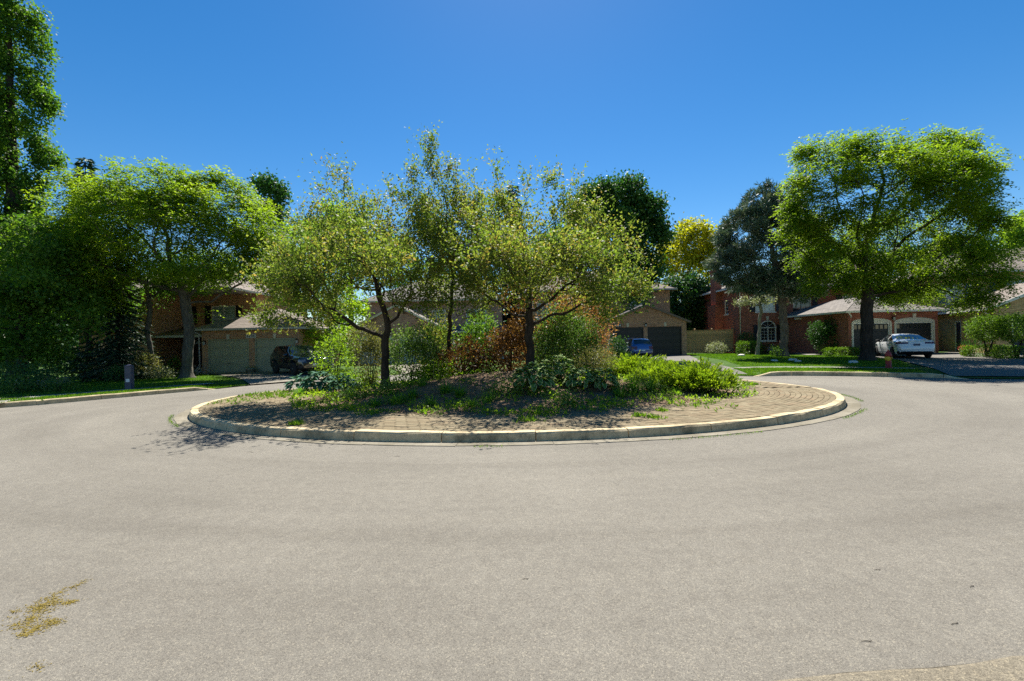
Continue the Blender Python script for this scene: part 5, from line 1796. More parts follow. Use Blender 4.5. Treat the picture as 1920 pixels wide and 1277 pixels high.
for sg in (-1, 1):
    m = MB(); m.lathe([(0.05, sg * 0.09), (0.05, sg * 0.13), (0.062, sg * 0.135), (0.062, sg * 0.17), (0.02, sg * 0.2)], 10, 'x', (0, 0, 0.44)); m.build('hose_cap', 'hydrant_yellow', hy)
p = G(243, 729, 0.14)
ped = thing('utility_pedestal', 'slim grey utility pedestal standing on the shaded lawn', 'utility pedestal', (p.x, p.y, T(p.x, p.y)), R(12))
m = MB(); m.bbox(-0.11, 0.11, -0.10, 0.10, -0.05, 0.88, 0.012); m.build('housing', 'pedestal', ped)
m = MB(); m.box(-0.118, 0.118, -0.108, 0.108, 0.88, 0.90); m.add([(-0.118, -0.108, 0.90), (0.118, -0.108, 0.90), (0.118, 0.108, 0.90), (-0.118, 0.108, 0.90), (0, 0, 0.96)], [(0, 1, 4), (1, 2, 4), (2, 3, 4), (3, 0, 4)]); m.build('cap', 'pedestal', ped)
m = MB(); m.box(-0.06, 0.06, -0.112, -0.1005, 0.28, 0.40); m.build('label_plate', 'plate_white', ped)

def rock(name, label, loc, r, mat, group=None, flat=0.7):
    bm = bmesh.new(); bmesh.ops.create_icosphere(bm, subdivisions=3, radius=1.0)
    ph = RNG.random(6) * 6.28
    sx, sy = RNG.uniform(0.8, 1.25), RNG.uniform(0.75, 1.1)
    for v in bm.verts:
        c = v.co.copy()
        k = 1 + 0.16 * math.sin(2.3 * c.x + ph[0]) * math.sin(2.9 * c.y + ph[1]) + 0.10 * math.sin(5 * c.z + ph[2] + 3 * c.x) + 0.05 * math.sin(9 * c.y + ph[3])
        c = c * k
        c.z = max(-0.35, min(c.z, 0.75 + 0.1 * c.x))
        v.co = Vector((c.x * sx, c.y * sy, c.z * flat)) * r
    me = bpy.data.meshes.new(name); bm.to_mesh(me); bm.free()
    o = link(name, me, None, mat); o.location = (loc[0], loc[1], loc[2] + 0.12 * r); o.rotation_euler = (0, 0, RNG.random() * 6)
    return setp(o, label, 'rock', group)
for i, (a, b, r, l) in enumerate([(82, 716, 0.62, 'large pale boulder with flat top by the dark shrubs'), (58, 726, 0.55, 'tan boulder in front of the larger flat-topped one'), (112, 716, 0.40, 'smaller boulder at the end of the boulder row')]):
    q = G(a, b, 0.14); rock('boulder', l, (q.x, q.y, T(q.x, q.y)), r, 'rock', flat=0.8)
for i, (a, b, r, l) in enumerate([(1452, 679, 0.16, 'pale stone left of the pine trunk'), (1486, 678, 0.20, 'pale stone right against the pine trunk'), (1496, 680, 0.15, 'outermost pale stone beside the pine'), (1390, 671, 0.22, 'pale stone below the clipped block hedge'), (1600, 682, 0.2, 'stone at the foot of the honey locust trunk')]):
    q = G(a, b, 0.2); rock('garden_stone', l, (q.x, q.y, T(q.x, q.y)), r, 'rock_white')

def planter(name, label, loc, r, hgt, mat, plantmat, n=400, size=0.07, ph=0.35):
    t = thing(name, label, 'planter', loc)
    m = MB(); m.lathe([(r * 0.68, 0), (r * 0.95, hgt * 0.86), (r * 1.06, hgt * 0.87), (r * 1.06, hgt), (r * 0.92, hgt), (r * 0.9, hgt * 0.9)], 16); m.build('pot', mat, t, True)
    c = in_lobes([((0, 0, hgt + ph * 0.35), (r * 1.15, r * 1.15, ph * 0.7))], n, 0.3); c = c[c[:, 2] > hgt * 0.85]
    dd = unit(rand_dirs(len(c)) + [0, 0, 0.4]); L = size * RNG.uniform(0.6, 1.3, len(c))
    leaves('foliage', c, dd, side_of(dd, 0.5), L, L * 0.6, RNG.random(len(c)), plantmat, t)
    return t
q = P(1809, 666, 26.2); planter('flower_pot', 'terracotta pot of red flowers at the hedge corner', (q.x, q.y, T(q.x, q.y) + 0.02), 0.26, 0.36, 'terracotta', 'flower_red', 160, 0.06, 0.25)
planter('stone_planter', 'low stone planter between the olive green garage doors', (ax + 3.25, ay - 0.45, az + 0.03), 0.30, 0.26, 'planter_stone', 'leaf_mid', 120, 0.05, 0.12)
planter('flower_pot', 'pot of red flowers on the entry porch of the orange brick house', (ax - 1.6, ay + 0.9, az + 0.02), 0.25, 0.42, 'planter_stone', 'flower_red', 300, 0.07, 0.3)

# twigs on the asphalt
for (a, b, ln, an, lab) in [(1625, 1203, 0.065, 0.0, 'forked twig nearest the concrete gutter in the right corner'), (1790, 1170, 0.06, 0.25, 'slanting twig right of the forked one near the corner gutter'), (1822, 1100, 0.05, 0.4, 'short twig farthest right on the near asphalt'), (1645, 1069, 0.05, 0.05, 'level twig on the asphalt behind the forked one'),
                            (985, 1086, 0.05, 0.15, 'short twig alone in the middle of the near asphalt'), (470, 848, 0.12, -0.2, 'twig on the asphalt before the shaded left kerb of the island'), (345, 771, 0.30, 0.0, 'long twig beside the left end of the island gutter'), (745, 856, 0.08, 0.2, 'small twig just before the island kerb, left of its middle')]:
    q = G(a, b); t = thing('twig', lab, 'twig', (q.x, q.y, 0.003), an, 'twigs lying on the road')
    m = MB(); m.tube([(-ln / 2, 0, 0), (-ln * 0.1, ln * 0.05, 0.001), (ln * 0.3, -ln * 0.02, 0.001), (ln / 2, ln * 0.04, 0)], [0.001, 0.0016, 0.0016, 0.001], 5); m.tube([(ln * 0.1, 0, 0.001), (ln * 0.3, -ln * 0.12, 0.0005)], [0.001, 0.0007], 4)
    m.build('stick', 'bark_dark', t, True)
# fallen catkins drifted into streaks on the road
cl = []
for (a, b, a2, b2, wdt, n) in [(60, 1147, 103, 1125, 0.03, 520), (62, 1150, 72, 1186, 0.035, 480), (85, 1165, 115, 1168, 0.016, 260), (112, 1132, 140, 1128, 0.014, 200), (25, 1168, 60, 1178, 0.022, 170), (135, 1102, 162, 1088, 0.014, 120), (95, 1122, 112, 1110, 0.012, 90), (18, 1156, 34, 1142, 0.016, 70), (55, 1257, 75, 1248, 0.02, 60), (45, 1182, 62, 1187, 0.02, 90), (75, 1140, 95, 1146, 0.02, 60)]:
    p0, p1 = np.array(G(a, b)), np.array(G(a2, b2))
    n = int(n * 0.85)
    k = max(5, n // 20)           # small drifts along each streak
    ctr = p0 + (p1 - p0) * RNG.random(k)[:, None] + RNG.normal(size=(k, 3)) * [wdt, wdt * 0.8, 0]
    pick = RNG.integers(0, k, n)
    cl.append(ctr[pick] + RNG.normal(size=(n, 3)) * [0.020, 0.015, 0])
    m_ = n // 8
    cl.append(p0 + (p1 - p0) * RNG.random(m_)[:, None] + RNG.normal(size=(m_, 3)) * [wdt * 2.2, wdt * 2.0, 0])
cl = np.concatenate(cl); cl[:, 2] = RNG.uniform(0.0025, 0.0045, len(cl))
dd = unit(RNG.normal(size=(len(cl), 3)) * [1, 1, 0.15]); L = RNG.uniform(0.006, 0.019, len(cl))
setp(leaves('catkin_litter', cl, dd, side_of(dd, 8.0), L, L * 0.4, RNG.random(len(cl)), 'catkin'), 'ochre streaks of fallen catkins on the near asphalt', 'litter', kind='stuff')

# ------------------------------------------------------------------ trees
def LB(d, lst):
    out = []
    for l in lst:
        px, py, rx, ry = l[:4]; dd = l[4] if len(l) > 4 else 0.0
        rd = l[5] if len(l) > 5 else rx * d / F
        out.append((tuple(P(px, py, d) + Vector((0, dd, 0))), (rx * d / F, rd, ry * d / F)))
    return out
def foot(px, d):
    x = ray(px, 690)[0] * d / F
    return (x, d, T(x, d))

# left honey locust over the lawn
d = 24.3
b = foot(350, d)
tree('honey_locust_tree', 'wide honey locust with grey trunk on the left lawn', 'tree', b,
     [(0, 0, 0), (0.05, 0, 1.5), (0.1, 0.1, 2.6), (-0.1, 0.2, 3.6), (-0.3, 0.2, 5.0)],
     LB(d, [(190, 385, 95, 60, 0.5), (290, 365, 110, 60, 0), (390, 375, 95, 60, 0.6), (150, 450, 90, 70, 0), (300, 440, 150, 60, -1.5, 3.0), (450, 430, 85, 70, 0), (120, 520, 75, 55, -0.5), (250, 505, 110, 45, -2.0, 2.0),
            (500, 470, 60, 80, 0.5), (420, 510, 100, 35, -1.5, 2.2), (320, 490, 90, 50, 2.0, 2.0), (530, 520, 45, 50, 0), (100, 470, 60, 70, -0.5), (200, 560, 80, 30, -1.6, 1.4), (350, 410, 120, 40, -2.2, 1.4)]),
     0.25, 'locust', 'leaf_locust', 'bark_grey', extra=5400, gap=0.1, gf=1.4,  n_att=1500, dens=4, size=0.17, spread=0.20, step=0.36, kill=0.5, inner=4, tint0=0.55)
# slim second trunk beside it
d = 25.0; b = foot(287, d)
tree('slim_tree', 'slim leaning tree left of the wide honey locust trunk', 'tree', b,
     [(0, 0, 0), (-0.1, 0, 1.4), (-0.3, 0, 2.6), (-0.1, 0, 3.8)], LB(d, [(250, 540, 65, 45), (330, 525, 60, 40), (280, 500, 70, 40)]),
     0.12, 'locust', 'leaf_mid', 'bark_grey', extra=500, n_att=240, dens=3, size=0.17, spread=0.2, step=0.34, kill=0.5)
# dark understorey at the left edge
d = 20.5; b = foot(40, d)
tree('dark_broadleaf_tree', 'dense dark broadleaf tree at the left edge above the boulders', 'tree', b,
     [(0, 0, 0), (0.1, 0, 1.2), (0, 0, 2.6), (0.2, 0, 4.0)], LB(d, [(30, 480, 95, 95), (110, 560, 80, 70), (20, 600, 90, 80, -0.6), (140, 610, 60, 45), (60, 660, 70, 40, -0.6)]),
     0.17, 'broad', 'leaf_mid', 'bark_dark', extra=1900, gap=0.2, n_att=620, dens=9, size=0.15, spread=0.24, step=0.34, kill=0.5, inner=4)
d = 26; b = foot(165, d)
tree('broadleaf_tree', 'leafy mid green tree between the left edge and the blue spruce', 'tree', b,
     [(0, 0, 0), (0.1, 0, 1.6), (0, 0, 3.4)], LB(d, [(130, 520, 85, 70), (190, 560, 70, 50), (120, 600, 60, 40)]),
     0.16, 'broad', 'leaf_mid', 'bark_dark', extra=1600, n_att=420, dens=8, size=0.16, spread=0.24, step=0.36, kill=0.55, inner=4)
# columnar tree in the top left corner
d = 27.0; b = foot(30, d)
tree('columnar_tree', 'very tall columnar tree rising out of the top left corner', 'tree', b,
     [(0, 0, 0), (0, 0, 4), (0.1, 0, 9), (0.0, 0, 15), (0, 0, 21)],
     LB(d, [(25, -90, 22, 150), (-25, 40, 38, 190), (22, 60, 25, 150), (58, 90, 22, 120, 0.4), (-40, 250, 51, 140), (15, 240, 36, 130, -0.5), (68, 210, 25, 90), (82, 285, 25, 50, 0.3), (10, 420, 53, 120), (64, 350, 25, 60), (40, 470, 43, 80), (0, 560, 64, 90), (50, 590, 38, 70), (-50, -60, 34, 120)]),
     0.40, 'broad', 'leaf_poplar', 'bark_dark', extra=9500, gap=-0.4, gf=1.2, clumps=2, n_att=1900, dens=8, size=0.17, spread=0.20, step=0.42, kill=0.52, inner=3, up=0.55, cell=1.1)
# far spruce tips and background crowns
b = foot(168, 44.0); spruce('spruce_tree', 'distant spruce tip above the left honey locust', b, 20.6, 3.0, 'needle_spruce', 'bark_dark', size=0.62, whorls=44, dens=9)
b = foot(968, 46.0); spruce('spruce_tree', 'narrow distant spruce behind the island trees', b, 17.6, 2.0, 'needle_spruce', 'bark_dark', size=0.55, whorls=40, dens=9)
b = foot(222, 24.5); spruce('blue_spruce', 'drooping blue spruce in front of the orange brick house', b, 6.8, 2.0, 'needle_spruce', 'bark_dark', size=0.20, whorls=24, per=12, droop=0.62, low=0.03, dens=13)
d = 47.0; b = foot(509, d)
tree('columnar_tree', 'narrow dark tree top behind the left honey locust', 'tree', b, [(0, 0, 0), (0, 0, 6), (0, 0, 12), (0, 0, 16)],
     LB(d, [(508, 360, 30, 34), (510, 420, 36, 60), (505, 520, 40, 70)]), 0.3, 'broad', 'leaf_maple', 'bark_dark', extra=900, n_att=420, dens=9, size=0.30, spread=0.34, step=0.6, kill=0.8, up=0.4)
d = 30.0; b = foot(620, d)
tree('lime_green_tree', 'lime green young tree with pale trunk beside the black suv', 'tree', b, [(0, 0, 0), (0, 0, 1.2), (0.05, 0, 2.6), (0, 0, 4.5)],
     LB(d, [(585, 470, 60, 70), (640, 440, 55, 60), (600, 560, 65, 60), (640, 590, 50, 50), (590, 630, 45, 30), (570, 530, 60, 60)]), 0.13, 'broad', 'leaf_lime', 'bark_pale', extra=2200, n_att=600, dens=7, size=0.17, spread=0.25, step=0.38, kill=0.55, inner=4)
d = 50.0; b = foot(660, d)
tree('background_tree', 'pale green tree crown behind the pinkish brick house', 'tree', b, [(0, 0, 0), (0, 0, 4), (0, 0, 9)],
     LB(d, [(620, 460, 60, 60), (690, 480, 60, 55), (750, 500, 55, 50)]), 0.3, 'broad', 'leaf_mid', 'bark_dark', extra=1500, n_att=420, dens=7, size=0.30, spread=0.4, step=0.6, kill=0.85, group=None)
d = 54.0; b = foot(900, d)
tree('background_tree', 'mid green tree crown behind the middle of the island', 'tree', b, [(0, 0, 0), (0, 0, 4), (0, 0, 9)],
     LB(d, [(860, 520, 70, 50), (930, 500, 60, 55), (1010, 500, 60, 55)]), 0.3, 'broad', 'leaf_maple', 'bark_dark', extra=1500, n_att=420, dens=7, size=0.32, spread=0.4, step=0.6, kill=0.85)
# dark maple before the rose brick house
d = 31.0; b = foot(1118, d)
tree('maple_tree', 'dense dark green maple in front of the house numbered 1204', 'tree', b, [(0, 0, 0), (0.05, 0, 2.0), (0.3, 0, 3.5), (0.6, 0, 5.5)],
     LB(d, [(1150, 370, 55, 38), (1110, 400, 55, 55), (1195, 410, 55, 50), (1215, 450, 40, 60), (1150, 450, 80, 70), (1180, 520, 60, 60), (1110, 500, 70, 70), (1195, 565, 32, 32, -0.6), (1080, 560, 50, 40)]),
     0.28, 'broad', 'leaf_maple', 'bark_dark', extra=4600, gap=-0.8, n_att=1150, dens=9, size=0.20, spread=0.26, step=0.42, kill=0.55, inner=4, cell=1.0)
# yellow tree and the greens behind the fence
d = 50.0; b = foot(1290, d)
tree('golden_tree', 'bright yellow leaved tree behind the board fence', 'tree', b, [(0, 0, 0), (0, 0, 4), (0, 0, 8)],
     LB(d, [(1300, 450, 42, 42), (1260, 480, 38, 40), (1330, 480, 30, 40), (1290, 520, 60, 45)]), 0.28, 'broad', 'leaf_yellow', 'bark_grey', extra=1700, gap=-0.8, n_att=440, dens=7, size=0.28, spread=0.36, step=0.6, kill=0.8)
d = 45.0; b = foot(1292, d)
tree('background_tree', 'dark green tree between the rose and the red brick houses', 'tree', b, [(0, 0, 0), (0, 0, 2), (0, 0, 5)],
     LB(d, [(1290, 560, 50, 50), (1270, 600, 40, 50), (1320, 600, 35, 50), (1300, 640, 45, 30), (1262, 540, 30, 35)]), 0.22, 'broad', 'leaf_dark', 'bark_dark', extra=2200, gap=-0.8, n_att=480, dens=9, size=0.24, spread=0.34, step=0.5, kill=0.7)
for (px, d, l, mt, lst) in [(1590, 56.0, 'distant green tree behind the red brick house roof', 'leaf_mid', [(1560, 500, 45, 45), (1620, 500, 50, 50), (1500, 500, 50, 40)]),
                            (1740, 58.0, 'distant green tree between the red and tan brick houses', 'leaf_maple', [(1700, 500, 50, 45), (1760, 490, 50, 50), (1800, 470, 40, 40)]),
                            (1912, 52.0, 'yellow green tree crown at the right edge above the tan house', 'leaf_lime', [(1905, 455, 30, 40), (1940, 440, 40, 60), (1900, 490, 30, 25)]),
                            (1040, 52.0, 'green tree crown left of the dark maple', 'leaf_mid', [(1050, 470, 50, 50), (1020, 520, 50, 50)])]:
    b = foot(px, d)
    tree('background_tree', l, 'tree', b, [(0, 0, 0), (0, 0, 3), (0, 0, 7)], LB(d, lst), 0.25, 'broad', mt, 'bark_dark', extra=1300, n_att=300, dens=7, size=0.32, spread=0.4, step=0.6, kill=0.85)
# pine
d = 30.5; b = foot(1470, d)
tree('pine_tree', 'broad dark pine with scaly trunk before the red brick house', 'tree', b, [(0, 0, 0), (0.1, 0, 1.6), (0.0, 0, 3.4), (-0.2, 0, 5.0), (-0.6, 0, 7.0), (-1.0, 0, 9.2)],
     LB(d, [(1425, 385, 42, 38), (1465, 390, 40, 42), (1395, 430, 52, 48), (1470, 440, 62, 55), (1530, 440, 30, 50), (1370, 480, 45, 36), (1430, 490, 80, 48, -0.8), (1510, 500, 55, 45), (1385, 515, 45, 26), (1460, 530, 75, 32), (1525, 525, 45, 28), (1410, 535, 50, 20), (1350, 500, 30, 24), (1360, 460, 30, 30), (1500, 550, 50, 18), (1440, 420, 60, 50), (1540, 480, 30, 40)]),
     0.25, 'pine', 'needle_pine', 'bark_pine', extra=3600, gap=0.35, gf=1.5, clumps=7, n_att=1050, dens=3, size=0.32, spread=0.11, step=0.42, kill=0.55, inner=3, cell=0.8, up=0.12)
# right honey locust
d = 24.2; b = foot(1627, d)
tree('honey_locust_tree', 'tall spreading honey locust with dark trunk behind the hydrant', 'tree', b,
     [(0, 0, 0), (0.0, 0, 1.6), (0.05, 0, 3.0), (0.1, 0, 3.9), (0.0, 0.2, 5.2)],
     LB(d, [(1555, 290, 62, 38, 0.3), (1640, 285, 60, 32, 0), (1760, 285, 75, 42, 0.3), (1530, 345, 72, 42, -0.6), (1640, 340, 95, 40, -1.4, 2.2), (1740, 340, 85, 45, -0.8), (1820, 335, 42, 50), (1520, 400, 55, 40), (1600, 420, 80, 40, -1.6, 1.6),
            (1800, 410, 65, 55), (1700, 420, 85, 40, 1.8, 1.6), (1860, 420, 30, 35), (1560, 480, 60, 35), (1780, 480, 75, 40, -0.6), (1850, 480, 45, 40), (1720, 525, 60, 28, -0.6), (1800, 530, 55, 25, -1.0), (1600, 525, 40, 26, -0.6), (1690, 480, 60, 34, 2.0, 1.4), (1760, 545, 60, 26, 1.4), (1690, 540, 45, 26, 1.6), (1560, 520, 45, 30, 0.8), (1640, 500, 50, 32, -1.6, 1.2), (1580, 440, 60, 40), (1500, 440, 40, 36), (1720, 380, 90, 40, -2.0, 1.5), (1810, 565, 40, 16, -0.4)]),
     0.29, 'locust', 'leaf_locust', 'bark_dark', extra=6200, gap=0.0, gf=1.4,  n_att=1750, dens=4, size=0.16, spread=0.20, step=0.36, kill=0.48, inner=4, tint0=0.5)
# contorted small tree before the arched window
d = 33.0; b = foot(1421, d)
tree('contorted_tree', 'small pale crooked tree with flat crown before the arched window', 'tree', b, [(0, 0, 0), (0.1, 0, 1.0), (0.2, 0, 2.0), (0.25, 0, 2.9)],
     LB(d, [(1400, 566, 22, 8), (1440, 562, 24, 10), (1428, 556, 20, 9)]), 0.11, 'broad', 'leaf_variegated', 'bark_pale', extra=120, n_att=150, dens=6, size=0.14, spread=0.13, step=0.26, kill=0.3)

# ------------------------------------------------------------------ island trees
def ifoot(px, d):
    x = ray(px, 690)[0] * d / F
    return (x, d, IZ(x, d) - 0.03)
kw = dict(style='shoot', mat='leaf_crab', bark='bark_dark', dens=8, size=0.092, spread=0.13, step=0.22, kill=0.27, inner=3, cell=0.55, rtip=0.006, shell=0.15, clumps=3, wexp=0.78)
d = 14.2; b = ifoot(722, d)
tree('crab_apple_tree', 'crab apple tree with dark trunk on the left of the island', 'tree', b, [(0, 0, 0), (0.0, 0, 0.8), (0.02, 0, 1.55), (0.1, 0, 2.0)],
     LB(d, [(625, 348, 9, 38), (607, 365, 8, 34), (652, 350, 10, 40), (590, 372, 9, 38), (640, 410, 60, 40), (700, 410, 45, 40, 0.4), (738, 378, 11, 40), (760, 385, 9, 36), (600, 450, 60, 45, -0.3), (690, 470, 75, 45, -0.8), (760, 460, 50, 50), (580, 520, 55, 35, -0.5), (650, 540, 75, 35, -1.2), (740, 540, 70, 40, -0.8), (800, 500, 40, 40), (560, 560, 40, 25), (690, 500, 60, 50, 1.4), (620, 585, 55, 22, -0.8), (780, 580, 45, 25, -0.5), (660, 520, 80, 40, -2.4, 1.2), (760, 520, 60, 40, -2.2, 1.2), (600, 560, 60, 30, -2.2, 1.2), (560, 610, 50, 18, -0.8), (640, 610, 45, 16, -1.0), (800, 430, 40, 45), (815, 560, 45, 30)]),
     0.125, extra=1900, gap=0.25, gf=1.7, n_att=1500, **kw)
d = 14.0; b = ifoot(994, d)
tree('crab_apple_tree', 'crab apple tree with grey trunk in the middle of the island', 'tree', b, [(0, 0, 0), (0.0, 0, 0.9), (-0.02, 0, 1.7), (0.0, 0, 2.2)],
     LB(d, [(930, 335, 9, 46), (936, 390, 14, 40), (985, 362, 9, 36), (1000, 380, 9, 34), (1040, 350, 9, 34, 0), (1022, 372, 9, 34), (1078, 370, 8, 38), (905, 430, 45, 45), (960, 430, 55, 45, 0.4), (1030, 440, 60, 45, -0.4), (1100, 430, 50, 50), (1130, 470, 55, 45, -0.3), (1175, 500, 40, 22), (950, 500, 80, 45, -1.0), (1060, 510, 75, 45, -0.9), (1140, 550, 55, 35), (900, 540, 55, 40), (980, 560, 75, 30, -1.2), (1080, 570, 60, 30, -0.6), (1000, 500, 70, 50, 1.4), (860, 480, 40, 50), (940, 520, 70, 40, -2.4, 1.2), (1040, 520, 70, 40, -2.4, 1.2), (1110, 560, 50, 25, -1.8, 1.0), (1190, 560, 25, 20, -0.3), (1120, 600, 40, 18, -0.8), (880, 590, 40, 22, -0.4), (1170, 530, 40, 22), (890, 500, 50, 50), (1050, 400, 45, 30)]),
     0.125, extra=2100, gap=0.25, gf=1.7, n_att=1650, **kw)
d = 15.6; b = ifoot(846, d)
kw2 = dict(kw); kw2.update(dens=9)
tree('crab_apple_tree', 'slender many-shooted crab apple between the two stout ones', 'tree', b, [(0, 0, 0), (-0.05, 0, 0.8), (-0.05, 0, 1.6), (0.05, 0, 2.6)],
     LB(d, [(805, 285, 9, 40), (812, 335, 14, 40), (845, 330, 10, 40), (868, 345, 9, 40), (778, 345, 8, 34), (792, 370, 10, 36), (828, 370, 14, 36), (885, 345, 7, 30), (830, 400, 55, 45), (880, 400, 40, 40), (800, 470, 50, 50), (860, 470, 55, 50), (830, 540, 60, 45), (900, 560, 40, 35), (930, 400, 20, 50), (840, 440, 70, 50), (770, 420, 30, 40), (910, 450, 45, 40)]),
     0.07, extra=1400, gap=0.2, gf=1.7, n_att=900, **kw2)

# ------------------------------------------------------------------ island planting
def ipt(px, py, zguess=0.4):
    z = zguess
    for _ in range(6):
        q = G(px, py, z); z = IZ(q.x, q.y)
    return Vector((q.x, q.y, z))
def sh(name, label, px, d, lst, mat, **k):
    """bush on the island; lobes as (dx, dy, z, rx, ry, rz) in metres"""
    x = ray(px, 680)[0] * d / F
    return shrub(name, label, k.pop('cat', 'shrub'), (x, d, IZ(x, d)), [((a, b_, c), (e, f, g_)) for a, b_, c, e, f, g_ in lst], mat, **k)

sh('barberry_shrub', 'rust leaved shrub left of the middle of the island', 868, 14.9, [(0, 0, 0.5, 0.8, 0.6, 0.5), (-0.5, 0, 0.4, 0.5, 0.5, 0.4), (0.6, 0, 0.45, 0.5, 0.5, 0.4), (0.2, 0.1, 0.9, 0.35, 0.4, 0.35)], 'leaf_rust', n=3200, size=0.094, stems=9, tint0=0.2)
sh('barberry_shrub', 'rust leaved shrub close behind the grey crab apple trunk', 957, 15.0, [(0, 0, 0.7, 0.6, 0.6, 0.65), (0.2, 0, 1.35, 0.4, 0.4, 0.4), (-0.4, 0.2, 1.1, 0.35, 0.4, 0.35)], 'leaf_rust', n=3800, size=0.094, stems=8, tint0=0.42)
sh('withered_cedar', 'withered salmon coloured cedar on the right of the island trees', 1106, 16.6, [(0, 0, 1.2, 0.75, 0.7, 0.9), (-0.3, 0, 2.2, 0.8, 0.6, 0.7), (0.35, 0, 2.0, 0.6, 0.6, 0.7), (0.2, 0, 2.9, 0.45, 0.45, 0.5), (-0.9, 0, 2.6, 0.5, 0.5, 0.5)], 'leaf_salmon', n=3800, size=0.106, aspect=0.35, stems=12, tint0=0.5, cell=0.3)
sh('withered_cedar', 'withered orange brown shrub seen through the middle crab apple crown', 1020, 15.4, [(0, 0, 2.2, 0.8, 0.6, 0.7), (-0.8, 0, 2.6, 0.7, 0.5, 0.6), (0.9, 0, 3.0, 0.6, 0.5, 0.6), (0, 0, 1.2, 0.4, 0.4, 0.6)], 'leaf_rust', n=2200, size=0.106, aspect=0.4, stems=12, tint0=0.55)
sh('dense_shrub', 'olive green twiggy shrub right of the dark crab apple trunk', 772, 14.7, [(0, 0, 0.7, 0.75, 0.6, 0.65), (0.3, 0, 1.4, 0.5, 0.4, 0.45), (-0.25, 0, 1.25, 0.45, 0.4, 0.5), (0.55, 0, 1.0, 0.35, 0.35, 0.4)], 'leaf_shrub', n=6400, size=0.075, stems=9)
sh('dense_shrub', 'olive shrub in front of the pale garage door, left of the dark trunk', 694, 15.4, [(0, 0, 0.9, 0.45, 0.4, 0.75), (-0.2, 0, 1.7, 0.5, 0.4, 0.5), (0.3, 0, 1.4, 0.35, 0.35, 0.4)], 'leaf_olive', n=4000, size=0.075, stems=6)
sh('dense_shrub', 'broad dark green shrub right of the grey crab apple trunk', 1047, 14.8, [(0, 0, 0.7, 0.75, 0.6, 0.7), (0.3, 0, 1.5, 0.5, 0.4, 0.45), (-0.3, 0, 1.1, 0.45, 0.4, 0.5)], 'leaf_shrub', n=6300, size=0.075, stems=9, tint0=0.42)
sh('dense_shrub', 'dark upright shrub below the withered salmon cedar', 1098, 15.4, [(0, 0, 0.8, 0.5, 0.42, 0.8), (0.1, 0, 1.5, 0.35, 0.35, 0.5)], 'leaf_shrub', n=3900, size=0.069, stems=7, tint0=0.3)
sh('conical_shrub', 'dark conical shrub beside the blue hatchback', 1157, 17.4, [(0, 0, 0.6, 0.42, 0.42, 0.6), (0, 0, 1.15, 0.26, 0.26, 0.45)], 'leaf_dark', n=3450, size=0.075, stems=5, tint0=0.6)
sh('dry_shrub', 'pale olive twiggy shrub left of the junipers', 1112, 13.6, [(0, 0, 0.42, 0.5, 0.4, 0.42), (0.35, 0, 0.5, 0.3, 0.3, 0.35)], 'leaf_olive', n=3000, size=0.062, aspect=0.3, stems=12, tint0=0.6)
sh('bright_shrub', 'bright lime green low shrub between trunk and rust shrub', 826, 14.2, [(0, 0, 0.2, 0.45, 0.35, 0.22), (-0.4, 0, 0.18, 0.3, 0.3, 0.18)], 'leaf_lime', n=2250, size=0.069, stems=4)
sh('bright_shrub', 'lime green weedy shrub at the back left of the island', 668, 15.6, [(0, 0, 0.22, 0.7, 0.4, 0.25), (-0.6, 0, 0.2, 0.5, 0.4, 0.22)], 'leaf_lime', n=3300, size=0.075, stems=5, tint0=0.35)
sh('tall_shrub', 'tall airy green shrub behind the rust leaved shrubs', 888, 16.0, [(0, 0, 1.0, 0.7, 0.5, 0.8), (0.3, 0, 1.8, 0.5, 0.4, 0.5)], 'leaf_mid', n=3600, size=0.088, stems=9)
sh('tall_shrub', 'airy green shrub behind the grey crab apple trunk', 1030, 16.2, [(0, 0, 1.2, 0.7, 0.5, 0.8), (0.3, 0, 2.0, 0.5, 0.4, 0.5)], 'leaf_mid', n=3300, size=0.088, stems=9)

sh('tall_shrub', 'tall loose green shrub filling the view left of the rust shrubs', 812, 15.8, [(0, 0, 1.0, 0.55, 0.5, 0.9), (0.2, 0, 1.9, 0.5, 0.4, 0.6)], 'leaf_crab', n=2600, size=0.085, stems=8)
sh('tall_shrub', 'tall loose green shrub left of the withered salmon cedar', 1075, 16.6, [(0, 0, 1.2, 0.6, 0.5, 1.0), (-0.1, 0, 2.2, 0.6, 0.4, 0.6)], 'leaf_crab', n=2800, size=0.085, stems=8)
sh('tall_shrub', 'loose olive shrub at the back left corner of the island', 628, 16.4, [(0, 0, 1.0, 0.7, 0.5, 0.8), (0.4, 0, 1.7, 0.5, 0.4, 0.5)], 'leaf_lime', n=2400, size=0.085, stems=8)
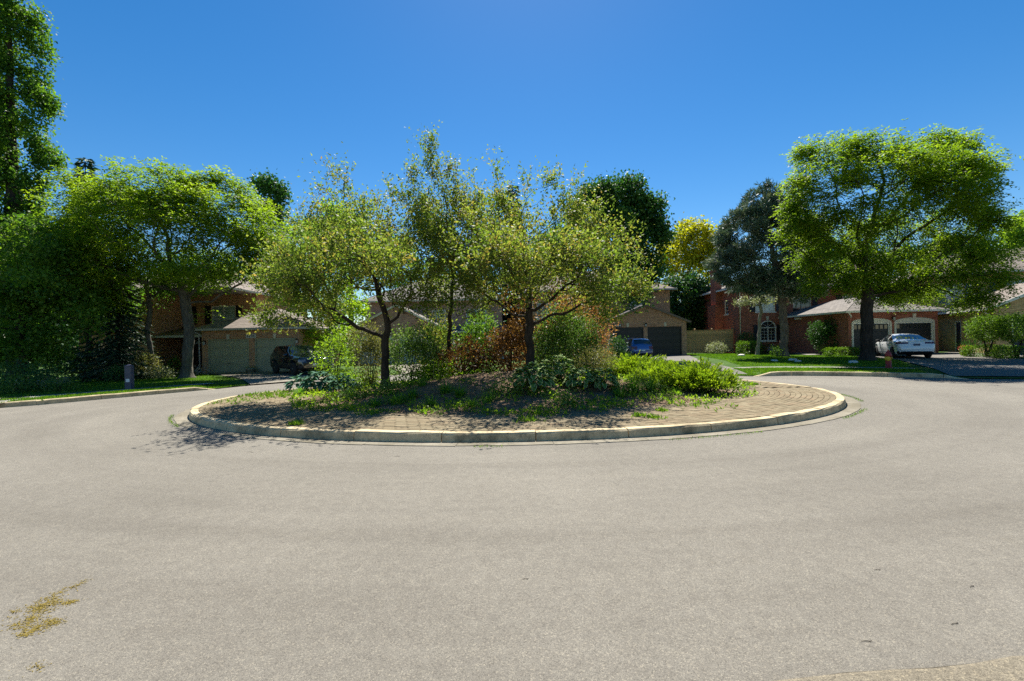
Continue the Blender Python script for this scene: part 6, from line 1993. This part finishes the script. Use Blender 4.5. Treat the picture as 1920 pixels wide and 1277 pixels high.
# junipers: flat fans of feathery sprays
def juniper(label, px, d, lst, n, seed=0):
    x = ray(px, 700)[0] * d / F
    base = (x, d, IZ(x, d))
    t = thing('juniper_shrub', label, 'shrub', base, 0, 'spreading junipers on the island')
    W_ = MB(); Ps, Ds, Ss, Ls, Ti = [], [], [], [], []
    for (cx_, cy_, cz_, r, k) in lst:
        for i in range(k):
            a = RNG.random() * 6.283; q = math.sqrt(RNG.random())
            e = np.array([cx_ + r * q * math.cos(a), cy_ + r * 0.8 * q * math.sin(a), cz_ * (0.42 + 0.58 * RNG.random()) * (1.05 - 0.45 * q)])
            o_ = np.array([cx_ * 0.3, cy_ * 0.3, 0.02])
            dirv = unit(e - o_); dirv[2] *= 0.55; dirv = unit(dirv)
            if i % 5 == 0: W_.tube([tuple(o_ - [0, 0, 0.06]), tuple((o_ + e) / 2 - [0, 0, 0.05]), tuple(e)], [0.016, 0.010, 0.004], 4)
            ns = 30
            s = RNG.random(ns)[:, None]
            lat = unit(np.cross(dirv, [0, 0, 1.0]))
            wd = 0.16 * (1 - s * 0.8)
            c = e + dirv * (s - 0.5) * 0.42 + lat * RNG.uniform(-1, 1, (ns, 1)) * wd + np.array([0, 0, 1.0]) * (RNG.normal(size=(ns, 1)) * 0.022 - (s - 0.5) ** 2 * 0.10 + 0.03)
            dd = unit(dirv + lat * RNG.uniform(-0.9, 0.9, (ns, 1)) + np.array([0, 0, 0.55]) + RNG.normal(size=(ns, 3)) * 0.25)
            Ps.append(c); Ds.append(dd); Ti.append(np.full(ns, RNG.normal() * 0.14) + 0.18 * (s[:, 0] - 0.3))
    W_.build('stem', 'bark_dark', t, True)
    c, dd, ti = np.concatenate(Ps), np.concatenate(Ds), np.concatenate(Ti)
    m_ = c[:, 2] > 0.03; c, dd, ti = c[m_], dd[m_], ti[m_]
    L = 0.085 * RNG.uniform(0.6, 1.3, len(c))
    leaves('foliage', c, dd, side_of(dd, 0.9), L, L * 0.36, 0.5 + ti + RNG.normal(size=len(c)) * 0.16, 'leaf_juniper', t)
juniper('largest yellow green juniper at the right end of the island bed', 1306, 12.5, [(0, 0, 0.80, 0.80, 210), (0.5, 0, 0.66, 0.55, 110), (-0.5, 0.1, 0.72, 0.6, 120), (0.1, -0.35, 0.4, 0.7, 90)], 0)
juniper('flat topped juniper in front of the blue hatchback', 1178, 14.6, [(0, 0, 0.74, 0.9, 190), (0.8, 0, 0.72, 0.65, 120), (-0.6, 0, 0.55, 0.5, 80)], 0)
juniper('middle juniper between the daylilies and the largest juniper', 1228, 13.3, [(0, 0, 0.55, 0.65, 140), (0.5, 0, 0.6, 0.55, 100)], 0)

# hostas
q = ipt(600, 735); hosta('hosta_plant', 'blue green hosta clump at the left end of the bed', (q.x, q.y - 0.05, IZ(q.x, q.y - 0.05)), 0.62, 150, 'leaf_hosta', 0.21, hgt=0.57)
q = ipt(565, 732); hosta('hosta_plant', 'smaller blue green hosta at the outer left of the clump', (q.x, q.y - 0.05, IZ(q.x, q.y - 0.05)), 0.45, 90, 'leaf_hosta', 0.19, hgt=0.43)
q = ipt(645, 735); hosta('hosta_plant', 'blue green hosta on the trunk side of the left clump', (q.x, q.y - 0.05, IZ(q.x, q.y - 0.05)), 0.45, 90, 'leaf_hosta', 0.18, hgt=0.43)
q = ipt(1000, 752); hosta('hosta_plant', 'cream edged hosta with large pointed leaves in the middle of the bed front', (q.x, q.y - 0.05, IZ(q.x, q.y - 0.05)), 0.58, 130, 'leaf_hosta_green', 0.22, edged=True, hgt=0.57)
q = ipt(1045, 742); hosta('hosta_plant', 'cream edged hosta behind the front middle one', (q.x, q.y - 0.05, IZ(q.x, q.y - 0.05)), 0.55, 120, 'leaf_hosta_green', 0.20, edged=True, hgt=0.61)
q = ipt(1092, 748); hosta('hosta_plant', 'dark cream edged hosta second from the daylilies', (q.x, q.y - 0.05, IZ(q.x, q.y - 0.05)), 0.48, 110, 'leaf_hosta_green', 0.20, edged=True, hgt=0.49)
q = ipt(1130, 746); hosta('hosta_plant', 'dark cream edged hosta next to the daylilies', (q.x, q.y - 0.05, IZ(q.x, q.y - 0.05)), 0.40, 90, 'leaf_hosta_green', 0.19, edged=True, hgt=0.43)
# daylilies and strap leaved clumps
for a, b_, n, l, lab in [(1190, 748, 260, 0.55, 'fountain of bright green daylily leaves right of the hostas'), (1222, 738, 260, 0.52, 'daylily clump between its neighbour and the largest juniper'), (1250, 736, 120, 0.4, 'small daylily clump tucked against the largest juniper'),
                         (772, 757, 150, 0.36, 'bright green strap leaved clump in the front left of the bed'), (808, 765, 130, 0.34, 'strap leaved clump nearest the pavers, below the mulch slope'), (862, 757, 150, 0.40, 'strap leaved clump left of the cream edged hostas'), (885, 768, 90, 0.30, 'small strap leaved clump in front of its taller neighbour'),
                         (560, 742, 120, 0.32, 'grassy clump at the outer left end of the bed'), (860, 697, 40, 0.32, 'small strap leaved plant on top of the mulch mound')]:
    q = ipt(a, b_); blade_clump('daylily_plant', lab, (q.x, q.y + 0.1, IZ(q.x, q.y + 0.1) - 0.02), n, l, 'leaf_daylily', 0.020)
# low leafy plants
for a, b_, r, n, mt, lab in [(660, 752, 0.35, 500, 'leaf_shrub', 'low leafy plant right of the blue green hostas'), (720, 748, 0.32, 450, 'leaf_shrub', 'leafy plant below the dark crab apple trunk'), (940, 758, 0.4, 500, 'leaf_shrub', 'leafy plant left of the front cream edged hosta'),
                             (1050, 765, 0.34, 420, 'leaf_shrub', 'dark low plant in front of the hosta row'), (745, 735, 0.3, 300, 'leaf_mid', 'small green plant on the mulch right of the dark trunk'), (915, 720, 0.25, 260, 'leaf_mid', 'small round plant high on the mulch mound'), (690, 715, 0.4, 600, 'leaf_shrub', 'dark leafy plant left of the dark crab apple trunk'),
                             (1000, 700, 0.4, 600, 'leaf_shrub', 'leafy cover at the foot of the grey crab apple trunk'), (925, 704, 0.4, 500, 'leaf_shrub', 'leafy cover before the rust leaved shrubs')]:
    q = ipt(a, b_); shrub('low_plant', lab, 'plant', (q.x, q.y, q.z), [((0, 0, 0.12), (r, r * 0.8, 0.16)), ((r * 0.5, 0, 0.14), (r * 0.6, r * 0.5, 0.15))], mt, n=n, size=0.075, stems=4, stem_r=0.005)
for a, b_, n, l, lab in [(700, 765, 130, 0.30, 'strap leaved clump at the paver edge below the dark trunk'), (742, 762, 130, 0.34, 'strap leaved clump left of the brightest front clump'), (835, 752, 150, 0.36, 'strap leaved clump in the middle of the front slope'), (915, 765, 110, 0.30, 'strap leaved clump left of the hosta row front'), (1165, 752, 110, 0.34, 'strap leaved clump in front of the last hosta'), (655, 745, 110, 0.30, 'strap leaved clump right of the blue green hostas'), (1270, 742, 80, 0.26, 'short strap leaved clump below the largest juniper'), (790, 742, 90, 0.28, 'short strap leaved clump on the mulch slope')]:
    q = ipt(a, b_); blade_clump('daylily_plant', lab, (q.x, q.y + 0.1, IZ(q.x, q.y + 0.1) - 0.02), n, l, 'leaf_daylily', 0.022, spread=0.16)
# tall dry stalks
for a, b_, hgt, lean, lab in [(813, 735, 0.62, 0.02, 'upright dry stalk on the mulch slope, left of a close pair'), (824, 737, 0.60, -0.03, 'upright dry stalk on the mulch slope, right of a close pair'), (751, 752, 1.1, 0.0, 'tallest thin stalk standing before the olive shrub'), (650, 722, 1.0, 0.0, 'tall thin stalk behind the blue green hostas'), (664, 722, 0.8, 0.05, 'shorter thin stalk behind the blue green hostas'), (1180, 742, 0.75, 0.35, 'leaning dry stalk among the daylilies'), (1196, 735, 0.6, 0.1, 'short upright stalk among the daylilies')]:
    q = ipt(a, b_); t = thing('dry_stalk', lab, 'stalk', tuple(q), 0, 'dry stalks in the island bed')
    m = MB(); m.tube([(0, 0, -0.05), (lean * 0.5, 0, hgt * 0.5), (lean, 0.02, hgt)], [0.008, 0.007, 0.004], 5); m.build('stem', 'stalk_dry', t, True)

# ground cover and leaf litter on the mound
def scatter_bed(n, q0, q1, front=True):
    pts = []
    while len(pts) < n:
        x, y = BC.x + RNG.uniform(-1.1, 1.1) * BA, BC.y + RNG.uniform(-1.12, 0.75) * BB
        q = bed_r(x, y)
        if q0 < q < q1: pts.append((x, y, IZ(x, y)))
    return np.array(pts)
c = scatter_bed(9000, 0.0, 1.06); c[:, 2] += RNG.uniform(0.018, 0.05, len(c))
dd = unit(RNG.normal(size=c.shape) * [1, 1, 0.3]); L = RNG.uniform(0.025, 0.075, len(c))
setp(leaves('leaf_litter', c, dd, side_of(dd, 3.0), L, L * 0.6, RNG.random(len(c)), 'litter'), 'tan and brown leaf litter and bark on the island mound', 'leaf litter', kind='stuff')
c = scatter_bed(44000, 0.2, 1.06)
nz = np.sin(c[:, 0] * 2.1 + 1.0) * np.sin(c[:, 1] * 2.9) + 0.6 * np.sin(c[:, 0] * 5.3 + c[:, 1] * 3.7)
c = c[nz > -0.1 + 1.6 * np.exp(-((c[:, 0] + 1.6) / 1.7) ** 2 - ((c[:, 1] - 12.3) / 1.2) ** 2) + RNG.normal(size=len(c)) * 0.3][:17000]; c[:, 2] += RNG.uniform(0.015, 0.13, len(c))
dd = unit(rand_dirs(len(c)) + [0, 0, 0.5]); L = RNG.uniform(0.035, 0.09, len(c))
setp(leaves('ground_cover', c, dd, side_of(dd, 1.2), L, L * 0.6, 0.5 + clump_tint(c, 0.4, 0.3) + RNG.normal(size=len(c)) * 0.2, 'leaf_lime'), 'low green ground cover creeping over the island bed', 'ground cover', kind='stuff')
# weeds in the paver joints and along the gutter
pts = []
for (a, b_, n, r) in [(465, 742, 160, 0.5), (500, 738, 160, 0.5), (540, 742, 160, 0.4), (430, 755, 60, 0.4), (1402, 722, 90, 0.10), (1410, 722, 40, 0.08), (1230, 785, 30, 0.08), (1240, 772, 30, 0.05), (1197, 782, 30, 0.08), (990, 790, 40, 0.1), (555, 797, 60, 0.08), (705, 775, 60, 0.2), (1300, 760, 60, 0.4), (1000, 778, 60, 0.3), (640, 765, 90, 0.3), (600, 755, 90, 0.3)]:
    q = ipt(a, b_)
    for _ in range(n): pts.append((q.x + RNG.normal() * r, q.y + RNG.normal() * r, 0))
pts = np.array([p for p in pts if math.hypot((p[0] - IC.x) / (IA - 0.25), (p[1] - IC.y) / (IB - 0.25)) < 1])
pts[:, 2] = [IZ(x, y) + 0.006 for x, y, _ in pts]
ring = [p for p in ell(-0.35, 720) if p.y < IC.y + 2]
g_ = []
for k, p in enumerate(ring):
    s = math.sin(k * 0.11) + math.sin(k * 0.043 + 2)
    if s > 0.9 or (p.x > 5.5 and s > -0.7) or (p.x < -6 and s > 0.3):
        for _ in range(7): g_.append((p.x + RNG.normal() * 0.03, p.y + RNG.normal() * 0.02, 0.004))
g_ = np.array(g_)
c = np.concatenate([np.repeat(pts, 4, 0) + RNG.normal(size=(len(pts) * 4, 3)) * [0.012, 0.012, 0], g_])
dd = unit(rand_dirs(len(c)) * [0.7, 0.7, 0.3] + [0, 0, 0.8]); L = np.concatenate([RNG.uniform(0.03, 0.12, len(pts) * 4), RNG.uniform(0.015, 0.045, len(g_))])
setp(leaves('joint_weeds', c, dd, side_of(dd, 0.3), L, L * 0.2 + 0.004, RNG.random(len(c)), 'leaf_grass'), 'small weeds growing in the paver joints and gutter edge', 'weeds', kind='stuff')

# ------------------------------------------------------------------ lot planting
def lot(px, py, z=0.15):
    z = 0.14
    for _ in range(3):
        q = G(px, py, z); z = T(q.x, q.y)
    return Vector((q.x, q.y, z))
def lsh(name, label, px, d, lst, mat, **k):
    x = ray(px, 680)[0] * d / F
    return shrub(name, label, k.pop('cat', 'shrub'), (x, d, T(x, d)), [((a, b_, c), (e, f, g_)) for a, b_, c, e, f, g_ in lst], mat, **k)
lsh('round_topiary', 'clipped round topiary tree nearest the tan wall downspout', 1852, 24.4, [(0, 0, 1.55, 0.78, 0.7, 0.62)], 'leaf_hedge', n=5200, size=0.09, stems=4, shell=0.6, stem_r=0.035, cat='topiary', tint0=0.5)
lsh('round_topiary', 'clipped round topiary tree at the right edge of the view', 1906, 23.4, [(0, 0, 1.55, 0.85, 0.7, 0.66)], 'leaf_hedge', n=5600, size=0.09, stems=4, shell=0.6, stem_r=0.035, cat='topiary', tint0=0.5)
q = P(1850, 665, 24.6); box_hedge('clipped_hedge', 'clipped low hedge below the round topiary', (q.x, q.y, T(q.x, q.y)), R(-22), 2.1, 0.9, 0.62, 'leaf_hedge', 3400, 0.07, tint0=0.45)
q = P(1905, 672, 22.8); box_hedge('clipped_hedge', 'clipped hedge end beside the driveway at the right edge', (q.x, q.y, T(q.x, q.y)), R(-25), 1.8, 0.8, 0.6, 'leaf_hedge', 3000, 0.07, tint0=0.5)
q = P(1578, 665, 29.4); box_hedge('clipped_hedge', 'low clipped hedge left of the honey locust trunk', (q.x, q.y, T(q.x, q.y)), 0, 2.2, 0.7, 0.55, 'leaf_hedge', 2600, 0.075)
q = P(1404, 660, 34.2); box_hedge('clipped_hedge', 'clipped block hedge beside the crooked pale tree', (q.x, q.y, T(q.x, q.y)), 0, 1.75, 0.8, 1.0, 'leaf_hedge', 2600, 0.085, tint0=0.45)
lsh('flowering_shrub', 'pale leaved round shrub in front of the board fence', 1344, 36.0, [(0, 0, 0.45, 0.75, 0.5, 0.42)], 'leaf_variegated', n=1200, size=0.11, stems=4)
lsh('dark_shrub', 'large dark shrub between the porch and the charcoal garage', 1558, 31.6, [(0, 0, 1.0, 1.05, 0.7, 1.0), (0.3, 0, 1.9, 0.8, 0.6, 0.6), (-0.7, 0.2, 1.5, 0.6, 0.5, 0.8)], 'leaf_dark', n=6500, size=0.12, stems=6, tint0=0.6)
lsh('dark_shrub', 'dark shrub against the red wall left of the arched window', 1400, 36.2, [(0, 0, 0.9, 0.7, 0.4, 0.8)], 'leaf_dark', n=1400, size=0.11, stems=5, tint0=0.6)
lsh('dark_shrub', 'low dark shrub under the arched window', 1440, 36.0, [(0, 0, 0.35, 0.9, 0.4, 0.35)], 'leaf_dark', n=1200, size=0.09, stems=5, tint0=0.5)
lsh('flowering_shrub', 'small shrub with pale flowers under the arched window end', 1450, 34.6, [(0, 0, 0.3, 0.35, 0.3, 0.28)], 'flower_pale', n=300, size=0.08, stems=4)
lsh('small_shrub', 'small green shrub left of the pine trunk', 1455, 30.2, [(0, 0, 0.3, 0.32, 0.3, 0.3)], 'leaf_mid', n=600, size=0.08, stems=4)
lsh('spiky_plant', 'tuft of spiky leaves by the terracotta pot', 1822, 27.4, [(0, 0, 0.4, 0.45, 0.4, 0.35)], 'leaf_dark', n=250, size=0.28, aspect=0.12, stems=3, tint0=0.7, dirup=1.2)
# left lot
lsh('variegated_shrub', 'pale leaved shrub at the foot of the slim leaning tree', 272, 24.6, [(0, 0, 0.75, 0.6, 0.5, 0.65), (0.5, -0.1, 0.4, 0.5, 0.4, 0.35)], 'leaf_olive', n=1800, size=0.10, stems=6, tint0=0.55)
lsh('low_shrub', 'silvery low shrub right of the slim leaning tree', 300, 24.2, [(0, 0, 0.3, 0.6, 0.4, 0.3)], 'leaf_variegated', n=900, size=0.09, stems=4, tint0=0.2)
lsh('low_shrub', 'dark low shrub behind the utility pedestal', 225, 22.5, [(0, 0, 0.35, 0.6, 0.4, 0.32)], 'leaf_dark', n=1000, size=0.10, stems=4, tint0=0.7)
lsh('small_flowers', 'small pale flowers at the left garage corner', 376, 27.2, [(0, 0, 0.25, 0.35, 0.3, 0.22)], 'flower_pale', n=260, size=0.08, stems=4)
lsh('low_shrub', 'small green shrub beside the entry porch of the orange brick house', 327, 27.4, [(0, 0, 0.55, 0.3, 0.3, 0.5)], 'leaf_mid', n=500, size=0.09, stems=4)
lsh('dark_shrub', 'dark shrub behind the boulders at the left edge', 30, 17.6, [(0, 0, 0.55, 0.9, 0.6, 0.5), (0.9, 0, 0.4, 0.6, 0.5, 0.4)], 'leaf_dark', n=2600, size=0.09, stems=7, tint0=0.65)
lsh('low_shrub', 'low green shrub right of the boulders', 110, 17.0, [(0, 0, 0.25, 0.55, 0.4, 0.25)], 'leaf_shrub', n=1100, size=0.07, stems=5, tint0=0.5)
lsh('low_shrub', 'low green shrub left of the boulders at the left edge', 22, 16.4, [(0, 0, 0.3, 0.7, 0.5, 0.3)], 'leaf_shrub', n=1500, size=0.07, stems=5, tint0=0.45)
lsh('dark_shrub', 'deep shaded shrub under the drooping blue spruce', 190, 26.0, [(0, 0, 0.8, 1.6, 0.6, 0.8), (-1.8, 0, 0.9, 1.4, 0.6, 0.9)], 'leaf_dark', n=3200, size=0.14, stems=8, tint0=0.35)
lsh('lime_shrub', 'lime shrub right of the black suv by the garage', 575, 28.4, [(0, 0, 0.8, 0.7, 0.5, 0.7)], 'leaf_lime', n=1500, size=0.11, stems=5)
lsh('vine_shrub', 'climbing plant on the right corner of the gabled garage', 826, 35.0, [(0, 0, 1.1, 0.4, 0.2, 1.0), (0.2, 0, 2.3, 0.5, 0.25, 0.5)], 'leaf_mid', n=1300, size=0.13, stems=4)

for (px, d, lst, lab) in [(-40, 33, [(0, 0, 1.6, 2.6, 1.0, 1.6), (3, 0, 1.5, 2.2, 1.0, 1.5)], 'dark screen of shrubs at the far left behind the columnar tree'), (120, 36, [(0, 0, 1.6, 2.6, 1.0, 1.7), (3.4, 0, 1.5, 2.2, 1.0, 1.5)], 'dark screen of shrubs behind the drooping blue spruce'),
                          (600, 40, [(0, 0, 1.3, 2.4, 1.0, 1.4)], 'green screen of shrubs between the orange and the pinkish brick houses'), (925, 44, [(0, 0, 1.6, 3.0, 1.0, 1.7), (3.5, 0, 1.6, 2.6, 1.0, 1.7)], 'dark screen of shrubs between the pinkish and rose brick houses'), (1330, 44, [(0, 0, 1.5, 3.2, 1.0, 1.6)], 'dark screen of shrubs behind the board fence')]:
    lsh('screen_shrubs', lab, px, d, lst, 'leaf_dark', n=3600, size=0.26, stems=8, tint0=0.45, cat='shrubs', shell=0.2)
n = 15000
ang = RNG.uniform(-1.25, 1.25, n); dist = RNG.uniform(74, 82, n)
hh = 6.5 + 1.6 * np.sin(ang * 23) + 1.2 * np.sin(ang * 51 + 1) + 0.8 * np.sin(ang * 97)
c = np.stack([dist * np.sin(ang), dist * np.cos(ang), hh * RNG.random(n) ** 0.7], 1)
dd = unit(rand_dirs(n) + [0, 0, -0.2]); L = RNG.uniform(0.5, 1.1, n)
setp(leaves('far_wood', c, dd, side_of(dd, 0.8), L, L * 0.7, 0.5 + clump_tint(c, 3.0, 0.25) + RNG.normal(size=n) * 0.15, 'leaf_maple'), 'far line of trees closing the view behind the houses', 'woods', kind='stuff')
# ------------------------------------------------------------------ lawn grass
def grass(name, label, poly, n, hgt, lowz=0.0):
    poly = [(p.x, p.y) for p in poly]
    xs_ = [p[0] for p in poly]; ys_ = [p[1] for p in poly]
    pts = []
    while len(pts) < n:
        x, y = RNG.uniform(min(xs_), max(xs_)), RNG.uniform(min(ys_), max(ys_))
        if inside(poly, x, y): pts.append((x, y, lawn_z(x, y)))
    c = np.array(pts); dd = unit(rand_dirs(n) * [0.8, 0.8, 0.2] + [0, 0, 1.0]); L = hgt * RNG.uniform(0.6, 1.3, n)
    setp(leaves(name, c, dd, side_of(dd, 0.0), L, np.full(n, 0.022), 0.45 + clump_tint(c, 0.5, 0.2) + RNG.normal(size=n) * 0.2, 'leaf_lawn'), label, 'grass', kind='stuff')
V2 = lambda x, y: Vector((x, y, 0))
wlk = offset(wl, 1.32); wlk2 = offset(wl, 2.38)
kl = offset([p for p in KERB if -40 < p.x < -9.8], 0.20)
grass('verge_grass', 'strip of grass between kerb and sidewalk on the left', [p for p in kl if -24 < p.x < -11.3] + [p for p in reversed(wlk) if -24 < p.x], 16000, 0.055)
grass('lawn_grass', 'shaded lawn grass before the orange brick house', [p for p in wlk2 if -26 < p.x] + [V2(-12.4, 20.5), V2(-14.3, 23.2), V2(-18.5, 27.2), V2(-27, 25.5), V2(-27, 16)], 42000, 0.055)
wrk = offset(wr, 2.16); wrk2 = offset(wr, 3.2); kr = offset(wr, 0.20)
grass('verge_grass', 'strip of grass between kerb and sidewalk on the right', kr + list(reversed(wrk)), 16000, 0.055)
grass('lawn_grass', 'sunlit lawn grass before the red brick house', list(wrk2) + [V2(20.4, 24.0), V2(21.6, 29.8), V2(19.5, 31.5), V2(18.6, 36.5), V2(13.8, 36.8), V2(12.6, 27)], 42000, 0.06)

# ------------------------------------------------------------------ labels of the setting
names = {'road': ('pale grey asphalt court round the island', 'road'), 'lawn': ('green lots round the court', 'lawn'), 'ground': ('flat ground beyond the lots', 'ground'), 'kerb': ('concrete kerb round the outside of the court', 'kerb'),
         'traffic_island': ('oval island with concrete kerb, clay pavers and mulch mound', 'traffic island'), 'gutter': ('concrete gutter in the near right corner', 'gutter'), 'apron': ('concrete apron behind the near gutter', 'apron'), 'path': ('concrete front path of the red brick house', 'path')}
seq = {'sidewalk': ['narrow concrete sidewalk across the left lawn', 'narrow concrete sidewalk across the right lawn'],
       'driveway': ['concrete driveway of the orange brick house', 'concrete driveway of the house numbered 1204', 'concrete driveway of the pinkish brick house', 'grey asphalt driveway of the red brick house']}
for o in list(COL.objects):
    if o.get('kind') == 'structure' and o.parent is None:
        k = o.name.split('.')[0]
        if k in names: setp(o, *names[k])
        elif k in seq and seq[k]: setp(o, seq[k].pop(0), k)
